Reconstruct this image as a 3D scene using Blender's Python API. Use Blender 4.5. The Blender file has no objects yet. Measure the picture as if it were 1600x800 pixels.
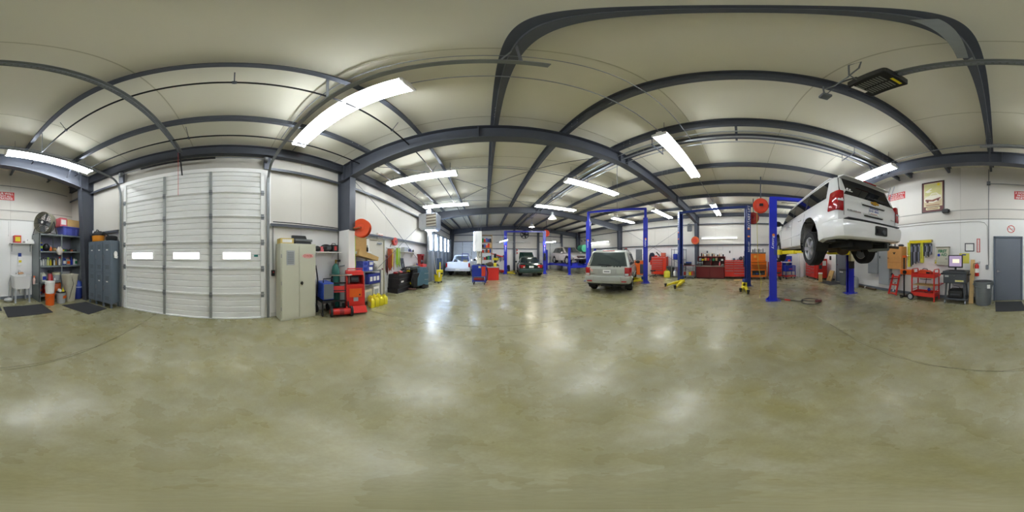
import bpy, bmesh, math, random
from mathutils import Vector, Matrix
random.seed(7)
R = math.radians
C = bpy.context.scene.collection
scene = bpy.context.scene

# ---------------------------------------------------------------- camera, world, exposure
cam_d = bpy.data.cameras.new('camera')
cam_d.type = 'PANO'
cam_d.panorama_type = 'EQUIRECTANGULAR'
cam_d.clip_start = 0.02
cam_o = bpy.data.objects.new('camera', cam_d)
cam_o.location = (0, 0, 1.5)
cam_o.rotation_euler = (R(90), 0, R(-(800 - 758) * 0.225))
C.objects.link(cam_o)
scene.camera = cam_o
w = bpy.data.worlds.new('world'); scene.world = w; w.use_nodes = True
w.node_tree.nodes['Background'].inputs[0].default_value = (0.75, 0.85, 1.0, 1)
w.node_tree.nodes['Background'].inputs[1].default_value = 1.0
scene.view_settings.view_transform = 'Standard'
scene.view_settings.look = 'None'
scene.view_settings.gamma = 1.0
scene.view_settings.use_curve_mapping = False
scene.view_settings.exposure = 1.80
TUBE = 17.0          # radiance of the fluorescent tubes

# ---------------------------------------------------------------- helpers
def lin(c):
    c = c / 255.0
    return c / 12.92 if c <= 0.04045 else ((c + 0.055) / 1.055) ** 2.4
def rgb(h):
    return tuple(lin(int(h[i:i + 2], 16)) for i in (0, 2, 4))
MATS = {}
def mat(name, h, rough=0.5, metal=0.0, var=0.10, scale=6.0, bump=0.0, coat=0.0, spec=0.5):
    if name in MATS: return MATS[name]
    m = bpy.data.materials.new(name); m.use_nodes = True
    nt = m.node_tree; b = nt.nodes['Principled BSDF']
    c = rgb(h)
    b.inputs['Roughness'].default_value = rough
    b.inputs['Metallic'].default_value = metal
    b.inputs['Specular IOR Level'].default_value = spec
    if coat:
        b.inputs['Coat Weight'].default_value = coat
        b.inputs['Coat Roughness'].default_value = 0.05
    tc = nt.nodes.new('ShaderNodeTexCoord')
    n = nt.nodes.new('ShaderNodeTexNoise'); n.inputs['Scale'].default_value = scale
    n.inputs['Detail'].default_value = 4
    nt.links.new(tc.outputs['Object'], n.inputs['Vector'])
    mx = nt.nodes.new('ShaderNodeMix'); mx.data_type = 'RGBA'
    mx.inputs[6].default_value = tuple(x * (1 - var) for x in c) + (1,)
    mx.inputs[7].default_value = tuple(min(1, x * (1 + var)) for x in c) + (1,)
    nt.links.new(n.outputs['Fac'], mx.inputs[0])
    nt.links.new(mx.outputs[2], b.inputs['Base Color'])
    if bump:
        bp = nt.nodes.new('ShaderNodeBump'); bp.inputs['Strength'].default_value = bump
        bp.inputs['Distance'].default_value = 0.01
        nt.links.new(n.outputs['Fac'], bp.inputs['Height']); nt.links.new(bp.outputs[0], b.inputs['Normal'])
    MATS[name] = m
    return m
def emit(name, h, s):
    if name in MATS: return MATS[name]
    m = bpy.data.materials.new(name); m.use_nodes = True
    nt = m.node_tree; nt.nodes.remove(nt.nodes['Principled BSDF'])
    e = nt.nodes.new('ShaderNodeEmission'); e.inputs[0].default_value = rgb(h) + (1,); e.inputs[1].default_value = s
    nt.links.new(e.outputs[0], nt.nodes['Material Output'].inputs[0])
    MATS[name] = m
    return m
def glass(name, h, alpha_mix=0.5, rough=0.03):
    """window glass: mix of clear transmission and a tinted glossy sheet"""
    if name in MATS: return MATS[name]
    m = bpy.data.materials.new(name); m.use_nodes = True
    nt = m.node_tree; b = nt.nodes['Principled BSDF']
    b.inputs['Base Color'].default_value = rgb(h) + (1,)
    b.inputs['Roughness'].default_value = rough
    b.inputs['Specular IOR Level'].default_value = 0.6
    t = nt.nodes.new('ShaderNodeBsdfTransparent'); t.inputs[0].default_value = (0.8, 0.85, 0.85, 1)
    ms = nt.nodes.new('ShaderNodeMixShader'); ms.inputs[0].default_value = 1 - alpha_mix
    nt.links.new(t.outputs[0], ms.inputs[1]); nt.links.new(b.outputs[0], ms.inputs[2])
    nt.links.new(ms.outputs[0], nt.nodes['Material Output'].inputs[0])
    MATS[name] = m
    return m

def frame_of(d):
    d = Vector(d).normalized()
    a = Vector((0, 0, 1)) if abs(d.z) < 0.9 else Vector((1, 0, 0))
    u = d.cross(a).normalized(); v = d.cross(u).normalized()
    return u, v
class M:
    def __init__(s): s.v = []; s.f = []
    def add(s, vs, fs, T=None):
        o = len(s.v)
        s.v += [tuple(T @ Vector(p)) if T else tuple(p) for p in vs]
        s.f += [tuple(i + o for i in f) for f in fs]
        return s
    def box(s, x0, x1, y0, y1, z0, z1, T=None):
        vs = [(x0, y0, z0), (x1, y0, z0), (x1, y1, z0), (x0, y1, z0), (x0, y0, z1), (x1, y0, z1), (x1, y1, z1), (x0, y1, z1)]
        return s.add(vs, [(0, 3, 2, 1), (4, 5, 6, 7), (0, 1, 5, 4), (1, 2, 6, 5), (2, 3, 7, 6), (3, 0, 4, 7)], T)
    def cb(s, c, d, T=None):
        return s.box(c[0] - d[0] / 2, c[0] + d[0] / 2, c[1] - d[1] / 2, c[1] + d[1] / 2, c[2] - d[2] / 2, c[2] + d[2] / 2, T)
    def bar(s, p0, p1, a, b, up=None):
        """rectangular bar between two points, a wide and b high"""
        p0 = Vector(p0); p1 = Vector(p1); d = (p1 - p0).normalized()
        if up is None: up = (0, 0, 1) if abs(d.z) < 0.95 else (1, 0, 0)
        u = d.cross(Vector(up)).normalized(); v = u.cross(d).normalized()
        vs = []
        for p in (p0, p1):
            for sx, sy in ((-1, -1), (1, -1), (1, 1), (-1, 1)):
                vs.append(p + u * (sx * a / 2) + v * (sy * b / 2))
        return s.add(vs, [(0, 3, 2, 1), (4, 5, 6, 7), (0, 1, 5, 4), (1, 2, 6, 5), (2, 3, 7, 6), (3, 0, 4, 7)])
    def cyl(s, p0, p1, r0, r1=None, n=12, caps=True):
        r1 = r0 if r1 is None else r1
        p0 = Vector(p0); p1 = Vector(p1); u, v = frame_of(p1 - p0)
        vs = []
        for p, r in ((p0, r0), (p1, r1)):
            for i in range(n):
                a = 2 * math.pi * i / n
                vs.append(p + u * (r * math.cos(a)) + v * (r * math.sin(a)))
        fs = [(i, (i + 1) % n, n + (i + 1) % n, n + i) for i in range(n)]
        if caps: fs += [tuple(range(n))[::-1], tuple(range(n, 2 * n))]
        return s.add(vs, fs)
    def tube(s, pts, r, n=6, closed=False):
        P = [Vector(p) for p in pts]; k = len(P); vs = []; prev = None
        for i in range(k):
            a = P[i - 1] if (i > 0 or closed) else P[i]
            b = P[(i + 1) % k] if (i < k - 1 or closed) else P[i]
            d = (b - a).normalized()
            if prev is None: u, v = frame_of(d)
            else:
                u = (prev - d * prev.dot(d)).normalized(); v = d.cross(u)
            prev = u
            for j in range(n):
                t = 2 * math.pi * j / n
                vs.append(P[i] + u * (r * math.cos(t)) + v * (r * math.sin(t)))
        fs = []
        for i in range(k if closed else k - 1):
            a = i * n; b = ((i + 1) % k) * n
            fs += [(a + j, a + (j + 1) % n, b + (j + 1) % n, b + j) for j in range(n)]
        if not closed: fs += [tuple(range(n))[::-1], tuple(range((k - 1) * n, k * n))]
        return s.add(vs, fs)
    def lathe(s, prof, n=16, T=None, caps=True):
        vs = []; k = len(prof)
        for r, z in prof:
            for j in range(n):
                a = 2 * math.pi * j / n
                vs.append((r * math.cos(a), r * math.sin(a), z))
        fs = []
        for i in range(k - 1):
            fs += [(i * n + j, i * n + (j + 1) % n, (i + 1) * n + (j + 1) % n, (i + 1) * n + j) for j in range(n)]
        if caps: fs += [tuple(range(n))[::-1], tuple(range((k - 1) * n, k * n))]
        return s.add(vs, fs, T)
    def ring(s, prof, n=24, T=None):
        """lathe of a closed profile (torus-like)"""
        k = len(prof); vs = []
        for r, z in prof:
            for j in range(n):
                a = 2 * math.pi * j / n
                vs.append((r * math.cos(a), r * math.sin(a), z))
        fs = []
        for i in range(k):
            i2 = (i + 1) % k
            fs += [(i * n + j, i * n + (j + 1) % n, i2 * n + (j + 1) % n, i2 * n + j) for j in range(n)]
        return s.add(vs, fs, T)
    def torus(s, c, axis, R0, r, n=24, m=8):
        u, v = frame_of(axis); w_ = Vector(axis).normalized(); T = Matrix.Translation(c) @ Matrix((u, v, w_)).transposed().to_4x4()
        return s.ring([(R0 + r * math.cos(2 * math.pi * i / m), r * math.sin(2 * math.pi * i / m)) for i in range(m)], n, T)
    def prism(s, poly, a0, a1, axis='y', T=None):
        """poly in the two other axes in order (x,z) for y, (y,z) for x, (x,y) for z"""
        k = len(poly); vs = []
        for a in (a0, a1):
            for p, q in poly:
                vs.append((p, a, q) if axis == 'y' else (a, p, q) if axis == 'x' else (p, q, a))
        fs = [(i, (i + 1) % k, k + (i + 1) % k, k + i) for i in range(k)] + [tuple(range(k))[::-1], tuple(range(k, 2 * k))]
        return s.add(vs, fs, T)
    def sph(s, c, r, n=12, m=8):
        r = (r, r, r) if not isinstance(r, (tuple, list)) else r
        vs = [(c[0], c[1], c[2] - r[2])]
        for i in range(1, m):
            t = math.pi * i / m
            for j in range(n):
                a = 2 * math.pi * j / n
                vs.append((c[0] + r[0] * math.sin(t) * math.cos(a), c[1] + r[1] * math.sin(t) * math.sin(a), c[2] - r[2] * math.cos(t)))
        vs.append((c[0], c[1], c[2] + r[2])); e = len(vs) - 1
        fs = [(0, 1 + (j + 1) % n, 1 + j) for j in range(n)]
        for i in range(m - 2):
            a = 1 + i * n; b = a + n
            fs += [(a + j, a + (j + 1) % n, b + (j + 1) % n, b + j) for j in range(n)]
        a = 1 + (m - 2) * n
        fs += [(a + j, a + (j + 1) % n, e) for j in range(n)]
        return s.add(vs, fs)
    def loft(s, rings, T=None, closed=True, caps=True):
        k = len(rings[0]); vs = [p for r in rings for p in r]; fs = []
        for i in range(len(rings) - 1):
            for j in range(k if closed else k - 1):
                j2 = (j + 1) % k
                fs.append((i * k + j, i * k + j2, (i + 1) * k + j2, (i + 1) * k + j))
        if caps and closed: fs += [tuple(range(k))[::-1], tuple(range((len(rings) - 1) * k, len(rings) * k))]
        return s.add(vs, fs, T)
    def mesh(s, name, m, smooth=None):
        me = bpy.data.meshes.new(name); me.from_pydata(s.v, [], s.f)
        bm = bmesh.new(); bm.from_mesh(me); bmesh.ops.recalc_face_normals(bm, faces=bm.faces); bm.to_mesh(me); bm.free()
        if m: me.materials.append(m)
        if smooth:
            me.polygons.foreach_set('use_smooth', [True] * len(me.polygons))
            me.set_sharp_from_angle(angle=R(smooth))
        return me
def obj(name, m, mt, parent=None, smooth=None, bevel=0, seg=2, loc=None, rot=None):
    me = m.mesh(name, mt, smooth) if isinstance(m, M) else m
    o = bpy.data.objects.new(name, me); C.objects.link(o)
    if parent: o.parent = parent
    if loc: o.location = loc
    if rot: o.rotation_euler = rot
    if bevel:
        b = o.modifiers.new('bevel', 'BEVEL'); b.width = bevel; b.segments = seg; b.limit_method = 'ANGLE'; b.angle_limit = R(40)
        if not smooth:
            me.polygons.foreach_set('use_smooth', [True] * len(me.polygons)); me.set_sharp_from_angle(angle=R(50))
    return o
def tag(o, label, cat, group=None):
    o['label'] = label; o['category'] = cat
    if group: o['group'] = group
    return o
def thing(name, label, cat, loc=(0, 0, 0), rz=0, group=None):
    o = bpy.data.objects.new(name, None); C.objects.link(o); o.empty_display_size = 0.1
    o.location = loc; o.rotation_euler = (0, 0, R(rz))
    return tag(o, label, cat, group)
def top(name, m, mt, label, cat, group=None, loc=None, rz=0, smooth=None, bevel=0):
    o = obj(name, m, mt, None, smooth, bevel, loc=loc, rot=(0, 0, R(rz)) if rz else None)
    return tag(o, label, cat, group)
def struct(name, m, mt, smooth=None, bevel=0):
    o = obj(name, m, mt, None, smooth, bevel); o['kind'] = 'structure'
    return o
def txt(name, body, size, mt, loc, rot=(90, 0, 0), parent=None, xs=1.0, th=0.001, bold=0.0):
    cu = bpy.data.curves.new(name, 'FONT'); cu.body = body; cu.size = size; cu.align_x = 'CENTER'; cu.align_y = 'CENTER'
    cu.extrude = th; cu.resolution_u = 2; cu.offset = bold; cu.space_line = 0.9
    t = bpy.data.objects.new('tmp', cu); C.objects.link(t)
    bpy.context.view_layer.update()
    me = bpy.data.meshes.new_from_object(t.evaluated_get(bpy.context.evaluated_depsgraph_get()))
    bpy.data.objects.remove(t); bpy.data.curves.remove(cu)
    me.name = name; me.materials.clear(); me.materials.append(mt)
    o = bpy.data.objects.new(name, me); C.objects.link(o)
    o.location = loc; o.rotation_euler = tuple(R(a) for a in rot); o.scale = (xs, 1, 1)
    if parent: o.parent = parent
    return o
def copy_tree(o, parent=None):
    c = o.copy(); C.objects.link(c)
    if parent: c.parent = parent
    for ch in list(o.children): copy_tree(ch, c)
    return c
def retag(o, label, loc=None, rz=None):
    o['label'] = label
    if loc: o.location = loc
    if rz is not None: o.rotation_euler = (0, 0, R(rz))
    return o
def arc(c, r, a0, a1, n, plane='xz', k=0):
    out = []
    for i in range(n + 1):
        a = R(a0 + (a1 - a0) * i / n); p, q = r * math.cos(a), r * math.sin(a)
        out.append({'xz': (c[0] + p, c[1], c[2] + q), 'yz': (c[0], c[1] + p, c[2] + q), 'xy': (c[0] + p, c[1] + q, c[2])}[plane])
    return out
def rrect(x0, x1, y0, y1, r, n=4):
    pts = []
    for cx, cy, a in ((x1 - r, y1 - r, 0), (x0 + r, y1 - r, 90), (x0 + r, y0 + r, 180), (x1 - r, y0 + r, 270)):
        for i in range(n + 1):
            t = R(a + 90 * i / n); pts.append((cx + r * math.cos(t), cy + r * math.sin(t)))
    return pts

# ---------------------------------------------------------------- materials
steel = mat('grey_steel_paint', '565a63', 0.45, 0.2, 0.12, 3)
steel_lt = mat('light_steel', '8c9096', 0.4, 0.5, 0.1)
galv = mat('galvanised', 'b4b8bc', 0.38, 0.7, 0.12, 9)
galv_d = mat('galvanised_dull', '84888a', 0.5, 0.5, 0.15, 9)
vinyl = mat('white_vinyl_ceiling', 'e6e2d0', 0.65, 0, 0.05, 0.8, 0.05)
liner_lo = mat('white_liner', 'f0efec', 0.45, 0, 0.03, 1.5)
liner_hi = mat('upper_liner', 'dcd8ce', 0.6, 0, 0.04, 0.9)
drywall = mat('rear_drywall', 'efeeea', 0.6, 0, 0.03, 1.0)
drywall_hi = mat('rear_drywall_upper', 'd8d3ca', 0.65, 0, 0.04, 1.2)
white = mat('white_paint', 'f1f0ec', 0.4, 0, 0.03)
doorwhite = mat('door_white', 'e8e9e5', 0.38, 0, 0.05, 2)
black = mat('black_plastic', '17181a', 0.45, 0, 0.2)
blackm = mat('black_metal', '1c1c1e', 0.4, 0.3, 0.2)
rubber = mat('rubber', '1b1b1c', 0.75, 0, 0.2, 20, 0.1)
matrub = mat('mat_rubber', '37383a', 0.9, 0, 0.2, 60, 0.4)
chrome = mat('chrome', 'd6d8da', 0.15, 1.0, 0.04)
red = mat('red_paint', 'd3281d', 0.35, 0, 0.1, coat=0.3)
dred = mat('dark_red_paint', '8e1a1c', 0.4, 0, 0.12)
orange = mat('orange_paint', 'e8661a', 0.4, 0, 0.08)
reelred = mat('reel_red', 'd8401f', 0.4, 0, 0.08)
blue = mat('lift_blue', '1c2cb8', 0.35, 0, 0.1, coat=0.2)
blue_d = mat('lift_dark_blue', '223a86', 0.4, 0, 0.12)
cartblue = mat('cart_blue', '1d36a4', 0.4, 0, 0.1)
yellow = mat('yellow_paint', 'e6d21e', 0.4, 0, 0.12)
yellowp = mat('yellow_plastic', 'eee02a', 0.4, 0, 0.06)
grey = mat('grey_plastic', '6f7476', 0.5, 0, 0.08)
grey_l = mat('light_grey', 'a9adae', 0.45, 0, 0.06)
dgrey = mat('dark_grey', '44484c', 0.45, 0, 0.1)
lockgrey = mat('locker_grey', '6b7782', 0.4, 0.1, 0.08)
beige = mat('beige_cabinet', 'c9c9b4', 0.42, 0, 0.05, 2)
card = mat('cardboard', 'c8a468', 0.8, 0, 0.1, 12)
wood = mat('plywood', 'd2b074', 0.65, 0, 0.14, 14)
woodo = mat('orange_wood', 'dba05c', 0.5, 0, 0.1, 10)
purple = mat('purple_tote', '5a63b8', 0.4, 0, 0.06)
teal = mat('teal_plastic', '4c6f80', 0.35, 0, 0.08)
green = mat('green_plastic', '2f9a5c', 0.4, 0, 0.08)
dgreen = mat('dark_green_tank', '2d6e62', 0.4, 0.1, 0.1)
lime = mat('lime_hose', 'b6dc3c', 0.5, 0, 0.08)
brown = mat('orange_brown_cord', 'a85026', 0.6, 0, 0.15, 30)
paper = mat('paper_white', 'f2f1ec', 0.6, 0, 0.02)
signred = mat('sign_red', 'c5332e', 0.45, 0, 0.04)
bag = mat('bag_grey', 'c2bda8', 0.6, 0, 0.12, 10, 0.3)
navy = mat('navy_plastic', '24418e', 0.4, 0, 0.08)
pink = mat('pink_card', 'd86a70', 0.7, 0, 0.1)
tubem = emit('fluorescent_tube', 'f3f9ff', TUBE)
tubeb = emit('daylight_tube', 'bcd6ff', TUBE * 0.8)
pane_lit = emit('daylit_pane', 'f6faff', 2.2)
wall_tube = emit('wall_strip_tube', 'fffefa', 3.0)
# ================================================================= STRUCTURE
XL, XR, YF, YR = -3.75, 11.2, 17.3, -5.4
XRIDGE = 3.4
def zpur(x): return 4.65 + 0.056 * x if x <= XRIDGE else 4.65 + 0.056 * XRIDGE - 0.056 * (x - XRIDGE)
def zroof(x): return zpur(x) + 0.10

# ---- floor: a base with concrete slabs, joints recessed between them
def concrete():
    m = bpy.data.materials.new('polished_concrete'); m.use_nodes = True
    nt = m.node_tree; b = nt.nodes['Principled BSDF']; L = nt.links
    tc = nt.nodes.new('ShaderNodeTexCoord')
    def noise(sc, det=6, dist=0.0, rough=0.6):
        n = nt.nodes.new('ShaderNodeTexNoise'); n.inputs['Scale'].default_value = sc; n.inputs['Detail'].default_value = det
        n.inputs['Distortion'].default_value = dist; n.inputs['Roughness'].default_value = rough
        L.new(tc.outputs['Object'], n.inputs['Vector']); return n
    def ramp(src, p0, c0, p1, c1):
        r = nt.nodes.new('ShaderNodeValToRGB'); e = r.color_ramp.elements
        e[0].position = p0; e[0].color = c0; e[1].position = p1; e[1].color = c1
        L.new(src, r.inputs[0]); return r
    def mix(f, a, bb, mode='MIX'):
        x = nt.nodes.new('ShaderNodeMix'); x.data_type = 'RGBA'; x.blend_type = mode
        for v, i in ((f, 0), (a, 6), (bb, 7)):
            if isinstance(v, (int, float)): x.inputs[i].default_value = v
            elif isinstance(v, tuple): x.inputs[i].default_value = v
            else: L.new(v, x.inputs[i])
        return x.outputs[2]
    def ease(src, p0, c0, p1, c1):
        r = ramp(src, p0, c0, p1, c1); r.color_ramp.interpolation = 'EASE'; return r.outputs[0]
    g1 = (1, 1, 1, 1); k0 = (0, 0, 0, 1)
    base = ease(noise(0.45, 3, 0.0, 0.5).outputs['Fac'], 0.25, rgb('949170') + (1,), 0.75, rgb('a9a587') + (1,))
    smear = ease(noise(1.3, 5, 0.0, 0.55).outputs['Fac'], 0.30, k0, 0.85, g1)
    c = mix(smear, base, rgb('99915a') + (1,))
    pale = ease(noise(3.4, 6, 0.0, 0.6).outputs['Fac'], 0.35, k0, 0.95, g1)
    c = mix(pale, c, rgb('bcb89e') + (1,))
    dark = ease(noise(0.8, 5, 0.0, 0.55).outputs['Fac'], 0.35, g1, 0.9, (0.70, 0.70, 0.66, 1))
    c = mix(1.0, c, dark, 'MULTIPLY')
    mott = ease(noise(9, 5, 0.0, 0.6).outputs['Fac'], 0.25, (0.93, 0.93, 0.91, 1), 0.75, (1.05, 1.05, 1.04, 1))
    c = mix(1.0, c, mott, 'MULTIPLY')
    fine = ease(noise(55, 3).outputs['Fac'], 0.25, (0.92, 0.92, 0.90, 1), 0.75, g1)
    c = mix(1.0, c, fine, 'MULTIPLY')
    L.new(c, b.inputs['Base Color'])
    L.new(ease(noise(1.6, 5).outputs['Fac'], 0.25, (0.20, 0.20, 0.20, 1), 0.8, (0.42, 0.42, 0.42, 1)), b.inputs['Roughness'])
    bp = nt.nodes.new('ShaderNodeBump'); bp.inputs['Strength'].default_value = 0.04; bp.inputs['Distance'].default_value = 0.02
    L.new(noise(9, 6).outputs['Fac'], bp.inputs['Height']); L.new(bp.outputs[0], b.inputs['Normal'])
    b.inputs['Specular IOR Level'].default_value = 0.55
    return m
conc = concrete()
joint = mat('floor_joint', '4a4636', 0.9, 0, 0.2)
floor = struct('floor', M().box(XL - 0.1, XR + 0.1, YR - 0.1, YF + 0.1, -0.2, -0.012), joint)
gx = [XL - 0.1, 3.5, XR + 0.1]; gy = [YR - 0.1, -1.75, 3.25, 10.2, YF + 0.1]
for i in range(2):
    for j in range(4):
        g = 0.004
        obj('slab', M().box(gx[i] + g, gx[i + 1] - g, gy[j] + g, gy[j + 1] - g, -0.0121, 0), conc, floor)
cr = M(); pts = []
for i in range(26):
    t = i / 25; pts.append((2.9 - 5.7 * t, -1.75 + 0.05 * math.sin(7 * t) + random.uniform(-0.025, 0.025), -0.004))
cr.tube(pts, 0.006, 5)
obj('crack', cr, joint, floor)

# ---- ceiling: two slopes of insulation facing, seams, purlins, rafters
ce = M()
prof = [(XL - 0.1, zroof(XL - 0.1)), (XRIDGE, zroof(XRIDGE)), (XR + 0.1, zroof(XR + 0.1)), (XR + 0.1, zroof(XR) + 0.15), (XRIDGE, zroof(XRIDGE) + 0.15), (XL - 0.1, zroof(XL) + 0.15)]
ce.prism(prof, YR - 0.1, YF + 0.1, 'y')
ceiling = struct('ceiling', ce, vinyl)
seamm = mat('seam_tape', 'c4bfa8', 0.7, 0, 0.05)
y = YR + 0.9
while y < YF:
    s = M()
    for a, b in ((XL, XRIDGE), (XRIDGE, XR)):
        s.bar((a, y, zroof(a) - 0.001), (b, y, zroof(b) - 0.001), 0.018, 0.004)
    obj('seam', s, seamm, ceiling); y += 1.83
PX = [-2.66, -1.29, 0.17, 1.6, 3.09, 3.68, 5.15, 6.46, 7.81, 9.37]
for x in PX:
    z = zpur(x); d = 0.1; t = 0.008; sx = 1 if x < 3.4 else -1
    p = [(x - t, z - d), (x + sx * 0.07, z - d), (x + sx * 0.07, z - d + t * 1.5), (x + t, z - d + t * 1.5), (x + t, z + d), (x - sx * 0.07, z + d), (x - sx * 0.07, z + d - t), (x - t, z + d - t)]
    if sx < 0: p = [(2 * x - a, b) for a, b in [(x - t, z - d), (x + 0.07, z - d), (x + 0.07, z - d + t * 1.5), (x + t, z - d + t * 1.5), (x + t, z + d), (x - 0.07, z + d), (x - 0.07, z + d - t), (x - t, z + d - t)]]
    pu = obj('purlin', M().prism(p, YR, YF, 'y'), steel, ceiling)
    bolts = M()
    for fy in (-4.2, 3.05, 10.1):
        for dy in (-0.55, -0.35, 0.35, 0.55):
            for dz in (-0.05, 0.05):
                bolts.cyl((x - 0.02, fy + dy, z + dz), (x + 0.02, fy + dy, z + dz), 0.011, n=6)
    obj('bolt_set', bolts, galv, pu)
for x, s in ((XL + 0.12, 1), (XR - 0.12, -1)):
    z = 4.26 if s > 0 else 4.40
    e = M().box(x - 0.10, x + 0.04 if s > 0 else x + 0.1, YR, YF, z - 0.13, z - 0.115).box(x - 0.012, x + 0.012, YR, YF, z - 0.13, z + 0.13).box(x - 0.1, x + 0.08, YR, YF, z + 0.115, z + 0.13)
    obj('eave_strut', e, steel, ceiling)
FY = [-4.2, 3.05, 10.1, 17.05]
def rafter(fy):
    m = M()
    for a, b in ((XL + 0.1, XRIDGE), (XR - 0.1, XRIDGE)):
        ta, tb = zpur(a) - 0.10, zpur(b) - 0.10
        da, db = 0.58, 0.38
        sgn = 1 if b > a else -1
        def sec(x, tz, dep):
            tw, fw, ft = 0.006, 0.105, 0.012
            return [(x, fy - fw, tz), (x, fy + fw, tz), (x, fy + fw, tz - ft), (x, fy + tw, tz - ft), (x, fy + tw, tz - dep + ft), (x, fy + fw, tz - dep + ft),
                    (x, fy + fw, tz - dep), (x, fy - fw, tz - dep), (x, fy - fw, tz - dep + ft), (x, fy - tw, tz - dep + ft), (x, fy - tw, tz - ft), (x, fy - fw, tz - ft)]
        mid = a + (b - a) * 0.35
        m.loft([sec(a, ta, da), sec(mid, zpur(mid) - 0.1, db + 0.02), sec(b, tb, db)])
        for q in (0.02, 0.5, 0.98):
            x = a + (b - a) * q
            m.box(x - 0.006, x + 0.006, fy - 0.1, fy + 0.1, zpur(x) - 0.1 - db - (0.19 if q < .1 else 0), zpur(x) - 0.1)
    return obj('rafter', m, steel, ceiling)
for fy in FY: rafter(fy)
# diagonal flange braces from purlin to rafter
for fy in FY[:3]:
    for x in (-2.66, 0.17, 3.68, 6.46):
        b = M().bar((x, fy + 0.10, zpur(x) - 0.46), (x + 0.02, fy + 0.52, zpur(x) - 0.06), 0.05, 0.008)
        obj('flange_brace', b, steel, ceiling)
# roof rod bracing between the frames
for fy0, fy1 in ((3.05, 10.1),):
    for xa, xb in ((-3.3, 3.2), (3.2, 10.6)):
        r_ = M().tube([(xa, fy0, zpur(xa) - 0.22), (xb, fy1, zpur(xb) - 0.22)], 0.010, 5)
        obj('brace_rod', r_, steel, ceiling)
        r_ = M().tube([(xb, fy0, zpur(xb) - 0.25), (xa, fy1, zpur(xa) - 0.25)], 0.010, 5)
        obj('brace_rod', r_, steel, ceiling)

# ---- walls with liner panels proud of a backing sheet
back = mat('wall_backing', 'b9b6ac', 0.7, 0, 0.05)
def wall(name, a0, a1, axis, at, sgn, bands, width, skip=()):
    """axis 'y': wall runs along y at x=at; sgn = direction into the room"""
    m = M()
    lo, hi = sorted((at, at - sgn * 0.12))
    if axis == 'y': m.box(lo, hi, a0, a1, 0, 4.62)
    else: m.prism([(a0, 0), (a1, 0), (a1, zroof(a1)), (min(a1, max(a0, XRIDGE)), zroof(XRIDGE)), (a0, zroof(a0))], lo, hi, 'y')
    w_ = struct(name, m, back)
    n = max(1, round((a1 - a0) / width)); st = (a1 - a0) / n; cache = {}
    for z0, z1, mt in bands:
        for i in range(n):
            s0, s1 = a0 + i * st + 0.003, a0 + (i + 1) * st - 0.003
            segs = [(s0, s1)]
            for k0, k1, kz in skip:
                if z0 < kz - 0.1:
                    ns = []
                    for p, q in segs:
                        if q <= k0 or p >= k1: ns.append((p, q))
                        else:
                            if p < k0: ns.append((p, k0))
                            if q > k1: ns.append((k1, q))
                    segs = ns
            for p, q in segs:
                if q - p < 0.05: continue
                lo2, hi2 = sorted((at, at + sgn * 0.012))
                zt = z1
                if axis == 'y': pm = M().box(lo2, hi2, p, q, z0, zt)
                else:
                    if z1 > 4.4:
                        pm = M().prism([(p, z0), (q, z0), (q, zroof(q)), (p, zroof(p))], lo2, hi2, 'y')
                    else: pm = M().box(p, q, lo2, hi2, z0, zt)
                obj('liner_panel', pm, mt, w_)
    return w_
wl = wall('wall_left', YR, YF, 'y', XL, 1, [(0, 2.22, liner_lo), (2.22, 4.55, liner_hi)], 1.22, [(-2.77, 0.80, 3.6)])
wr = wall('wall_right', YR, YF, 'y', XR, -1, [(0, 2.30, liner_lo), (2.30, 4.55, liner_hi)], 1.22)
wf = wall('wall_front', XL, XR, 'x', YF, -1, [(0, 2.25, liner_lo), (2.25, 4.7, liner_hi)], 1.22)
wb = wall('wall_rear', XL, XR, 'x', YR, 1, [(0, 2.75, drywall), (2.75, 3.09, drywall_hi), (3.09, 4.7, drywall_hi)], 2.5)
# girts
def girt(p0, p1, inw, parent):
    m = M(); p0 = Vector(p0); p1 = Vector(p1); n = Vector(inw)
    m.bar(p0 + n * 0.055, p1 + n * 0.055, 0.10, 0.010); 
    m.bar(p0 + n * 0.105 + Vector((0, 0, -0.03)), p1 + n * 0.105 + Vector((0, 0, -0.03)), 0.010, 0.07)
    obj('girt', m, steel, parent)
for z in (3.75, 2.26):
    for a, b in ([(YR, -2.95), (0.95, 2.9), (3.2, 9.95), (10.25, YF)] if z < 3.6 or True else []):
        girt((XL + 0.012, a, z), (XL + 0.012, b, z), (1, 0, 0), wl)
for z in (3.78, 2.32):
    girt((XR - 0.012, YR, z), (XR - 0.012, YF, z), (-1, 0, 0), wr)
for z in (3.75, 2.3):
    for a, b in ([(-3.6, -3.52), (-0.35, 3.0), (3.2, 5.7)] if z < 3 else [(-3.6, 3.0), (3.2, 5.7), (5.9, 8.6), (8.8, XR)]):
        girt((a, YF - 0.012, z), (b, YF - 0.012, z), (0, -1, 0), wf)
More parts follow.
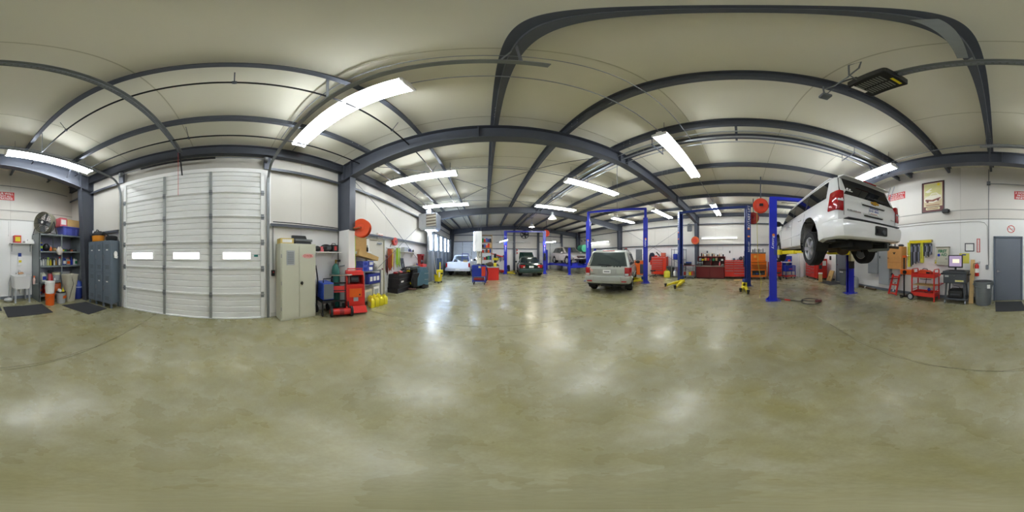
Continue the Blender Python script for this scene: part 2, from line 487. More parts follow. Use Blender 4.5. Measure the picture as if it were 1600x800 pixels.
# steel columns
def column(x_wall, x_in_top, x_in_bot, fy, parent, zb=0.0, zt=None):
    s = 1 if x_in_top > x_wall else -1
    zt = zt or zpur(x_wall) - 0.12
    xi = lambda z: x_in_bot + (x_in_top - x_in_bot) * z / zt
    m = M()
    m.prism([(x_wall, zb), (xi(zb), zb), (xi(zt), zt), (x_wall, zt)], fy - 0.0085, fy + 0.0085, 'y')
    for z0, z1 in ((zb, zt),):
        t = 0.014 * s
        m.prism([(xi(z0), z0), (xi(z0) - t, z0), (xi(z1) - t, z1), (xi(z1), z1)], fy - 0.105, fy + 0.105, 'y')
    m.prism([(x_wall, zb), (x_wall + 0.014 * s, zb), (x_wall + 0.014 * s, zt), (x_wall, zt)], fy - 0.105, fy + 0.105, 'y')
    m.box(min(x_wall, xi(zt)), max(x_wall, xi(zt)), fy - 0.1, fy + 0.1, zt - 0.5, zt - 0.488)
    return obj('column', m, steel, parent)
column(XL + 0.012, -3.18, -3.42, -4.2, wl)
column(XL + 0.012, -3.20, -3.27, 3.05, wl, 2.2)
obj('column_cover', M().box(XL + 0.012, -3.25, 2.93, 3.17, 0, 2.22), white, wl, bevel=0.006)
column(XL + 0.012, -3.20, -3.40, 10.1, wl)
column(XL + 0.012, -3.25, -3.45, 17.05, wl)
for fy in FY: column(XR - 0.012, 10.68, 10.80, fy, wr)
obj('column_cover', M().box(10.75, XR - 0.012, -4.34, -4.06, 0, 2.3), white, wr, bevel=0.006)
for x in (3.1, 5.8, 8.7):
    m = M().box(x - 0.1, x + 0.1, 17.05, 17.065, 0, 4.5).box(x - 0.1, x + 0.1, 17.27, 17.285, 0, 4.5).box(x - 0.006, x + 0.006, 17.05, 17.28, 0, 4.5)
    obj('column', m, steel, wf)
# wall rod bracing
for (xw, yo, ys, par) in ((XL + 0.16, 3.2, 10.0, wl), (XR - 0.18, 3.2, 10.0, wr)):
    obj('brace_rod', M().tube([(xw, yo, 0.25), (xw, ys, 4.1)], 0.009, 5), steel, par)
    obj('brace_rod', M().tube([(xw + 0.02, ys, 0.25), (xw + 0.02, yo, 4.1)], 0.009, 5), steel, par)
# wall trims at the rear, baseboard, left panel caps
tm = mat('trim_shadow_grey', 'a6a39c', 0.6, 0, 0.05)  # plain grey of the rear wall trims and one thin conduit
for i, z in enumerate((3.09, 2.75)):
    struct('trim_%d' % (i + 1), M().box(XL, XR, YR + 0.012, YR + 0.026, z - 0.012, z + 0.012), tm)
basem = mat('baseboard_grey', '6d757e', 0.55, 0, 0.06)
b_ = M()
for a, b in ((-3.72, -0.90), (0.20, 6.9), (8.3, 10.7)): b_.box(a, b, YR + 0.012, YR + 0.022, 0, 0.11)
struct('baseboard_rear', b_, basem)
b_ = M()
for a, b in ((0.95, 2.9), (5.2, 8.7)): b_.box(XL + 0.012, XL + 0.024, a, b, 0, 0.10)
struct('baseboard_left', b_, mat('baseboard_white', 'd8d8d2', 0.5))

# ---- near sectional door in the left wall
def sectional(name, W, sec_h, nsec, nbay, win_row, detail=True, mt=None):
    """door centred on local x=0, facing local -y, bottom at z=0; returns its root mesh"""
    mt = mt or doorwhite
    root = obj(name, M().box(-W / 2, W / 2, 0.0, 0.02, 0.0, nsec * sec_h), mt)
    root['kind'] = 'structure'
    sx = [-W / 2 + 0.0, -W / 2 + W * 0.345, -W / 2 + W * 0.66, W / 2] if nbay == 3 else [-W / 2 + W * i / nbay for i in range(nbay + 1)]
    for k in range(nsec):
        z0 = k * sec_h; pr = [(0.0, z0 + 0.003)]
        d = -0.022
        pr += [(-0.055, z0 + 0.003), (-0.055, z0 + 0.03), (d, z0 + 0.04)]
        for q in (0.28, 0.52, 0.76):
            zz = z0 + sec_h * q
            pr += [(d, zz - 0.018), (d + 0.014, zz - 0.006), (d + 0.014, zz + 0.006), (d, zz + 0.018)]
        pr += [(d, z0 + sec_h - 0.03), (-0.04, z0 + sec_h - 0.02), (-0.04, z0 + sec_h - 0.003), (0.0, z0 + sec_h - 0.003)]
        s = obj('door_section', M().prism(pr, -W / 2, W / 2, 'x'), mt, root)
        if k == win_row and detail:
            for i in range(nbay):
                cx = (sx[i] + sx[i + 1]) / 2 - 0.02; ww, hh = 0.62, 0.15; zc = z0 + sec_h * 0.50
                f = M().box(cx - ww / 2 - 0.03, cx + ww / 2 + 0.03, -0.05, -0.02, zc + hh / 2, zc + hh / 2 + 0.03).box(cx - ww / 2 - 0.03, cx + ww / 2 + 0.03, -0.05, -0.02, zc - hh / 2 - 0.03, zc - hh / 2)
                f.box(cx - ww / 2 - 0.03, cx - ww / 2, -0.05, -0.02, zc - hh / 2, zc + hh / 2).box(cx + ww / 2, cx + ww / 2 + 0.03, -0.05, -0.02, zc - hh / 2, zc + hh / 2)
                obj('window_frame', f, white, s)
                obj('window_pane', M().box(cx - ww / 2, cx + ww / 2, -0.034, -0.026, zc - hh / 2, zc + hh / 2), pane_lit, s)
    stm = mat('door_stile', 'a4a8a6', 0.4, 0.5, 0.08)
    for i, x in enumerate(sx):
        hw = 0.03
        if i in (0, len(sx) - 1): x = x + (0.04 if i == 0 else -0.04); hw = 0.04
        for k in range(nsec):
            st = M().box(x - hw, x + hw, -0.058, -0.024, k * sec_h + 0.03, (k + 1) * sec_h - 0.02)
            if detail:
                for zz in (0.1, 0.3, 0.5): st.cyl((x - 0.012, -0.060, k * sec_h + zz), (x - 0.012, -0.056, k * sec_h + zz), 0.009, n=6)
            so = obj('door_stile', st, stm if 0 < i < len(sx) - 1 else mt, root)
            if detail and k:
                h = M().cb((x, -0.062, k * sec_h), (0.07, 0.012, 0.13)).cyl((x - 0.04, -0.072, k * sec_h), (x + 0.04, -0.072, k * sec_h), 0.013, n=8)
                obj('hinge', h, galv_d, so)
    return root
gd = sectional('door_1', 3.57, 0.603, 6, 3, 2)
gd.location = (XL + 0.03, -0.985, 0.0); gd.rotation_euler = (0, 0, R(90))
# tracks, jamb, header, spring
def trk(yy, xe, z_h):
    m = M(); x0 = XL + 0.11
    pts = [(x0, yy, 0.02), (x0, yy, 3.30)] + [(x0 + 0.40 - 0.40 * math.cos(R(a)), yy, 3.30 + (z_h - 3.30) * math.sin(R(a))) for a in (20, 40, 60, 75, 90)] + [(xe, yy, z_h + 0.02)]
    for a, b in zip(pts, pts[1:]): m.bar(a, b, 0.055, 0.03)
    return m

def wobj(name, m, mt, parent, **k):
    """a part built in world coordinates"""
    o = obj(name, m, mt, None, **k); o.parent = parent
    o.matrix_parent_inverse = parent.matrix_basis.inverted(); return o
wobj('door_track', trk(-2.86, 0.30, 3.76), galv_d, gd)
wobj('door_track', trk(0.89, 0.37, 3.74), galv_d, gd)
for yy, xe in ((-2.86, 0.22), (0.89, 0.30)):       # hangers that carry the tracks from the purlin
    wobj('track_hanger', M().bar((0.20, yy, 3.77), (0.17, yy - 0.01 if yy > 0 else yy + 0.12, zpur(0.17) - 0.1), 0.05, 0.006), steel, gd)
    wobj('track_hanger', M().bar((0.08, yy, 3.77), (0.16, yy + 0.10, zpur(0.17) - 0.1), 0.03, 0.006), steel_lt, gd)
    wobj('track_hanger', M().bar((-1.29, yy, 3.77), (-1.29, yy, zpur(-1.29) - 0.1), 0.03, 0.006), steel_lt, gd)
jm = M().box(XL + 0.012, XL + 0.05, -2.94, -2.78, 0, 3.72).box(XL + 0.012, XL + 0.05, 0.81, 0.97, 0, 3.72)
wobj('door_jamb', jm, white, gd)
wobj('door_header', M().box(XL + 0.012, XL + 0.055, -2.94, 0.97, 3.62, 3.72), white, gd)
for a in (-2.86, 0.88): wobj('bearing_post', M().box(XL + 0.012, XL + 0.09, a - 0.08, a + 0.08, 3.72, 4.1), steel, gd)
sp = M().cyl((XL + 0.17, -2.80, 3.97), (XL + 0.17, 0.84, 3.97), 0.013, n=8)
wobj('spring_shaft', sp, galv_d, gd)
sp = M().cyl((XL + 0.17, -2.15, 3.97), (XL + 0.17, -0.3, 3.97), 0.030, n=12)
wobj('torsion_spring', sp, blackm, gd)
sp = M()
for a in (-2.80, 0.83): sp.cyl((XL + 0.17, a - 0.03, 3.97), (XL + 0.17, a + 0.03, 3.97), 0.075, n=16)
wobj('cable_drum', sp, galv_d, gd)
# weights of small flat marks on the door
wobj('notice_sticker', M().box(XL - 0.0 + 0.055, XL + 0.058, 0.57, 0.66, 1.48, 1.53), mat('sticker_teal', '2c7a74', 0.5), gd)
# ceiling opener with its rail
op = thing('door_opener', 'black ceiling-hung motor on a long trolley rail above the near sectional door', 'door opener', (0.95, -1.08, 4.16))
rl = M().bar((-4.45, 0, 0.02), (-0.1, 0, 0.02), 0.03, 0.045).bar((-4.45, 0.03, 0.05), (-0.1, 0.03, 0.05), 0.05, 0.012).bar((-4.45, -0.03, 0.05), (-0.1, -0.03, 0.05), 0.05, 0.012)
obj('trolley_rail', rl, galv_d, op)
chn = M()
for i in range(90): chn.cb((-4.4 + i * 0.048, 0.0, -0.012), (0.030, 0.018, 0.012))
ch_ = obj('chain', chn, steel_lt, op); ch_['kind'] = 'stuff'
obj('motor_housing', M().prism(rrect(-0.20, 0.26, -0.17, 0.17, 0.03), -0.10, 0.06, 'z'), black, op, bevel=0.01)
hs = M()
for i in range(9):
    for r_ in (-1, 1):
        hs.cb((-0.09 + i * 0.034, r_ * 0.062, -0.102), (0.016, 0.10, 0.004))
obj('vent_slot', hs, mat('slot_grey', '7b7d78', 0.5), op)
obj('warning_label', M().box(-0.16, -0.13, -0.12, 0.02, -0.103, -0.10), yellow, op)
obj('serial_label', M().box(0.20, 0.24, -0.05, 0.13, -0.103, -0.10), paper, op)
obj('rail_brace', M().bar((-0.74, 0.10, 0.03), (-0.79, 0.75, zpur(0.16) - 4.26), 0.07, 0.006), galv_d, op)
obj('rail_brace', M().bar((-0.74, 0.0, 0.03), (-0.78, -0.05, zpur(0.16) - 4.26), 0.05, 0.006), galv_d, op)
obj('hanging_strap', M().bar((0.10, 0.17, 0.05), (0.60, 0.12, zpur(1.6) - 4.26), 0.03, 0.004), blackm, op)
obj('hanging_strap', M().bar((0.10, -0.17, 0.05), (0.60, -0.12, zpur(1.6) - 4.26), 0.03, 0.004), blackm, op)
obj('drive_sprocket', M().cyl((-0.16, -0.02, 0.09), (-0.16, 0.02, 0.09), 0.07, n=16).cyl((0.05, 0.0, 0.05), (0.05, 0, 0.12), 0.11, n=16), blackm, op)
obj('cable_loop', M().tube([(0.1, 0.18, -0.06), (0.05, 0.30, -0.1), (-0.1, 0.42, -0.12), (-0.2, 0.40, -0.12), (-0.1, 0.33, -0.11), (0.1, 0.28, -0.1), (0.35, 0.24, 0.0), (0.55, 0.25, 0.14)], 0.008, 5), grey, op)
op2 = thing('junction_box', 'small grey square outlet box hanging on a cable beside the ceiling opener', 'outlet box', (1.62, -0.92, 4.28))
obj('box', M().cb((0, 0, 0), (0.12, 0.12, 0.07)), grey, op2, bevel=0.008)
obj('cable', M().tube([(0, 0, 0.03), (0.0, 0.02, 0.16), (0.0, 0.03, zpur(1.6) - 4.28 - 0.09)], 0.012, 6).tube([(0, 0, 0.03), (-0.03, -0.05, 0.2), (-0.02, -0.1, 0.31)], 0.008, 5), grey, op2)
# pull cord and arm on the door
wobj('door_arm', M().bar((XL + 0.10, -1.08, 3.55), (-3.45, -1.08, 4.14), 0.03, 0.02), blackm, gd)
wobj('pull_cord', M().tube([(-3.40, -1.1, 4.12), (-3.40, -1.1, 2.9)], 0.005, 5), signred, gd)

# far doors
fd = sectional('door_2', 3.0, 0.50, 6, 3, 2, False, mat('far_door_white', 'e6edf4', 0.4, 0, 0.04, 2)); fd.location = (-1.93, YF - 0.03, 0)
obj('window_pane', M().box(0.95, 1.4, -0.062, -0.056, 1.18, 1.30), pane_lit, fd)
obj('door_jamb', M().box(-1.58, -1.5, -0.03, 0.0, 0, 3.08).box(1.5, 1.58, -0.03, 0.0, 0, 3.08).box(-1.58, 1.58, -0.03, 0.0, 3.0, 3.08), steel, fd)
fd2 = sectional('door_3', 2.85, 0.50, 6, 2, 2, False); fd2.location = (7.25, YF - 0.03, 0)
obj('door_jamb', M().box(-1.5, -1.43, -0.03, 0.0, 0, 3.08).box(1.43, 1.5, -0.03, 0.0, 0, 3.08).box(-1.5, 1.5, -0.03, 0.0, 3.0, 3.08), steel_lt, fd2)

# hinged doors
def hdoor(name, W, Hh, mt, fmt, handle=1, loc=(0, 0, 0), rz=0):
    root = obj(name, M().box(-W / 2, W / 2, -0.045, -0.005, 0.01, Hh), mt, None, bevel=0.003); root['kind'] = 'structure'
    root.location = loc; root.rotation_euler = (0, 0, R(rz))
    f = M().box(-W / 2 - 0.06, -W / 2 - 0.005, -0.07, 0.0, 0, Hh + 0.06).box(W / 2 + 0.005, W / 2 + 0.06, -0.07, 0.0, 0, Hh + 0.06).box(-W / 2 - 0.06, W / 2 + 0.06, -0.07, 0.0, Hh + 0.005, Hh + 0.06)
    obj('door_frame', f, fmt, root, bevel=0.004)
    hx = -handle * (W / 2 - 0.08)
    h = M().cyl((hx, -0.045, 1.0), (hx, -0.055, 1.0), 0.035, n=16).cyl((hx, -0.05, 1.0), (hx, -0.10, 1.0), 0.012, n=8).bar((hx, -0.10, 1.0), (hx + handle * 0.11, -0.10, 1.0), 0.018, 0.018)
    obj('door_handle', h, chrome, root)
    for z in (0.25, 1.05, Hh - 0.22):
        obj('hinge', M().cyl((handle * (W / 2 + 0.003), -0.052, z - 0.05), (handle * (W / 2 + 0.003), -0.052, z + 0.05), 0.009, n=8), steel_lt, root)
    return root
gdoor = mat('grey_door_paint', '6c727b', 0.42, 0.1, 0.04, 2)
gframe = mat('grey_frame_paint', '5c6672', 0.42, 0.1, 0.05)
d4 = hdoor('door_4', 0.84, 2.09, gdoor, gframe, 1, (-0.36, YR + 0.012, 0), 180)
d5 = hdoor('door_5', 0.92, 2.06, mat('cream_door', 'd8d4c6', 0.5, 0, 0.04), mat('tan_frame', 'b4ae94', 0.5), -1, (XL + 0.012, 4.66, 0), 90)
obj('door_closer', M().box(0.05, 0.30, -0.10, -0.045, 1.93, 1.99).bar((0.3, -0.09, 2.0), (0.0, -0.16, 2.03), 0.02, 0.01), steel_lt, d5, bevel=0.006)
d6 = hdoor('door_5', 0.86, 2.09, gdoor, gframe, 1, (7.6, YR + 0.012, 0), 180); d6.name = 'door_6'

# ================================================================= LAMPS
def fluo_mesh():
    L = 2.44
    h = M().box(-L / 2, L / 2, -0.055, 0.055, 0.035, 0.095)
    for s in (-1, 1):
        h.add([(-L / 2, s * 0.05, 0.045), (L / 2, s * 0.05, 0.045), (L / 2, s * 0.155, 0.036), (-L / 2, s * 0.155, 0.036), (-L / 2, s * 0.05, 0.051), (L / 2, s * 0.05, 0.051), (L / 2, s * 0.157, 0.042), (-L / 2, s * 0.157, 0.042)],
              [(0, 1, 2, 3), (4, 7, 6, 5), (2, 3, 7, 6), (0, 3, 7, 4), (1, 2, 6, 5)])
    return h
FL = {}
def fluo(label, x, y, z, rz=0, group='hanging fluorescent strip lights', rods=True, tm_=None, conduit=None):
    t = thing('fluorescent_light', label, 'ceiling light', (x, y, z), rz, group)
    if 'h' not in FL:
        FL['h'] = fluo_mesh().mesh('housing', white)
        FL['t'] = M().cyl((-1.19, 0, 0), (1.19, 0, 0), 0.019, n=8).mesh('tube', tubem)
        e = M().box(-0.017, 0.017, -0.15, 0.15, -0.025, 0.04)
        FL['e'] = e.mesh('lamp_holder', white)
        FL['tb'] = FL['t'].copy(); FL['tb'].materials[0] = tubeb
    obj('housing', FL['h'], None, t)
    for q in (-1, 1): obj('lamp_holder', FL['e'], None, t, loc=(q * 1.207, 0, 0))
    for s in (-1, 1): obj('tube', FL['t'] if tm_ is None else FL['tb'], None, t, loc=(0, s * 0.115, -0.012))
    if rods:
        for q in (-1.0, 1.0): obj('hanging_wire', M().tube([(q, 0, 0.09), (q, 0, zpur(x + q) + 0.09 - z)], 0.005, 5), steel, t)
    return t
LX = [(-2.0, 'left'), (3.83, 'ridge'), (9.2, 'right')]
spots = [(-1.95, -3.62, 4.22, 'fluorescent strip light hanging over the utility sink and grey lockers'),
         (-1.93, 1.42, 4.28, 'fluorescent strip light hanging in front of the near sectional door'),
         (-2.05, 4.82, 4.22, 'fluorescent strip light hanging past the orange wall reel and exit door'),
         (-2.05, 8.25, 4.22, 'fluorescent strip light hanging by the louvred filter box'),
         (3.83, -3.60, 4.24, 'fluorescent strip light hanging just above the raised white car'),
         (3.83, 1.45, 4.26, 'fluorescent strip light hanging in the middle under the ridge pipes'),
         (3.80, 4.82, 4.24, 'fluorescent strip light hanging toward the silver car with roof rails'),
         (3.80, 8.15, 4.22, 'fluorescent strip light hanging in front of the first round high-bay lamp'),
         (9.35, 1.45, 4.22, 'fluorescent strip light hanging above the overhead beam of the lettered two-post lift'),
         (9.25, 4.82, 4.22, 'fluorescent strip light hanging to the right of the blue overhead beam with a car below'),
         (9.25, 8.15, 4.22, 'fluorescent strip light hanging behind the blue overhead beam near the far right wall'),
         (9.3, -3.60, 4.22, 'fluorescent strip light hanging beyond the raised white car near the rear wall')]
for x, y, z, l in spots: fluo(l, x, y, z)
for y, a, b in ((1.45, -3.6, 10.8), (4.82, -3.6, 10.8), (8.2, -3.6, 10.8), (-3.6, -3.6, 10.8)):
    z = 4.42
    m = M().tube([(a, y + 0.02, z), (b, y + 0.02, z)], 0.011, 6)
    obj('conduit', m, steel_lt, ceiling)
for y in (1.08, 4.95): obj('conduit', M().tube([(-3.3, y, 4.52), (3.4, y, 4.58)], 0.008, 5), steel_lt, ceiling)
# pipes hung below the left purlins
for x, z, ys in ((-1.54, 4.28, [-3.9, -2.4, 0.05, 2.4, 4.6, 7.2, 9.6, 12, 15]), (-2.96, 4.20, [-3.9, -0.75, 1.4, 3.6, 6.4, 9.2, 12, 15])):
    obj('gas_pipe', M().tube([(x, -4.1, z), (x, YF - 0.2, z)], 0.017, 8), blackm, ceiling)
    m = M()
    for yy in ys: m.tube([(x, yy, z), (x + 0.12 if x > -2 else x + 0.2, yy, zpur(x) - 0.08)], 0.006, 5).cyl((x - 0.02, yy, z), (x + 0.02, yy, z), 0.028, n=8)
    obj('pipe_hanger', m, steel, ceiling)
# pipes at the ridge with trapeze brackets
for x, z in ((3.22, 4.60), (3.34, 4.52), (3.46, 4.60), (3.55, 4.50)):
    obj('ridge_pipe', M().tube([(x, -4.0, z), (x, YF - 0.3, z)], 0.014, 6), galv, ceiling)
for yy in (-2.6, 0.1, 1.9, 5.0, 7.2, 9.2, 12, 15):
    m = M().bar((3.09, yy, 4.66), (3.68, yy, 4.66), 0.05, 0.02) if yy in (0.1,) else M().bar((3.1, yy, 4.47), (3.66, yy, 4.47), 0.03, 0.02).bar((3.12, yy, 4.47), (3.12, yy, 4.75), 0.012, 0.012).bar((3.64, yy, 4.47), (3.64, yy, 4.75), 0.012, 0.012)
    obj('pipe_bracket', m, steel, ceiling)
# round high-bay lamps
def highbay(label, x, y, z):
    t = thing('high_bay_lamp', label, 'ceiling light', (x, y, z), 0, 'round high-bay lamps')
    obj('reflector', M().ring([(0.10, 0.22), (0.24, 0.02), (0.25, 0.0), (0.26, 0.0), (0.25, 0.03), (0.11, 0.24)], 24), white, t, smooth=40)
    obj('ballast_box', M().cyl((0, 0, 0.22), (0, 0, 0.42), 0.10, 0.085, 16), grey_l, t, smooth=40)
    obj('lamp_bulb', M().sph((0, 0, 0.06), (0.19, 0.19, 0.08), 16, 10), emit('high_bay_glow', 'fff6e6', TUBE * 3), t, smooth=60)
    obj('hanging_rod', M().tube([(0, 0, 0.42), (0, 0, zpur(x) - z + 0.09)], 0.012, 6), steel, t)
highbay('round white high-bay lamp hanging beside a fluorescent strip, nearer of the two', 4.15, 9.5, 3.92)
highbay('round white high-bay lamp hanging over the dark green sedan, farther of the two', 3.95, 13.4, 4.0)
# strip lights on the right wall
def wall_strip(label, y, z, L, tm_=None):
    t = thing('wall_strip_light', label, 'wall light', (XR - 0.012, y, z), -90, 'strip lights on the right wall')
    obj('housing', M().box(-L / 2, L / 2, -0.09, 0, -0.04, 0.13), white, t, bevel=0.01)
    obj('tube', M().cyl((-L / 2 + 0.04, -0.115, 0.0), (L / 2 - 0.04, -0.115, 0.0), 0.018, n=8), tm_ or wall_tube, t)
    return t
wall_strip('thin strip light on the right wall above the dark red workbench', 1.5, 2.72, 2.5)
wall_strip('bright strip light on the right wall beyond the silver car with roof rails', 13.4, 2.92, 3.4, tubem)
# ================================================================= VEHICLES
def spl(name, m, mt, parent, **k):
    """every connected piece of m becomes a part of its own"""
    nv = len(m.v); par = list(range(nv))
    def find(a):
        while par[a] != a: par[a] = par[par[a]]; a = par[a]
        return a
    for f in m.f:
        for b in f[1:]: par[find(f[0])] = find(b)
    groups = {}
    for f in m.f: groups.setdefault(find(f[0]), []).append(f)
    out = []
    for fs in groups.values():
        idx = sorted({i for f in fs for i in f}); mp = {i: n for n, i in enumerate(idx)}
        q = M(); q.v = [m.v[i] for i in idx]; q.f = [tuple(mp[i] for i in f) for f in fs]
        out.append(obj(name, q, mt, parent, **k))
    return out
def carve(o, cutter):
    """boolean difference, applied, the cutter removed"""
    c = bpy.data.objects.new('cutter', cutter.mesh('cutter', None)); C.objects.link(c); c.parent = o.parent
    md = o.modifiers.new('b', 'BOOLEAN'); md.operation = 'DIFFERENCE'; md.object = c; md.solver = 'EXACT'
    bpy.context.view_layer.update()
    dg = bpy.context.evaluated_depsgraph_get()
    me = bpy.data.meshes.new_from_object(o.evaluated_get(dg))
    o.modifiers.clear(); old = o.data; o.data = me; bpy.data.meshes.remove(old)
    cm = c.data; bpy.data.objects.remove(c); bpy.data.meshes.remove(cm)
    me.polygons.foreach_set('use_smooth', [True] * len(me.polygons)); me.set_sharp_from_angle(angle=R(28))
WH = {}
def wheel(parent, x, y, z, r, wid, spokes, rimm, key, rimr=0.66):
    """tyre with rim; outer side toward local sign of y"""
    if key not in WH:
        h = wid / 2; ri = r * rimr
        pr = [(ri, -h * 0.8), (ri + 0.01, -h), (r * 0.93, -h), (r * 0.985, -h * 0.8), (r, -h * 0.45), (r, h * 0.45), (r * 0.985, h * 0.8), (r * 0.93, h), (ri + 0.01, h), (ri, h * 0.8)]
        T = Matrix.Rotation(R(-90), 4, 'X')
        ty = M().ring(pr, 36, T)
        for q in (-0.5, -0.17, 0.17, 0.5):      # tread grooves as raised ribs between
            ty.ring([(r - 0.002, q * h * 1.2 - h * 0.12), (r + 0.006, q * h * 1.2 - h * 0.10), (r + 0.006, q * h * 1.2 + h * 0.10), (r - 0.002, q * h * 1.2 + h * 0.12)], 36, T)
        rm = M().ring([(ri * 0.98, -h * 0.85), (ri * 1.01, -h * 0.85), (ri * 1.01, h * 0.9), (ri * 0.96, h * 0.92), (ri * 0.90, h * 0.75), (ri * 0.92, -h * 0.8)], 32, T)
        rm.cyl((0, h * 0.30, 0), (0, h * 0.62, 0), ri * 0.24, ri * 0.2, 16)
        for i in range(spokes):
            a = 2 * math.pi * i / spokes; ca, sa = math.cos(a), math.sin(a); wv = Vector((-sa, 0, ca))
            p0 = Vector((ca * ri * 0.15, h * 0.50, sa * ri * 0.15)); p1 = Vector((ca * ri * 0.94, h * 0.66, sa * ri * 0.94))
            w0, w1 = ri * 0.15, ri * 0.20; vs = []
            for p, w_ in ((p0, w0), (p1, w1)):
                for sx, sy in ((-1, 0), (1, 0), (0.8, 0.05), (-0.8, 0.05)):
                    vs.append(p + wv * (sx * w_) + Vector((0, sy, 0)))
            rm.add(vs, [(0, 3, 2, 1), (4, 5, 6, 7), (0, 1, 5, 4), (1, 2, 6, 5), (2, 3, 7, 6), (3, 0, 4, 7)])
        di = M().cyl((0, -h * 0.3, 0), (0, h * 0.05, 0), ri * 0.62, n=20).cyl((0, -h * 0.7, 0), (0, -h * 0.5, 0), ri * 0.95, n=24)
        WH[key] = (ty.mesh('wheel', rubber, 40), rm.mesh('rim', rimm, 35), di.mesh('brake_disc', galv_d))
    a, b, c = WH[key]
    o = obj('wheel', a, None, parent, loc=(x, y, z), rot=(0, 0, 0 if y > 0 else R(180)))
    obj('rim', b, None, o); obj('brake_disc', c, None, o)
    return o
def body_ring(x, zb, zt, w_, wt):
    L = [(w_ * 0.86, zb), (w_ * 0.965, zb + 0.03), (w_ * 0.985, zb + 0.09), (w_, zb + (zt - zb) * 0.42), (w_ * 0.998, zb + (zt - zb) * 0.62), (w_ * 0.985, zb + (zt - zb) * 0.80),
         (wt * 0.5 + w_ * 0.49, zt - 0.06), (wt, zt - 0.015), (wt - 0.06, zt + 0.004)]
    pts = [(x, y, z) for y, z in L] + [(x, 0, zt + 0.02)] + [(x, -y, z) for y, z in reversed(L)]
    return pts
class Cabin:
    """greenhouse: rounded rectangles lofted upward"""
    def __init__(s, xb0, xb1, xt0, xt1, wb, wt, zb, zt, r=0.12):
        s.k = (xb0, xb1, xt0, xt1, wb, wt, zb, zt, r)
    def at(s, t):
        xb0, xb1, xt0, xt1, wb, wt, zb, zt, r = s.k
        u = t
        return xb0 + (xt0 - xb0) * u, xb1 + (xt1 - xb1) * u, wb + (wt - wb) * u, zb + (zt - zb) * u
    def mesh(s):
        rings = []
        for t in (0, 0.3, 0.6, 0.86):
            a, b, w_, z = s.at(t); rings.append([(p, q, z) for p, q in rrect(a, b, -w_, w_, s.k[8], 4)])
        for t, ins, up in ((0.94, 0.02, 0), (0.985, 0.07, 0), (1.0, 0.18, 0.0), (1.0, 0.40, 0.022)):
            a, b, w_, z = s.at(t); rings.append([(p, q, z + up) for p, q in rrect(a + ins, b - ins, -w_ + ins, w_ - ins, s.k[8], 4)])
        return M().loft(rings)
    def side_pane(s, pts, side, off=0.006, th=0.004):
        """pts: (x, t) outline on the side plane"""
        vs = []; n = len(pts)
        for o_ in (off, off - th - 0.004):
            for x, t in pts:
                a, b, w_, z = s.at(t); vs.append((x, side * (w_ + o_), z))
        fs = [tuple(range(n)), tuple(range(n, 2 * n))[::-1]] + [(i, (i + 1) % n, n + (i + 1) % n, n + i) for i in range(n)]
        return M().add(vs, fs)
    def end_pane(s, ylo, yhi, t0, t1, rear, off=0.006):
        vs = []; pts = []
        n = 16
        bot = [(-ylo + 2 * ylo * i / n, t0) for i in range(n + 1)]; tp = [(yhi - 2 * yhi * i / n, t1) for i in range(n + 1)]
        for o_ in (off, off - 0.008):
            for y, t in bot + tp:
                a, b, w_, z = s.at(t)
                e = max(0.0, abs(y) - (w_ - s.k[8])); c = s.k[8] - math.sqrt(max(0.0, s.k[8] ** 2 - e * e))
                vs.append((a - o_ + c if rear else b + o_ - c, y, z))
        k = 2 * (n + 1)
        fs = [tuple(range(k)), tuple(range(k, 2 * k))[::-1]] + [(i, (i + 1) % k, k + (i + 1) % k, k + i) for i in range(k)]
        return M().add(vs, fs)
dglass = glass('dark_car_glass', '101416', 0.04, 0.04)
cglass = glass('car_glass', '2a3434', 0.35, 0.04)
lampred = mat('tail_lamp_red', 'a81216', 0.12, 0, 0.3, 40, coat=0.6)
lampclr = mat('lamp_clear', 'd8dadc', 0.12, 0.3, 0.08, 40, coat=0.6)
under = mat('underbody', '1d1c1a', 0.8, 0, 0.3, 12)
rust = mat('rusty_steel', '5c4c3c', 0.7, 0.4, 0.25, 20)
alloy = mat('alloy_rim', 'cfd0d0', 0.28, 0.85, 0.05)
seamk = mat('panel_gap', '2c2c2c', 0.7)
paintw = mat('white_car_paint', 'f0f0ef', 0.22, 0, 0.015, 2, coat=0.6)
paints = mat('silver_car_paint', 'b2b5ac', 0.30, 0.35, 0.05, 2, coat=0.6)
paintg = mat('dark_green_car_paint', '0f2a26', 0.2, 0.2, 0.1, 2, coat=0.8)
paintp = mat('pale_silver_car_paint', 'cfc9c6', 0.28, 0.3, 0.04, 2, coat=0.6)
paintk = mat('pickup_white_paint', 'e6ebf0', 0.3, 0, 0.03, 2, coat=0.4)
gold = mat('gold_badge', 'c89a2c', 0.3, 0.6, 0.05)
plastic_t = mat('bumper_grey', 'a9aba3', 0.5, 0, 0.05)

def gap(parent, pts, side, w_fn, r=0.004):
    """a thin dark shut line on the body side"""
    m = M().tube([(x, side * (w_fn(z) + 0.0005), z) for x, z in pts], r, 4)
    obj('shut_line', m, seamk, parent)

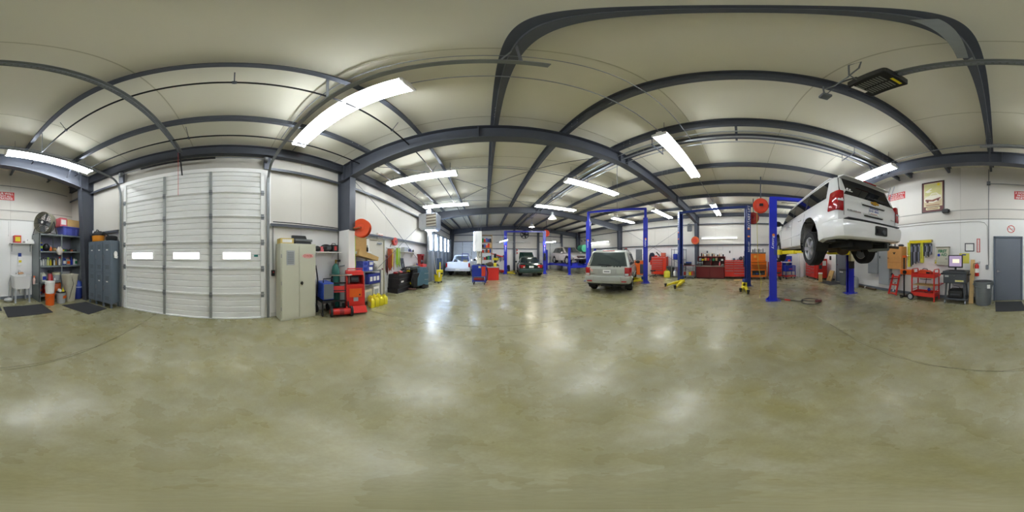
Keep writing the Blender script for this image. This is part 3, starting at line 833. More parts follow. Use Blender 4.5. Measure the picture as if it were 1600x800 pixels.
def vehicle(name, label, cat, loc, rz, S):
    """S: dict of measures. +x forward, +y left"""
    t = thing(name, label, cat, loc, rz)
    P = S['paint']
    b = obj('body', M().loft([body_ring(*s) for s in S['st']]), P, t, smooth=28)
    cut = M()
    for ax in S['axles']:
        for s in (-1, 1):
            cut.cyl((ax, s * (S['w'] - 0.30), S['az']), (ax, s * (S['w'] + 0.2), S['az']), S['ar'], n=28)
    if S.get('bed'):
        x0, x1, wd, zf, zt = S['bed']; cut.box(x0, x1, -wd, wd, zf, zt + 0.3)
    carve(b, cut)
    cab = Cabin(*S['cab'])
    c = obj('roof', cab.mesh(), P, t, smooth=40)
    for s in (-1, 1):
        for pts in S['panes']: obj('side_window', cab.side_pane(pts, s), S['glass'], t)
    rg = S['rear_glass']; obj('rear_window', cab.end_pane(*rg, True), S['glass'], t)
    fg = S['front_glass']; obj('windscreen', cab.end_pane(*fg, False), S.get('fglass', S['glass']), t)
    for ax in S['axles']:
        for s in (-1, 1):
            wheel(t, ax, s * (S['w'] - S['tw'] / 2 - 0.02), S['r'] + S.get('droop', 0), S['r'], S['tw'], S['spk'], S.get('rimm', alloy), name, S.get('rimr', 0.66))
            li = M().ring([(S['ar'], -0.02), (S['ar'] + 0.01, -0.02), (S['ar'] + 0.01, 0.29), (S['ar'] * 0.3, 0.29), (S['ar'] * 0.3, 0.28), (S['ar'], 0.28)], 28, Matrix.Translation((ax, s * (S['w'] - 0.02), S['az'])) @ Matrix.Rotation(R(90 * s), 4, 'X'))
            q = M(); keep = []
            for f in li.f:
                if sum(li.v[i][2] for i in f) / 4 > S['az'] - S['ar'] * 0.55: keep.append(f)
            li.f = keep
            obj('wheel_well', li, under, t)
    return t, cab

# ---- the raised white car
tz = 1.33
ST = [(-2.74, 0.62, 1.28, 0.93, 0.90), (-2.70, 0.60, 1.36, 0.975, 0.93), (-2.5, 0.56, 1.38, 1.0, 0.95), (-2.0, 0.46, 1.38, 1.005, 0.955), (-0.6, 0.42, 1.36, 1.01, 0.955), (0.8, 0.42, 1.34, 1.01, 0.95),
      (1.35, 0.42, 1.28, 1.005, 0.94), (1.9, 0.46, 1.22, 0.995, 0.92), (2.45, 0.50, 1.16, 0.97, 0.88), (2.7, 0.52, 1.06, 0.92, 0.82), (2.80, 0.56, 0.95, 0.86, 0.76)]
S = dict(paint=paintw, st=ST, w=1.0, axles=(-1.52, 1.78), az=0.60, ar=0.52, r=0.415, tw=0.275, spk=5, droop=-0.06,
         cab=(-2.70, 1.52, -2.46, 0.55, 0.955, 0.80, 1.35, 1.97, 0.14), glass=dglass, rear_glass=(0.85, 0.76, 0.14, 0.86), front_glass=(0.82, 0.70, 0.06, 0.86),
         panes=[[(-2.33, 0.06), (-1.30, 0.06), (-1.30, 0.80), (-2.26, 0.80)], [(-1.22, 0.06), (-0.28, 0.06), (-0.28, 0.80), (-1.22, 0.80)], [(-0.18, 0.06), (1.16, 0.06), (0.58, 0.80), (-0.18, 0.80)]])
suv, cabn = vehicle('estate_car', 'large white estate car raised on the blue lift, seen from behind and below', 'car', (5.21, -2.60, tz), 0, S)
# black pillars between the panes, upper trim
for s in (-1, 1):
    for x in (-1.26, -0.23):
        obj('window_pillar', cabn.side_pane([(x - 0.05, 0.06), (x + 0.05, 0.06), (x + 0.05, 0.80), (x - 0.05, 0.80)], s, 0.007), black, suv)
    W = lambda z: 1.0085 if z < 1.05 else 1.0085 - (z - 1.05) * 0.14
    for x in (-1.24, -0.22, 1.18): gap(suv, [(x, 0.5), (x, 0.8), (x, 1.05), (x, 1.30)], s, W)
    gap(suv, [(-1.02, 0.47), (-0.2, 0.46), (1.2, 0.46)], s, lambda z: 0.995)
    obj('side_moulding', M().bar((-0.95, s * 1.012, 0.78), (1.15, s * 1.012, 0.78), 0.012, 0.035), paintw, suv)
    for x in (-1.05, -0.05):
        obj('door_handle', M().bar((x, s * 1.01, 1.16), (x + 0.2, s * 1.01, 1.17), 0.035, 0.035), paintw, suv, bevel=0.008)
    mr = M().sph((1.02, s * 1.17, 1.43), (0.09, 0.15, 0.11), 12, 8).bar((1.05, s * 0.95, 1.38), (1.03, s * 1.1, 1.40), 0.05, 0.06)
    obj('door_mirror', mr, black, suv, smooth=50)
    # tail lamp wrapping the corner
    lm = M()
    ring = []
    for z, o_ in ((1.04, 0.0), (1.06, 0.012), (1.43, 0.012), (1.46, 0.0)):
        ring.append([(-2.50, s * (1.003 + o_ - max(0, z - 1.2) * 0.25), z), (-2.64, s * (1.0 + o_ - max(0, z - 1.2) * 0.25), z), (-2.735 - o_, s * (0.965 - max(0, z - 1.2) * 0.2), z), (-2.752 - o_, s * 0.90, z), (-2.752 - o_, s * 0.82, z), (-2.66, s * 0.82, z), (-2.50, s * 0.92, z)])
    lm.loft(ring); tl = obj('tail_lamp', lm, lampred, suv, smooth=40)
    obj('reversing_lamp', M().box(-2.772, -2.755, min(s * 0.83, s * 0.95), max(s * 0.83, s * 0.95), 1.23, 1.27), lampclr, tl)
    # D pillar bars beside the rear glass are roof coloured; black edge of hatch glass
    obj('rail', M().tube([(-2.2, s * 0.72, 1.99), (-2.1, s * 0.72, 2.03), (0.2, s * 0.70, 2.03), (0.32, s * 0.70, 1.985)], 0.018, 8), paintw, suv).name = 'roof_rail'
# bumper
bp = []
for z, dx, wy in ((0.50, 0.02, 0.92), (0.54, -0.03, 0.97), (0.66, -0.05, 1.0), (0.78, -0.05, 1.012), (0.85, -0.02, 1.0), (0.87, 0.05, 0.98)):
    o = []
    for p in ((-2.25, wy), (-2.62, wy), (-2.74, wy * 0.975), (-2.82, wy * 0.90), (-2.87, wy * 0.55), (-2.88, 0.0)):
        o.append((p[0] + dx * (1 if p[0] < -2.5 else 0.0), p[1], z))
    rr = o + [(x, -y, z) for x, y, z in reversed(o[:-1])]
    bp.append(rr + [(-2.25, -wy + 0.08, z), (-2.7, -0.80, z), (-2.7, 0.80, z), (-2.25, wy - 0.08, z)])
bump_ = obj('bumper', M().loft(bp), paintw, suv, smooth=35)
obj('bumper_step', M().box(-2.88, -2.74, -0.80, 0.80, 0.87, 0.895), black, suv)
obj('hitch_opening', M().prism(rrect(-0.24, 0.14, 0.60, 0.80, 0.03), -2.945, -2.90, 'x'), black, suv)
obj('tow_socket', M().cyl((-2.965, -0.12, 0.68), (-2.90, -0.12, 0.68), 0.05, n=14), dgrey, suv)
obj('tow_receiver', M().box(-2.965, -2.90, 0.0, 0.09, 0.65, 0.74), blackm, suv)
# tailgate details
obj('shut_line', M().tube([(-2.748, 0.80, 0.96), (-2.752, 0.80, 1.34)], 0.005, 4), seamk, suv); obj('shut_line', M().tube([(-2.748, -0.80, 0.96), (-2.752, -0.80, 1.34)], 0.005, 4), seamk, suv)
for z, a in ((1.27, 0.36), (1.04, 0.30)):
    obj('plate_ledge', M().prism([(-2.745, z + 0.045), (-2.79, z + 0.018), (-2.79, z), (-2.745, z - 0.01)], -a, a, 'y'), paintw, suv, bevel=0.006)
    obj('plate_gap', M().box(-2.778, -2.745, -a + 0.02, a - 0.02, z - 0.022, z - 0.008), seamk, suv)
pl = obj('number_plate', M().box(-2.765, -2.752, -0.155, 0.155, 1.085, 1.235), paper, suv, bevel=0.004)
platet = mat('plate_blue', '2a3f9c', 0.5); platered = mat('plate_red', 'b8323a', 0.5)
txt('plate_number', 'BXK 8865', 0.078, platet, (-2.767, 0, 1.158), (90, 0, -90), suv, 0.92, 0.0008, 0.001)
txt('plate_state', 'NORTH CAROLINA', 0.026, platered, (-2.767, 0, 1.100), (90, 0, -90), suv, 0.9)
obj('plate_band', M().box(-2.768, -2.764, -0.14, 0.14, 1.208, 1.226), platet, suv)
bt = M().prism([(-0.125, -0.022), (-0.05, -0.022), (-0.036, -0.042), (0.062, -0.042), (0.046, -0.022), (0.112, -0.022), (0.125, 0.022), (0.05, 0.022), (0.036, 0.042), (-0.062, 0.042), (-0.046, 0.022), (-0.112, 0.022)], -2.80, -2.775, 'x', Matrix.Translation((0, 0, 1.345)))
obj('badge', bt, gold, suv, bevel=0.003)
obj('badge_mount', M().box(-2.78, -2.735, -0.07, 0.07, 1.325, 1.365), paintw, suv)
txt('model_lettering', 'SUBURBAN', 0.052, chrome, (-2.757, 0.56, 1.07), (90, 0, -90), suv, 1.35, 0.004)
obj('trim_badge', M().box(-2.760, -2.752, -0.74, -0.60, 1.06, 1.075), chrome, suv)
obj('spoiler', M().loft([[(-2.45, y, 1.965), (-2.62, y * 0.98, 1.925), (-2.63, y * 0.98, 1.900), (-2.45, y, 1.91)] for y in (-0.74, -0.4, 0, 0.4, 0.74)]), paintw, suv, smooth=40)
obj('brake_lamp', M().box(-2.645, -2.625, -0.2, 0.2, 1.90, 1.92), lampred, suv)
obj('wiper', M().bar((-2.70, -0.45, 1.475), (-2.69, 0.12, 1.49), 0.02, 0.02).cyl((-2.66, 0.12, 1.48), (-2.73, 0.12, 1.48), 0.03, n=10).bar((-2.69, -0.50, 1.50), (-2.68, -0.1, 1.51), 0.02, 0.025), black, suv)
spl('window_decal', M().prism([(0.52, 1.53), (0.70, 1.53), (0.70, 1.545), (0.52, 1.545)], -2.66, -2.645, 'x').cyl((-2.65, 0.58, 1.575), (-2.635, 0.58, 1.575), 0.022, n=8).cyl((-2.65, 0.645, 1.58), (-2.635, 0.645, 1.58), 0.024, n=8), paper, suv)
# underside
obj('floor_pan', M().box(-2.55, 2.55, -0.86, 0.86, 0.46, 0.50), under, suv)
for s in (-1, 1): obj('frame_rail', M().box(-2.65, 2.5, s * 0.55 - 0.05, s * 0.55 + 0.05, 0.36, 0.47), under, suv)
obj('spare_tyre', M().ring([(0.26, 0.30), (0.28, 0.26), (0.37, 0.25), (0.40, 0.30), (0.40, 0.42), (0.37, 0.46), (0.26, 0.44)], 32, Matrix.Translation((-2.22, 0.05, 0.08))).cyl((-2.22, 0.05, 0.36), (-2.22, 0.05, 0.40), 0.25, n=24), rubber, suv, smooth=40)
obj('rear_axle', M().cyl((-1.52, -0.8, 0.36), (-1.52, 0.8, 0.36), 0.05, n=12).sph((-1.52, -0.05, 0.36), (0.19, 0.20, 0.17), 14, 10), rust, suv, smooth=50)
obj('exhaust_pipe', M().tube([(-0.2, -0.40, 0.32), (-1.1, -0.42, 0.34), (-1.6, -0.48, 0.44), (-2.1, -0.62, 0.40), (-2.62, -0.80, 0.40), (-2.83, -0.84, 0.38)], 0.036, 10), rust, suv, smooth=50)
obj('silencer', M().cyl((-2.05, -0.56, 0.38), (-2.6, -0.70, 0.40), 0.10, n=16), galv_d, suv, smooth=40)
obj('drive_shaft', M().cyl((-1.4, 0, 0.37), (0.6, 0, 0.38), 0.045, n=12), rust, suv, smooth=50)
obj('front_axle', M().cyl((1.78, -0.75, 0.38), (1.78, 0.75, 0.38), 0.04, n=10).box(1.55, 2.0, -0.4, 0.4, 0.32, 0.46), under, suv)
for s in (-1, 1):
    obj('coil_spring', M().tube([(-1.42 + 0.07 * math.cos(a), s * 0.5 + 0.07 * math.sin(a), 0.40 + a * 0.0042) for a in [i * 0.6 for i in range(60)]], 0.010, 5), blackm, suv)
    obj('shock_absorber', M().cyl((-1.7, s * 0.62, 0.28), (-1.62, s * 0.55, 0.62), 0.03, n=10), blackm, suv)
obj('fuel_tank', M().prism(rrect(-0.4, 1.0, 0.1, 0.5, 0.06), 0.30, 0.46, 'z'), under, suv)

# ---- the silver car with roof rails
ST = [(-2.36, 0.50, 0.98, 0.86, 0.84), (-2.30, 0.46, 1.08, 0.92, 0.86), (-2.0, 0.42, 1.10, 0.945, 0.885), (-1.0, 0.38, 1.10, 0.95, 0.89), (0.6, 0.38, 1.08, 0.95, 0.885), (1.05, 0.38, 1.05, 0.945, 0.87),
      (1.6, 0.44, 1.02, 0.935, 0.84), (2.1, 0.48, 0.95, 0.89, 0.78), (2.32, 0.50, 0.86, 0.82, 0.72), (2.40, 0.54, 0.8, 0.76, 0.66)]
S = dict(paint=paints, st=ST, w=0.945, axles=(-1.42, 1.45), az=0.40, ar=0.42, r=0.365, tw=0.245, spk=6,
         cab=(-2.30, 1.10, -2.0, 0.25, 0.885, 0.72, 1.08, 1.74, 0.13), glass=cglass, rear_glass=(0.80, 0.66, 0.02, 0.86), front_glass=(0.76, 0.62, 0.06, 0.86),
         panes=[[(-2.0, 0.06), (-1.08, 0.06), (-1.08, 0.80), (-1.9, 0.80)], [(-1.0, 0.06), (-0.18, 0.06), (-0.18, 0.80), (-1.0, 0.80)], [(-0.1, 0.06), (0.86, 0.06), (0.30, 0.80), (-0.1, 0.80)]])
hd = 90 - 56
tb, cabn = vehicle('sport_utility_car', 'silver-grey car with black roof rails standing on the floor between blue lift posts', 'car', (5.1 + 1.42 * 0.829, 5.19 + 1.42 * 0.559, 0), hd, S)
for s in (-1, 1):
    obj('roof_rail', M().tube([(-1.85, s * 0.62, 1.74), (-1.75, s * 0.62, 1.80), (-0.1, s * 0.62, 1.80), (0.02, s * 0.62, 1.745)], 0.018, 8), black, tb)
    W = lambda z: 0.951 if z < 0.84 else 0.951 - (z - 0.84) * 0.2
    for x in (-1.02, -0.12, 0.92): gap(tb, [(x, 0.42), (x, 0.7), (x, 0.84), (x, 1.04)], s, W)
    obj('side_moulding', M().bar((-0.95, s * 0.956, 0.62), (0.9, s * 0.956, 0.62), 0.02, 0.07), plastic_t, tb)
    obj('door_mirror', M().sph((0.78, s * 1.07, 1.17), (0.08, 0.13, 0.09), 12, 8).bar((0.8, s * 0.9, 1.12), (0.79, s * 1.0, 1.15), 0.04, 0.05), black, tb, smooth=50)
    for x in (-0.85, 0.05): obj('door_handle', M().bar((x, s * 0.945, 0.98), (x + 0.16, s * 0.945, 0.985), 0.03, 0.03), paints, tb, bevel=0.006)
    rg = []
    for z in (0.72, 0.74, 1.02, 1.05):
        o_ = 0.0 if z in (0.72, 1.05) else 0.01
        rg.append([(-2.1, s * (0.945 + o_), z), (-2.26, s * (0.93 + o_), z), (-2.355 - o_, s * 0.87, z), (-2.37 - o_, s * 0.70, z), (-2.28, s * 0.70, z), (-2.1, s * 0.86, z)])
    tl = obj('tail_lamp', M().loft(rg), lampred, tb, smooth=40)
    obj('indicator_lamp', M().box(-2.392, -2.375, min(s * 0.71, s * 0.85), max(s * 0.71, s * 0.85), 0.74, 0.82), lampclr, tl)
    obj('reflector', M().box(-2.485, -2.46, s * 0.68 - 0.1, s * 0.68 + 0.1, 0.50, 0.54), lampred, tb)
bp = []
for z, dx, wy in ((0.40, 0.06, 0.90), (0.44, 0.0, 0.93), (0.60, -0.02, 0.955), (0.70, 0.0, 0.95), (0.72, 0.06, 0.93)):
    o = [(p + (dx if p < -2.0 else 0), q, z) for p, q in ((-1.92, wy), (-2.2, wy), (-2.36, wy * 0.94), (-2.43, wy * 0.7), (-2.46, 0))]
    bp.append(o + [(x, -y, z) for x, y, z in reversed(o[:-1])] + [(-1.92, -wy + 0.06, z), (-2.3, -0.8, z), (-2.3, 0.8, z), (-1.92, wy - 0.06, z)])
obj('bumper', M().loft(bp), paints, tb, smooth=35)
obj('bumper_pad', M().box(-2.49, -2.46, -0.55, 0.55, 0.52, 0.70), plastic_t, tb, bevel=0.006)
obj('tow_receiver', M().box(-2.52, -2.2, -0.22, 0.22, 0.33, 0.41), blackm, tb)
obj('plate_recess', M().box(-2.385, -2.35, -0.36, 0.36, 0.80, 0.98), plastic_t, tb)
obj('number_plate', M().box(-2.395, -2.384, -0.155, 0.155, 0.82, 0.96), paper, tb)
obj('plate_band', M().box(-2.397, -2.395, -0.11, 0.11, 0.87, 0.91), grey, tb)
obj('high_brake_lamp', M().box(-2.04, -2.02, -0.25, 0.25, 1.70, 1.725), lampred, tb)
obj('rear_wiper', M().bar((-2.325, -0.1, 1.14), (-2.30, 0.38, 1.17), 0.02, 0.02).box(-2.36, -2.29, -0.16, 0.0, 1.10, 1.14), black, tb)
for y in (-0.52, -0.40, -0.28, 0.04, 0.12, 0.20): obj('hatch_clip', M().cyl((-2.345, y, 1.085), (-2.325, y, 1.085), 0.022, n=8), black, tb)
for y, z, r_ in ((0.62, 0.92, 0.05), (0.68, 0.98, 0.04), (0.76, 1.17, 0.045)):
    obj('sticker', M().cyl((-2.365, y, z), (-2.352, y, z), r_, n=14), mat('sticker_pink', 'e2b4a8', 0.5), tb)
txt('model_lettering', 'TRAILBLAZER', 0.05, chrome, (-2.372, -0.52, 0.80), (90, 0, -90), tb, 0.9, 0.003)
txt('make_lettering', 'CHEVROLET', 0.05, chrome, (-2.372, 0.62, 0.80), (90, 0, -90), tb, 0.9, 0.003)
obj('shut_line', M().tube([(-2.36, 0.69, 0.74), (-2.36, 0.69, 1.05)], 0.004, 4), seamk, tb); obj('shut_line', M().tube([(-2.36, -0.69, 0.74), (-2.36, -0.69, 1.05)], 0.004, 4), seamk, tb)
obj('floor_pan', M().box(-2.3, 2.2, -0.8, 0.8, 0.34, 0.42), under, tb)
obj('exhaust_pipe', M().tube([(0, -0.4, 0.28), (-1.8, -0.5, 0.3), (-2.4, -0.6, 0.3)], 0.03, 8), rust, tb)
obj('rear_axle', M().cyl((-1.42, -0.75, 0.34), (-1.42, 0.75, 0.34), 0.045, n=10).sph((-1.42, 0, 0.34), (0.15, 0.16, 0.14), 12, 8), under, tb)
obj('roof_beacon', M().box(-1.2, -1.0, -0.66, -0.58, 1.80, 1.86), lampred, tb)

# ---- the dark green sedan with its bonnet up
ST = [(-2.38, 0.50, 0.86, 0.78, 0.72), (-2.32, 0.40, 0.95, 0.85, 0.74), (-2.1, 0.32, 1.0, 0.88, 0.78), (-1.3, 0.26, 1.0, 0.90, 0.81), (0.0, 0.24, 0.96, 0.90, 0.82), (0.85, 0.24, 0.94, 0.895, 0.80),
      (1.3, 0.30, 0.90, 0.885, 0.77), (1.9, 0.34, 0.82, 0.85, 0.70), (2.3, 0.36, 0.72, 0.78, 0.62), (2.40, 0.42, 0.64, 0.70, 0.55)]
S = dict(paint=paintg, st=ST, w=0.89, axles=(-1.35, 1.45), az=0.33, ar=0.355, r=0.32, tw=0.225, spk=8,
         cab=(-1.72, 1.0, -1.05, 0.25, 0.80, 0.60, 0.96, 1.43, 0.13), glass=cglass, rear_glass=(0.70, 0.52, 0.04, 0.86), front_glass=(0.70, 0.54, 0.06, 0.86),
         panes=[[(-1.25, 0.08), (-0.48, 0.08), (-0.48, 0.82), (-0.95, 0.82)], [(-0.40, 0.08), (0.74, 0.08), (0.22, 0.82), (-0.40, 0.82)]])
sd, cabn = vehicle('saloon_car', 'dark green saloon car with its bonnet raised, tail toward the room', 'car', (3.23 + 2.40 * 0.156, 11.04 + 2.40 * 0.988, 0), 81, S)
for s in (-1, 1):
    tl = obj('tail_lamp', M().loft([[(-2.15, s * 0.888, z), (-2.30, s * 0.865, z), (-2.385, s * 0.76, z), (-2.40, s * 0.45, z), (-2.30, s * 0.45, z), (-2.15, s * 0.78, z)] for z in (0.66, 0.86)]), lampred, sd, smooth=40)
    obj('reversing_lamp', M().box(-2.412, -2.40, min(s * 0.47, s * 0.58), max(s * 0.47, s * 0.58), 0.68, 0.75), lampclr, tl)
    obj('door_mirror', M().sph((0.72, s * 0.99, 1.0), (0.06, 0.11, 0.07), 10, 8), paintg, sd, smooth=50)
    W = lambda z: 0.901 if z < 0.75 else 0.901 - (z - 0.75) * 0.3
    for x in (-1.15, -0.44, 0.8): gap(sd, [(x, 0.3), (x, 0.75), (x, 0.92)], s, W)
    obj('door_skin_strip', M().bar((-1.0, s * 0.905, 0.55), (1.0, s * 0.905, 0.55), 0.015, 0.09), dgrey, sd)
bp = []
for z, dx, wy in ((0.28, 0.08, 0.84), (0.36, 0.0, 0.88), (0.52, -0.02, 0.90), (0.60, 0.0, 0.89), (0.62, 0.06, 0.86)):
    o = [(p + (dx if p < -2.0 else 0), q, z) for p, q in ((-1.75, wy), (-2.2, wy), (-2.36, wy * 0.92), (-2.46, wy * 0.6), (-2.48, 0))]
    bp.append(o + [(x, -y, z) for x, y, z in reversed(o[:-1])] + [(-1.75, -wy + 0.06, z), (-2.3, -0.7, z), (-2.3, 0.7, z), (-1.75, wy - 0.06, z)])
obj('bumper', M().loft(bp), mat('green_bumper', '1d3a36', 0.3, 0.1, 0.05, coat=0.4), sd, smooth=35)
obj('number_plate', M().box(-2.42, -2.395, -0.16, 0.16, 0.66, 0.80), paper, sd)
obj('plate_recess', M().box(-2.405, -2.38, -0.40, 0.40, 0.64, 0.83), paintg, sd)
hood = M().loft([[(0, y * 0.72, 0.0), (0.5, y * 0.70, 0.05), (1.1, y * 0.60, -0.02), (1.1, y * 0.60, -0.05), (0.5, y * 0.68, 0.02), (0, y * 0.70, -0.03)] for y in (-1, -0.5, 0, 0.5, 1)])
hood.v = [tuple(Matrix.Translation((1.05, 0, 1.0)) @ Matrix.Rotation(R(-52), 4, 'Y') @ Vector(p)) for p in hood.v]
obj('bonnet', hood, paintg, sd, smooth=40)
obj('engine_block', M().box(1.15, 2.1, -0.5, 0.5, 0.5, 0.94), under, sd)
for s in (-1, 1): obj('front_seat', M().box(-0.1, 0.05, s * 0.36 - 0.22, s * 0.36 + 0.22, 0.7, 1.22).box(-0.05, 0.03, s * 0.36 - 0.11, s * 0.36 + 0.11, 1.22, 1.36), mat('seat_grey', '8c8c78', 0.7), sd)
obj('parcel_shelf', M().box(-1.6, -0.9, -0.62, 0.62, 0.95, 0.975), mat('shelf_fabric', 'b6b694', 0.8), sd)

# ---- pale silver car on the four-post lift (front toward the room)
ST = [(-2.24, 0.50, 0.95, 0.84, 0.80), (-2.16, 0.44, 1.04, 0.90, 0.84), (-1.8, 0.36, 1.06, 0.925, 0.86), (-0.8, 0.32, 1.03, 0.93, 0.86), (0.6, 0.32, 0.99, 0.93, 0.86), (1.0, 0.33, 0.98, 0.925, 0.84),
      (1.5, 0.38, 0.95, 0.915, 0.80), (1.95, 0.42, 0.88, 0.87, 0.72), (2.2, 0.44, 0.78, 0.78, 0.62), (2.28, 0.48, 0.70, 0.70, 0.54)]
S = dict(paint=paintp, st=ST, w=0.92, axles=(-1.28, 1.37), az=0.37, ar=0.40, r=0.345, tw=0.235, spk=7,
         cab=(-2.1, 1.05, -1.55, 0.20, 0.85, 0.66, 1.02, 1.62, 0.14), glass=cglass, rear_glass=(0.74, 0.58, 0.05, 0.84), front_glass=(0.74, 0.60, 0.05, 0.88),
         panes=[[(-1.72, 0.10), (-1.12, 0.06), (-1.12, 0.80), (-1.42, 0.80)], [(-1.05, 0.06), (-0.25, 0.06), (-0.25, 0.82), (-1.05, 0.82)], [(-0.18, 0.06), (0.78, 0.06), (0.2, 0.82), (-0.18, 0.82)]])
rx, cabn = vehicle('crossover_car', 'pale silver crossover car parked on the blue four-post lift, nose toward the room', 'car', (7.75, 13.9, 0.76), -90, S)
for s in (-1, 1):
    hl = M().loft([[(2.02, s * 0.86, z), (2.20, s * 0.72, z - 0.02), (2.275, s * 0.48, z - 0.03), (2.16, s * 0.46, z), (1.95, s * 0.72, z)] for z in (0.70, 0.82)])
    obj('headlamp', hl, lampclr, rx, smooth=40)
    obj('fog_lamp', M().box(2.20, 2.27, s * 0.62 - 0.11, s * 0.62 + 0.11, 0.50, 0.60), black, rx)
    obj('door_mirror', M().sph((0.72, s * 1.03, 1.06), (0.07, 0.12, 0.08), 10, 8), paintp, rx, smooth=50)
    W = lambda z: 0.931 if z < 0.78 else 0.931 - (z - 0.78) * 0.3
    for x in (-1.1, -0.22, 0.85): gap(rx, [(x, 0.38), (x, 0.78), (x, 0.98)], s, W)
obj('grille', M().prism([(-0.42, 0.76), (0.42, 0.76), (0.34, 0.58), (-0.34, 0.58)], 2.26, 2.32, 'x'), black, rx)
obj('grille_bar', M().bar((2.33, -0.38, 0.70), (2.33, 0.38, 0.70), 0.02, 0.035), chrome, rx)
obj('lower_intake', M().box(2.22, 2.33, -0.6, 0.6, 0.38, 0.50), black, rx)
obj('front_bumper', M().loft([[(2.1, y * 0.86, z), (2.24 + d, y * 0.72, z), (2.31 + d, y * 0.3, z), (2.16, y * 0.3, z), (2.0, y * 0.80, z)] for y, z, d in ((1, 0.5, 0.0), (1, 0.58, 0.02))]), paintp, rx)
obj('number_plate', M().box(2.335, 2.345, -0.15, 0.15, 0.50, 0.58), paper, rx)
obj('bonnet_scoop', M().prism([(1.0, 1.0), (1.7, 0.955), (2.15, 0.86), (2.15, 0.85), (1.0, 0.98)], -0.3, 0.3, 'y'), paintp, rx)

# ---- white pickup with a loaded bed
ST = [(-2.55, 0.48, 1.02, 0.80, 0.78), (-2.50, 0.44, 1.05, 0.86, 0.82), (-1.4, 0.38, 1.05, 0.88, 0.83), (-0.6, 0.36, 1.05, 0.88, 0.83), (0.6, 0.36, 1.04, 0.88, 0.83), (0.9, 0.38, 1.03, 0.88, 0.81), (1.6, 0.42, 0.98, 0.86, 0.76), (2.3, 0.44, 0.90, 0.82, 0.7), (2.5, 0.48, 0.8, 0.76, 0.64)]
S = dict(paint=paintk, st=ST, w=0.875, axles=(-1.45, 1.5), az=0.38, ar=0.40, r=0.35, tw=0.22, spk=6, bed=(-2.47, -0.72, 0.70, 0.62, 1.1),
         cab=(-0.62, 1.0, -0.5, 0.40, 0.82, 0.64, 1.03, 1.60, 0.12), glass=cglass, rear_glass=(0.66, 0.54, 0.06, 0.82), front_glass=(0.7, 0.56, 0.06, 0.86),
         panes=[[(-0.35, 0.08), (0.72, 0.08), (0.36, 0.80), (-0.35, 0.80)]])
pk, cabn = vehicle('pickup_truck', 'white pickup truck with equipment in its open bed, by the far sectional door', 'truck', (-1.97, 14.15, 0), 90, S)
for s in (-1, 1):
    obj('tail_lamp', M().box(-2.575, -2.40, s * 0.83 - 0.06, s * 0.83 + 0.06, 0.70, 0.98), lampred, pk, bevel=0.01)
    obj('door_mirror', M().sph((0.75, s * 1.02, 1.15), (0.06, 0.13, 0.09), 10, 8), black, pk, smooth=50)
obj('bumper', M().prism(rrect(-0.90, 0.90, 0.42, 0.62, 0.04), -2.72, -2.55, 'x'), mat('chrome_bumper', 'd8dce2', 0.3, 0.6, 0.05), pk)
obj('number_plate', M().box(-2.73, -2.72, -0.15, 0.15, 0.48, 0.58), paper, pk)
obj('tailgate', M().box(-2.60, -2.50, -0.74, 0.74, 0.62, 0.72), paintk, pk)
# things in the bed
g1 = thing('air_compressor', 'black portable air compressor lying in the bed of the white pickup', 'compressor', (-2.3, 12.6, 0.64))
obj('tank', M().cyl((-0.35, 0, 0.18), (0.25, 0, 0.18), 0.16, n=18).sph((-0.35, 0, 0.18), (0.07, 0.16, 0.16)).sph((0.25, 0, 0.18), (0.07, 0.16, 0.16)), black, g1, smooth=50)
obj('pump', M().box(-0.15, 0.12, -0.1, 0.1, 0.33, 0.52).cyl((-0.05, 0, 0.5), (-0.05, 0, 0.6), 0.07, n=12), dgrey, g1)
obj('handle', M().tube([(0.28, -0.12, 0.3), (0.42, -0.12, 0.4), (0.42, 0.12, 0.4), (0.28, 0.12, 0.3)], 0.015, 6), blackm, g1)
g2 = thing('hand_truck', 'blue steel hand truck standing upright in the pickup bed', 'hand truck', (-1.55, 12.55, 0.64))
for s in (-1, 1): obj('upright', M().bar((s * 0.24, 0, 0), (s * 0.24, 0.08, 1.05), 0.035, 0.035), cartblue, g2)
for z in (0.05, 0.35, 0.7, 1.03): obj('crossbar', M().bar((-0.24, z * 0.08, z), (0.24, z * 0.08, z), 0.03, 0.03), cartblue, g2)
g3 = thing('storage_box', 'small plywood box on the hand truck in the pickup bed', 'box', (-1.55, 12.70, 0.82))
obj('body', M().box(-0.16, 0.16, -0.05, 0.2, 0, 0.3), wood, g3, bevel=0.006); obj('lid', M().box(-0.17, 0.17, -0.06, 0.21, 0.3, 0.325), wood, g3)
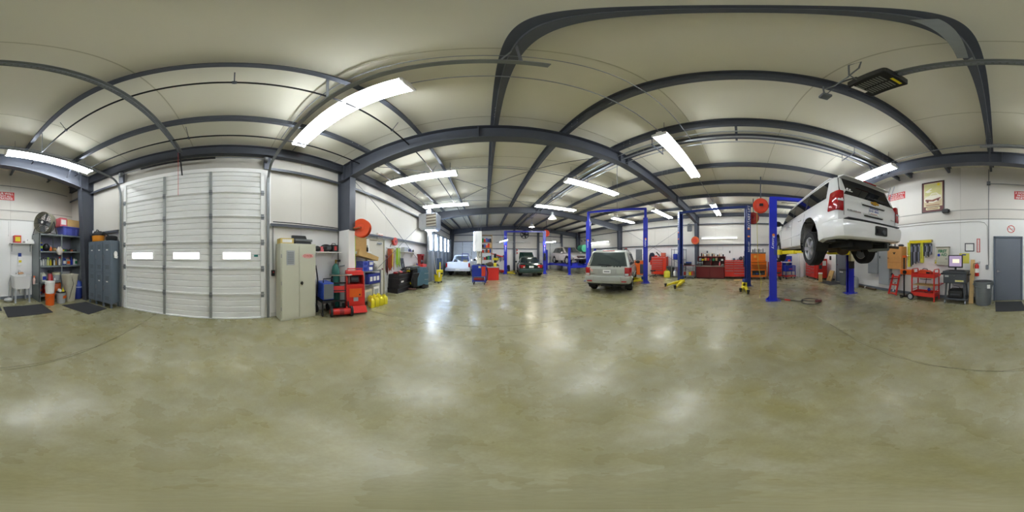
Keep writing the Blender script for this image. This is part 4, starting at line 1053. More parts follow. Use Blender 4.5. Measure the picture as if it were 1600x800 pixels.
# ================================================================= LIFTS
def lift_arm(parent, p0, p1, z, mt=yellow, pad=True):
    p0 = Vector((p0[0], p0[1], z)); p1 = Vector((p1[0], p1[1], z)); d = (p1 - p0); mid = p0 + d * 0.55
    a = obj('arm', M().bar(p0, mid, 0.15, 0.11).cyl(p0 + Vector((0, 0, -0.08)), p0 + Vector((0, 0, 0.08)), 0.09, n=12), mt, parent, bevel=0.006)
    obj('arm_extension', M().bar(p0 + d * 0.45 + Vector((0, 0, 0.005)), p1, 0.10, 0.075), mt, a, bevel=0.005)
    if pad:
        obj('arm_pad', M().cyl(p1 + Vector((0, 0, 0.03)), p1 + Vector((0, 0, 0.10)), 0.06, n=14).cyl(p1 + Vector((0, 0, -0.05)), p1 + Vector((0, 0, 0.03)), 0.045, n=10), rubber, a)
    return a
def post(parent, x, face, h, mt, carr_z, w_=0.22, d=0.24, turn=0.0, dark=None):
    """C-channel post at local x, open toward face (+1/-1 on x), turned about its own axis"""
    b = -face
    m = M().box(-d / 2, d / 2, -w_ / 2, -w_ / 2 + 0.012, 0.012, h).box(-d / 2, d / 2, w_ / 2 - 0.012, w_ / 2, 0.012, h)
    m.box(*sorted((b * (d / 2 - 0.012), b * d / 2)), -w_ / 2 + 0.012, w_ / 2 - 0.012, 0.012, h)
    m.box(*sorted((face * (d / 2 - 0.012), face * d / 2)), -w_ / 2 + 0.012, -w_ / 2 + 0.05, 0.012, h).box(*sorted((face * (d / 2 - 0.012), face * d / 2)), w_ / 2 - 0.05, w_ / 2 - 0.012, 0.012, h)
    p = obj('post', m, mt, parent, loc=(x, 0, 0), rot=(0, 0, R(-face * turn)))
    obj('base_plate', M().box(-0.24, 0.24, -0.2, 0.2, 0, 0.014), mt, p)
    for sx in (-0.19, 0.19):
        for sy in (-0.16, 0.16): obj('anchor_bolt', M().cyl((sx, sy, 0.012), (sx, sy, 0.05), 0.014, n=6), galv_d, p)
    obj('gusset', M().prism([(b * d / 2, 0.014), (b * 0.23, 0.014), (b * d / 2, 0.16)], -0.008, 0.008, 'y'), mt, p)
    obj('carriage', M().box(-d / 2 + 0.03, d / 2 - 0.02, -w_ / 2 + 0.02, w_ / 2 - 0.02, carr_z - 0.05, carr_z + 0.75), dark or blackm, p)
    obj('arm_bracket', M().box(*sorted((face * 0.02, face * (d / 2 + 0.10))), -w_ / 2 - 0.02, w_ / 2 + 0.02, carr_z - 0.08, carr_z + 0.08), dark or blue_d, p)
    return p
letw = mat('decal_white', 'eceff4', 0.5)
orange_d = mat('decal_orange', 'f08a3c', 0.5)
def decal(p, x, y, z, body, size, up=1, xs=1.0):
    """vertical lettering on the -y face of a post"""
    o = txt('post_lettering', body, size, letw, (x, y, z), (0, 0, 0), p, 1.0, 0.0008, 0.001)
    X = Vector((0, 0, up)); Z = Vector((0, -1, 0)); Y = Z.cross(X)
    o.rotation_euler = Matrix((X, Y, Z)).transposed().to_euler(); o.scale = (xs, 1, 1)
def two_post(label, P1, P2, h, mt, carr, beam_z, arms, ext=None, power=None, turn=0.0):
    P1, P2 = Vector(P1), Vector(P2); mid = (P1 + P2) / 2; d = P2 - P1; Lh = d.length / 2; rz = math.degrees(math.atan2(d.y, d.x))
    t = thing('two_post_lift', label, 'car lift', (mid.x, mid.y, 0), rz, 'blue two-post car lifts')
    pa = post(t, -Lh, 1, h, mt, carr, turn=turn); pb = post(t, Lh, -1, h, mt, carr, turn=turn)
    bz = beam_z
    if ext:
        for x in (-Lh, Lh): obj('post_extension', M().box(x - 0.07, x + 0.07, -0.07, 0.07, h - 0.4, bz + 0.05), mt, t)
    obj('overhead_beam', M().box(-Lh - 0.05, Lh + 0.05, -0.06, 0.06, bz - 0.02, bz + 0.10), mt, t, bevel=0.004)
    obj('shutoff_bar', M().tube([(-Lh + 0.3, 0.09, bz - 0.06), (Lh - 0.3, 0.09, bz - 0.06)], 0.012, 6), blackm, t)
    inv = Matrix.Rotation(R(-rz), 3, 'Z')
    for a, b, z in arms:
        la = inv @ (Vector((a[0], a[1], 0)) - Vector((mid.x, mid.y, 0))); lb = inv @ (Vector((b[0], b[1], 0)) - Vector((mid.x, mid.y, 0)))
        lift_arm(t, la, lb, z)
    if power:
        x = power * Lh + power * 0.17
        obj('power_unit', M().box(x - 0.08, x + 0.08, -0.10, 0.10, 1.35, 1.62).cyl((x, 0, 1.62), (x, 0, 1.85), 0.075, n=14).box(x - 0.07, x + 0.07, -0.09, 0.09, 1.1, 1.35), dgrey, t, bevel=0.006)
    return t, pa, pb
l1, p1a, p1b = two_post('tall blue two-post lift holding up the large white car', (5.32, -1.05), (5.10, -4.03), 3.52, blue, 1.62, 3.45,
    [((5.42, -1.25), (4.25, -1.98), 1.62), ((5.20, -1.25), (6.75, -1.98), 1.62), ((5.25, -3.83), (4.2, -3.16), 1.62), ((5.0, -3.83), (6.5, -3.16), 1.62)])
l2, p2a, p2b = two_post('darker blue two-post lift with bold white lettering on both posts, bay empty', (8.60, 3.37), (8.03, -0.32), 4.05, blue_d, 0.30, 3.95,
    [((8.35, 3.2), (6.7, 3.35), 0.13), ((8.35, 3.1), (6.4, 2.75), 0.13), ((7.85, -0.2), (6.35, 0.02), 0.13), ((7.85, -0.12), (6.0, -0.26), 0.13)], turn=35)
l3, p3a, p3b = two_post('blue two-post lift with tall overhead beam standing over the silver car with roof rails', (5.78, 7.85), (7.45, 4.95), 3.62, blue, 0.30, 4.12,
    [((6.0, 7.55), (5.6, 6.6), 0.13), ((5.95, 7.5), (7.1, 7.4), 0.13), ((7.3, 5.15), (6.4, 5.15), 0.20), ((7.35, 5.2), (7.6, 6.1), 0.20)], True)
l4, p4a, p4b = two_post('blue two-post lift standing around the dark green saloon car', (1.70, 13.48), (4.85, 12.75), 3.62, blue, 0.30, 3.50,
    [((1.9, 13.4), (2.35, 12.3), 0.13), ((1.95, 13.45), (2.6, 14.4), 0.13), ((4.65, 12.8), (4.3, 11.9), 0.13), ((4.65, 12.9), (4.4, 14.0), 0.13)])
for p, x in ((p2a, -0.02), (p2b, 0.02)):
    decal(p, x, -0.112, 3.45, 'ROTARY LIFT', 0.20, 1 if p is p2b else 1)
    obj('decal_patch', M().box(-0.06, 0.06, -0.1115, -0.110, 2.80, 2.86), orange_d, p)
    obj('decal_patch', M().box(-0.06, 0.06, -0.1115, -0.110, 2.42, 2.50), orange_d, p)
    decal(p, x, -0.112, 1.95, 'ROTARY', 0.13, 1)
for p, z in ((p1a, 1.95), (p1b, 1.95), (p3a, 2.2), (p3b, 2.2), (p4a, 2.1), (p4b, 2.1)):
    decal(p, 0.0, -0.112, z, 'Rotary', 0.12, -1, 1.3)
    obj('decal_disc', M().cyl((0.01, -0.1125, z + 0.24), (0.01, -0.110, z + 0.24), 0.045, n=16), orange_d, p)
# power boxes and controls
obj('power_unit', M().box(-0.10, 0.10, 0.12, 0.30, 1.25, 1.5).cyl((0, 0.21, 1.5), (0, 0.21, 1.75), 0.08, n=14), dgrey, p2b, bevel=0.006)
obj('oil_tank', M().box(-0.09, 0.09, 0.13, 0.29, 0.95, 1.25), black, p2b, bevel=0.01)
obj('power_unit', M().box(-0.16, 0.02, -0.30, -0.12, 1.30, 1.62).cyl((-0.07, -0.21, 1.62), (-0.07, -0.21, 1.86), 0.085, n=14), mat('pump_beige', 'b8b094', 0.5), p1b, bevel=0.006)
obj('oil_tank', M().box(-0.16, 0.0, -0.30, -0.13, 1.02, 1.30), black, p1b, bevel=0.01)
obj('control_box', M().box(-0.07, 0.07, -0.17, -0.112, 1.55, 1.75), dgrey, p4b, bevel=0.006)
obj('power_unit', M().box(-0.1, 0.1, -0.28, -0.112, 1.15, 1.45).cyl((0, -0.2, 1.45), (0, -0.2, 1.7), 0.08, n=12), black, p4b, bevel=0.006)
# ---- four-post lift
f4 = thing('four_post_lift', 'blue four-post drive-on lift with a pale silver car on its ramps', 'car lift', (7.80, 13.85, 0))
for sx, sy in ((-1, -1), (1, -1), (-1, 1), (1, 1)):
    p = obj('post', M().box(sx * 1.32 - 0.08, sx * 1.32 + 0.08, sy * 2.45 - 0.08, sy * 2.45 + 0.08, 0.012, 2.15), blue, f4, bevel=0.004)
    obj('base_plate', M().box(sx * 1.32 - 0.17, sx * 1.32 + 0.17, sy * 2.45 - 0.17, sy * 2.45 + 0.17, 0, 0.013), blue, p)
    obj('post_cap', M().cyl((sx * 1.32, sy * 2.45, 2.15), (sx * 1.32, sy * 2.45, 2.2), 0.05, n=10), galv_d, p)
for sy in (-1, 1): obj('cross_beam', M().box(-1.3, 1.3, sy * 2.45 - 0.09, sy * 2.45 + 0.09, 0.52, 0.70), blue, f4, bevel=0.004)
for sx in (-1, 1):
    r_ = obj('ramp', M().box(sx * 0.82 - 0.25, sx * 0.82 + 0.25, -2.5, 2.5, 0.60, 0.745), blue, f4, bevel=0.004)
    obj('ramp_lip', M().box(sx * 0.82 - 0.26, sx * 0.82 - 0.235, -2.5, 2.5, 0.745, 0.79).box(sx * 0.82 + 0.235, sx * 0.82 + 0.26, -2.5, 2.5, 0.745, 0.79), blue, r_)
    obj('wheel_stop', M().box(sx * 0.82 - 0.25, sx * 0.82 + 0.25, -2.52, -2.46, 0.745, 0.92), blue, r_)
obj('lift_jack', M().box(-0.55, 0.55, -1.6, -1.35, 0.66, 0.80).box(-0.2, 0.2, -1.55, -1.4, 0.8, 0.95), blue_d, f4)
# ================================================================= BUILDERS FOR CONTENTS
def casters(parent, xs, ys, r=0.05, z=0.0):
    for x in xs:
        for y in ys:
            c = obj('caster', M().cyl((x - 0.018, y, z + r), (x + 0.018, y, z + r), r, n=14), rubber, parent)
            obj('caster_fork', M().box(x - 0.03, x + 0.03, y - 0.02, y + 0.02, z + r * 1.6, z + r * 2.3).box(x - 0.03, x - 0.022, y - 0.015, y + 0.015, z + r, z + r * 2).box(x + 0.022, x + 0.03, y - 0.015, y + 0.015, z + r, z + r * 2), steel_lt, c)
def chest(name, label, loc, rz, W, D, Hh, cols, mt, hm=chrome, base=0.13, cast=True, cat='tool chest', topm=None, group=None):
    """drawer cabinet; origin centre of footprint, front at local -y; cols = [(fraction, [drawer heights])]"""
    t = thing(name, label, cat, loc, rz, group)
    obj('body', M().box(-W / 2, W / 2, -D / 2, D / 2, base, Hh), mt, t, bevel=0.008)
    x = -W / 2 + 0.03; usable = W - 0.06
    for fr, hs in cols:
        w_ = usable * fr; tot = sum(hs); z = Hh - 0.05; avail = Hh - base - 0.08
        for h_ in hs:
            dh = avail * h_ / tot
            d = obj('drawer', M().box(x + 0.008, x + w_ - 0.008, -D / 2 - 0.018, -D / 2 + 0.01, z - dh + 0.006, z - 0.006), mt, t, bevel=0.004)
            if hm: obj('drawer_handle', M().prism([(-D / 2 - 0.018, z - 0.010), (-D / 2 - 0.040, z - 0.016), (-D / 2 - 0.040, z - 0.034), (-D / 2 - 0.030, z - 0.034), (-D / 2 - 0.018, z - 0.024)], x + 0.02, x + w_ - 0.02, 'x'), hm, d)
            z -= dh
        x += w_
    if topm: obj('top_mat', M().box(-W / 2 + 0.02, W / 2 - 0.02, -D / 2 + 0.02, D / 2 - 0.02, Hh, Hh + 0.008), topm, t)
    if cast: casters(t, (-W / 2 + 0.1, W / 2 - 0.1), (-D / 2 + 0.09, D / 2 - 0.09), base * 0.42)
    return t
def bottle(label, loc, h, r, mt, cap, style='round', band=None, group=None, cat='bottle'):
    t = thing('spray_bottle' if style == 'spray' else 'aerosol_can' if style == 'can' else 'jug' if style == 'jug' else 'bottle', label, cat, loc, random.uniform(-30, 30), group)
    if style == 'jug':
        obj('body', M().loft([[(p, q, z) for p, q in rrect(-r * k, r * k, -r * 0.62 * k, r * 0.62 * k, r * 0.3 * k, 3)] for z, k in ((0, 0.94), (0.01, 1), (h * 0.66, 1), (h * 0.8, 0.8), (h * 0.88, 0.36))]), mt, t, smooth=40)
        obj('handle', M().tube([(r * 0.25, 0, h * 0.86), (r * 0.75, 0, h * 0.90), (r * 0.9, 0, h * 0.72)], r * 0.12, 6), mt, t)
        obj('cap', M().cyl((-0.0, 0, h * 0.86), (0, 0, h), r * 0.3, n=12), cap, t)
        if band: spl('label', M().box(-r * 0.8, r * 0.8, r * 0.62, r * 0.632, h * 0.15, h * 0.55).box(-r * 0.8, r * 0.8, -r * 0.632, -r * 0.62, h * 0.15, h * 0.55), band, t)
    elif style == 'can':
        obj('body', M().lathe([(r * 0.95, 0), (r, 0.006), (r, h * 0.78), (r * 0.7, h * 0.86)], 14), mt, t, smooth=40)
        obj('cap', M().lathe([(r * 0.72, h * 0.84), (r * 0.72, h * 0.98), (r * 0.6, h)], 12), cap, t, smooth=40)
        if band: obj('label', M().ring([(r, h * 0.3), (r + 0.001, h * 0.3), (r + 0.001, h * 0.6), (r, h * 0.6)], 14), band, t)
    else:
        obj('body', M().lathe([(r * 0.9, 0), (r, 0.008), (r, h * 0.52), (r * 0.85, h * 0.64), (r * 0.32, h * 0.76), (r * 0.32, h * 0.84)], 14), mt, t, smooth=40)
        if style == 'spray':
            obj('trigger_head', M().cyl((0, 0, h * 0.82), (0, 0, h * 0.9), r * 0.38, n=10).box(-r * 0.9, r * 0.5, -r * 0.22, r * 0.22, h * 0.9, h).bar((-r * 0.5, 0, h * 0.9), (-r * 0.75, 0, h * 0.74), r * 0.2, r * 0.12), cap, t)
        else: obj('cap', M().cyl((0, 0, h * 0.82), (0, 0, h), r * 0.40, r * 0.34, n=12), cap, t)
        if band: obj('label', M().ring([(r, h * 0.12), (r + 0.001, h * 0.12), (r + 0.001, h * 0.46), (r, h * 0.46)], 14), band, t)
    return t
def bucket(label, loc, r, h, mt, lid=None, band=None, bail=True):
    t = thing('bucket', label, 'bucket', loc, random.uniform(0, 90))
    obj('body', M().lathe([(r * 0.86, 0), (r * 0.87, 0.008), (r * 0.965, h * 0.8), (r * 1.03, h * 0.8), (r * 1.03, h * 0.84), (r * 0.97, h * 0.84), (r, h * 0.97), (r * 1.03, h * 0.97), (r * 1.03, h), (r * 0.95, h), (r * 0.84, 0.02)], 24), mt, t, smooth=35)
    if lid: obj('lid', M().lathe([(r * 1.05, h - 0.012), (r * 1.05, h + 0.012), (r * 0.9, h + 0.012), (r * 0.88, h + 0.004)], 24), lid, t, smooth=40)
    if bail: obj('wire_handle', M().tube([(r * 1.03 * math.cos(R(a)), -r * 1.04 * abs(math.sin(R(a))) , h * 0.82 - r * 1.2 * abs(math.sin(R(a)))) for a in range(0, 181, 15)], 0.004, 5), steel_lt, t)
    return t
def carton(label, loc, W, D, Hh, mt, rz=0, tape=None, lab=None, name='carton', cat='box', group=None):
    t = thing(name, label, cat, loc, rz, group)
    obj('body', M().box(-W / 2, W / 2, -D / 2, D / 2, 0, Hh - 0.004), mt, t, bevel=0.004)
    for s in (-1, 1): obj('flap', M().box(-W / 2, W / 2, *sorted((s * 0.002, s * D / 2)), Hh - 0.004, Hh), mt, t)
    if tape: obj('tape', M().box(-W / 2 - 0.0008, W / 2 + 0.0008, -0.025, 0.025, Hh, Hh + 0.001), tape, t)
    if lab: obj('print', M().box(-W * 0.36, W * 0.36, -D / 2 - 0.001, -D / 2, Hh * 0.2, Hh * 0.8), lab, t)
    return t
def wallpos(x, y): return (x, YR + 0.013, y)

# ================================================================= REAR LEFT CORNER
su = thing('shelving_unit', 'tall grey steel shelving unit full of bottles, standing in the rear left corner', 'shelves', (-2.86, -5.05, 0), 180)
SW, SD, SH = 1.66, 0.66, 2.24
shg = mat('shelf_grey', '8e9696', 0.45, 0.2, 0.06); shb = mat('shelf_back', '9a9cae', 0.5, 0.1, 0.05)
obj('side_panel', M().box(-SW / 2 - 0.0, -SW / 2 + 0.012, -SD / 2, SD / 2, 0, SH), shg, su)
obj('side_panel', M().box(SW / 2 - 0.012, SW / 2, -SD / 2, SD / 2, 0, SH), shg, su)
for x in (-SW / 2 + 0.02, 0.0, SW / 2 - 0.02):
    for y in (-SD / 2 + 0.015, SD / 2 - 0.03): obj('upright', M().box(x - 0.02, x + 0.02, y - 0.015, y + 0.015, 0, SH), shg, su)
obj('back_panel', M().box(-SW / 2 + 0.012, SW / 2 - 0.012, SD / 2 - 0.012, SD / 2 - 0.006, 0.9, SH - 0.05), shb, su)
zs = {'L': (2.22, 1.66, 1.18, 0.66, 0.22), 'R': (2.22, 1.66, 1.18)}
for k, (a, b) in (('L', (-SW / 2 + 0.012, -0.02)), ('R', (0.02, SW / 2 - 0.012))):
    for z in zs[k]:
        obj('shelf', M().box(a, b, -SD / 2, SD / 2 - 0.03, z - 0.004, z).box(a, b, -SD / 2, -SD / 2 + 0.004, z - 0.045, z).box(a, b, SD / 2 - 0.034, SD / 2 - 0.03, z - 0.04, z), shg, su)
# drum fan on top
fn = thing('drum_fan', 'round grey drum fan standing on top of the shelving unit', 'fan', (-2.36, -5.02, 2.225), -62)
Tf = Matrix.Translation((0, 0, 0.42)) @ Matrix.Rotation(R(-90), 4, 'X')   # axis along +y
obj('drum', M().ring([(0.355, -0.14), (0.365, -0.15), (0.37, -0.14), (0.362, 0.0), (0.37, 0.14), (0.365, 0.15), (0.355, 0.14), (0.35, 0)], 36, Tf), mat('fan_grey', '9c9a84', 0.45, 0.3, 0.06), fn, smooth=40)
for sgn in (-1, 1):
    g = M()
    for r_ in (0.09, 0.15, 0.21, 0.27, 0.33): g.torus((0, sgn * 0.145, 0.42), (0, 1, 0), r_, 0.004, 28, 5)
    go = obj('grille', g, blackm, fn); go['kind'] = 'stuff'
    for i in range(10):
        a = R(36 * i); obj('grille_spoke', M().tube([(0.05 * math.cos(a), sgn * 0.15, 0.42 + 0.05 * math.sin(a)), (0.355 * math.cos(a), sgn * 0.143, 0.42 + 0.355 * math.sin(a))], 0.004, 5), blackm, fn)
for i in range(4):
    a = R(90 * i + 20); u = Vector((math.cos(a), 0, math.sin(a))); v = Vector((-math.sin(a), 0, math.cos(a))); c = Vector((0, 0, 0.42))
    q = [c + u * 0.06 - v * 0.04 + Vector((0, -0.03, 0)), c + u * 0.32 - v * 0.10 + Vector((0, -0.05, 0)), c + u * 0.32 + v * 0.10 + Vector((0, 0.05, 0)), c + u * 0.06 + v * 0.04 + Vector((0, 0.03, 0))]
    obj('blade', M().add(q + [p + Vector((0, 0.004, 0)) for p in q], [(0, 1, 2, 3), (7, 6, 5, 4), (0, 1, 5, 4), (1, 2, 6, 5), (2, 3, 7, 6), (3, 0, 4, 7)]), galv_d, fn)
obj('motor', M().cyl((0, -0.12, 0.42), (0, 0.1, 0.42), 0.075, n=16), dgrey, fn)
spl('hub_cap', M().cyl((0, -0.155, 0.42), (0, -0.145, 0.42), 0.045, n=14).cyl((0, 0.145, 0.42), (0, 0.158, 0.42), 0.045, n=14), paper, fn)
obj('stand', M().tube([(-0.36, 0.2, 0.015), (-0.36, -0.2, 0.015), (-0.375, 0, 0.42), (-0.36, 0.2, 0.015), (0.36, 0.2, 0.015), (0.375, 0, 0.42), (0.36, -0.2, 0.015), (0.36, 0.2, 0.015)], 0.014, 6), blackm, fn)
# purple tote with boxes on it
tt = thing('storage_tote', 'purple-blue plastic tote on top of the shelving unit beside the fan', 'storage box', (-3.30, -5.0, 2.225), 180)
obj('body', M().loft([[(p, q, z) for p, q in rrect(-0.36 * k, 0.36 * k, -0.24 * k, 0.24 * k, 0.04, 3)] for z, k in ((0, 0.88), (0.28, 1.0))]), purple, tt, smooth=40)
obj('lid', M().prism(rrect(-0.385, 0.385, -0.265, 0.265, 0.04), 0.28, 0.315, 'z'), purple, tt, bevel=0.006)
for x in (-0.2, 0.0, 0.2): obj('rib', M().box(x - 0.012, x + 0.012, -0.252, -0.22, 0.03, 0.27), purple, tt)
b1 = carton('long cardboard carton lying on the purple tote', (-3.42, -5.0, 2.543), 0.56, 0.40, 0.27, card, 180, paper)
b2 = carton('pink and white printed carton lying on the purple tote end', (-2.98, -5.0, 2.543), 0.28, 0.38, 0.30, pink, 182, None, paper)
# first shelf down
bottle('blue and white aerosol can, end of the upper shelf next to the side panel', (-2.12, -4.93, 1.662), 0.26, 0.034, paper, cartblue, 'can', cartblue)
bottle('bright blue aerosol can on the upper shelf before the black bag', (-2.21, -4.95, 1.662), 0.29, 0.036, cartblue, yellow, 'can', lime)
def lump(name, label, cat, loc, r, mt, seed, group=None):
    rnd = random.Random(seed); m = M().sph((0, 0, r[2] * 0.93), r, 16, 10)
    m.v = [(x * (1 + rnd.uniform(-0.14, 0.14)), y * (1 + rnd.uniform(-0.14, 0.14)), max(0.0, z * (1 + rnd.uniform(-0.1, 0.12)))) for x, y, z in m.v]
    return top(name, m, mt, label, cat, group, loc, 0, 60)
lump('cloth_bag', 'slumped black bag on the upper shelf of the shelving unit', 'bag', (-2.38, -4.95, 1.662), (0.12, 0.14, 0.125), black, 3)
bottle('orange bottle on the upper shelf beside the clear plastic bag', (-2.53, -4.90, 1.662), 0.19, 0.04, orange, paper, 'round')
lump('plastic_bag', 'crumpled clear plastic bag hanging over the upper shelf edge', 'bag', (-2.72, -4.625, 1.53), (0.12, 0.06, 0.14), mat('clear_bag', 'd8cfc4', 0.25, 0, 0.25, 14), 5)
lump('work_gloves', 'rumpled tan gloves in a heap behind the clear plastic bag', 'gloves', (-2.74, -5.05, 1.662), (0.10, 0.12, 0.07), mat('tan_cloth', 'c8a878', 0.9, 0, 0.2, 20), 9)
for i, (x, mt_, nm) in enumerate(((-2.98, yellow, 'yellow'), (-3.10, green, 'green'), (-3.24, black, 'black'), (-3.38, brown, 'orange-brown'), (-3.52, blackm, 'dark'))):
    c = M(); rr = 0.075
    for k in range(3): c.tube([(rr * math.cos(R(a)) * (1 + 0.06 * k), rr * math.sin(R(a)) * (1 - 0.05 * k), 0.012 + 0.02 * k + 0.006 * math.sin(R(3 * a + 40 * i))) for a in range(0, 360, 24)], 0.010, 6, True)
    top('coiled_hose', c, mt_, nm + ' coiled hose on the upper shelf of the right bay', 'hose', None, (x, -4.92 - 0.03 * (i % 2), 1.664))
    lump('hose_fitting', 'clutter of small fittings behind the ' + nm + ' coiled hose', 'fittings', (x + 0.05, -5.15, 1.662), (0.07, 0.06, 0.05), rust if i % 2 else dgrey, 20 + i)
# second shelf
clear = mat('frosted_plastic', 'dfe0d8', 0.35, 0, 0.04)
row = [(-2.16, 0.24, 0.038, paper, black, 'spray', 'white spray bottle with black trigger, first on the middle shelf'),
       (-2.25, 0.27, 0.036, clear, black, 'spray', 'frosted spray bottle with black trigger, second on the middle shelf'),
       (-2.335, 0.25, 0.030, grey_l, black, 'can', 'grey aerosol can beside the pale yellow bottle on the middle shelf'),
       (-2.42, 0.27, 0.042, mat('pale_yellow', 'e6e49a', 0.4), lime, 'spray', 'pale yellow spray bottle on the middle shelf'),
       (-2.52, 0.25, 0.036, yellow, black, 'spray', 'bright yellow bottle with black trigger on the middle shelf'),
       (-2.60, 0.26, 0.030, black, black, 'can', 'black aerosol can on the middle shelf'),
       (-2.66, 0.23, 0.032, paper, black, 'spray', 'small white spray bottle beside the black aerosol can'),
       (-2.735, 0.24, 0.030, mat('amber', 'b88a2c', 0.3), yellow, 'round', 'amber bottle on the middle shelf'),
       (-2.80, 0.22, 0.030, mat('aqua', '3a86a8', 0.35), black, 'round', 'blue-green bottle at the back of the middle shelf')]
for x, h, r_, mt_, cp, stl, lb in row: bottle(lb, (x, -4.90 if 'back' not in lb else -5.05, 1.182), h, r_, mt_, cp, stl)
bottle('large white spray bottle with red trigger, last on the middle shelf', (-2.86, -4.88, 1.182), 0.29, 0.046, paper, reelred, 'spray')
for x, mt_, cp, stl, h, r_, bd, lb in ((-3.05, navy, navy, 'jug', 0.27, 0.075, paper, 'navy oil jug on the middle shelf of the right bay'),
                                       (-3.22, grey_l, orange, 'jug', 0.25, 0.08, orange, 'grey jug with orange label on the middle shelf of the right bay'),
                                       (-3.37, cartblue, cartblue, 'round', 0.29, 0.055, None, 'tall bright blue bottle on the middle shelf of the right bay'),
                                       (-3.53, paper, green, 'jug', 0.25, 0.085, green, 'white jug with green label on the middle shelf of the right bay')):
    bottle(lb, (x, -4.90, 1.182), h, r_, mt_, cp, stl, bd)
# third shelf
bottle('cream jug with blue label on the lower shelf', (-2.25, -4.90, 0.662), 0.30, 0.085, mat('cream_plastic', 'e4e2d0', 0.4), paper, 'jug', cartblue)
bottle('dark blue bottle standing between the cream jug and red cartons', (-2.38, -5.0, 0.662), 0.24, 0.035, navy, black, 'round')
carton('pink-red carton standing on the lower shelf', (-2.47, -4.90, 0.662), 0.09, 0.09, 0.24, pink, 180, None, None)
bottle('red bottle next to the pink-red carton on the lower shelf', (-2.57, -4.92, 0.662), 0.27, 0.045, red, dred, 'round')
bottle('small blue and white bottle in front of the round container', (-2.64, -4.82, 0.662), 0.13, 0.026, paper, cartblue, 'round')
jr = thing('storage_jar', 'wide round cream container on the lower shelf', 'container', (-2.77, -4.95, 0.662), 0)
obj('body', M().lathe([(0.15, 0), (0.16, 0.02), (0.16, 0.19), (0.15, 0.20)], 24), grey_l, jr, smooth=40); obj('lid', M().lathe([(0.165, 0.20), (0.165, 0.24), (0.15, 0.27), (0.05, 0.285)], 24), mat('cream_lid', 'd8d6b4', 0.45), jr, smooth=40)
ht = thing('heat_gun', 'grey power tool lying behind the round container on the lower shelf', 'power tool', (-2.66, -5.15, 0.662), 20)
obj('body', M().cyl((-0.1, 0, 0.27), (0.12, 0, 0.30), 0.05, n=14), dgrey, ht); obj('handle', M().bar((0, 0, 0.25), (-0.03, 0, 0.0), 0.05, 0.04), grey, ht)
# bottom shelf
def jerry(label, loc, mt_, s=1.0, rz=0):
    t = thing('fuel_can', label, 'fuel can', loc, rz)
    obj('body', M().loft([[(p, q, z) for p, q in rrect(-0.15 * k * s, 0.15 * k * s, -0.1 * k * s, 0.1 * k * s, 0.04, 3)] for z, k in ((0, 0.95), (0.02, 1), (0.24 * s, 1), (0.30 * s, 0.7))]), mt_, t, smooth=40)
    obj('handle', M().tube([(-0.09 * s, 0, 0.29 * s), (-0.07 * s, 0, 0.37 * s), (0.07 * s, 0, 0.37 * s), (0.10 * s, 0, 0.28 * s)], 0.018, 8), mt_, t, smooth=60)
    obj('spout', M().cyl((0.10 * s, 0, 0.29 * s), (0.14 * s, 0, 0.36 * s), 0.022, 0.016, 10), black, t)
    return t
jerry('red fuel can on the bottom shelf behind the white bucket', (-2.46, -5.05, 0.222), red, 1.0, 10)
jerry('orange fuel can on the bottom shelf behind the lidded bucket', (-2.79, -4.92, 0.222), orange, 1.12, -12)
bottle('orange bottle with blue label on the bottom shelf by the side panel', (-2.14, -4.90, 0.222), 0.24, 0.05, orange, orange, 'round', navy)
# buckets on the floor
bucket('orange bucket on the floor carrying a white bucket', (-2.22, -4.36, 0), 0.155, 0.37, orange)
bucket('white printed bucket stacked on the orange bucket', (-2.22, -4.36, 0.372), 0.155, 0.36, white)
t_ = bucket('pale grey bucket with dark lid and orange label on the floor', (-2.62, -4.38, 0), 0.15, 0.36, grey_l, black)
obj('label', M().box(-0.08, 0.08, 0.146, 0.150, 0.17, 0.26), orange, t_); t_.rotation_euler = (0, 0, 0.35)
fu = thing('funnel', 'yellow funnel upside down on the lidded grey bucket', 'funnel', (-2.68, -4.36, 0.374), 0)
obj('cone', M().lathe([(0.055, 0), (0.05, 0.01), (0.014, 0.08), (0.008, 0.13)], 14), yellow, fu, smooth=40)
cu = thing('paper_cup', 'white cup lying on the lidded grey bucket', 'cup', (-2.55, -4.34, 0.374), 0)
obj('body', M().cyl((0, -0.05, 0.05), (0, 0.05, 0.047), 0.05, 0.045, 16), paper, cu, smooth=40)
# grey bin with bag
bn = thing('waste_bin', 'tall tapered grey waste bin with a bag, under the right bay of the shelves', 'bin', (-3.00, -4.45, 0), 0)
obj('body', M().loft([[(p, q, z) for p, q in rrect(-0.21 * k, 0.21 * k, -0.17 * k, 0.17 * k, 0.06, 3)] for z, k in ((0, 0.66), (0.02, 0.7), (0.86, 1.0))]), bag, bn, smooth=40)
rnd = random.Random(4)
obj('bin_bag', M().loft([[(p * (1 + rnd.uniform(-0.05, 0.05)), q * (1 + rnd.uniform(-0.05, 0.05)), z) for p, q in rrect(-0.215 * k, 0.215 * k, -0.175 * k, 0.175 * k, 0.06, 4)] for z, k in ((0.55, 0.93), (0.72, 1.0), (0.86, 1.06), (0.89, 1.12), (0.90, 1.0), (0.84, 0.94))]), bag, bn, smooth=50)
obj('cord', M().tube([(0.05, 0.17, 0.88), (-0.02, 0.185, 0.6), (0.06, 0.165, 0.35), (0.10, 0.13, 0.1)], 0.008, 5), black, bn)
bb = thing('blue_bin', 'blue bin with a domed lid beside the lockers', 'bin', (-3.41, -4.58, 0), 0)
obj('body', M().lathe([(0.155, 0), (0.165, 0.02), (0.19, 0.40), (0.19, 0.42)], 24), mat('bin_blue', '2c3f92', 0.35), bb, smooth=40)
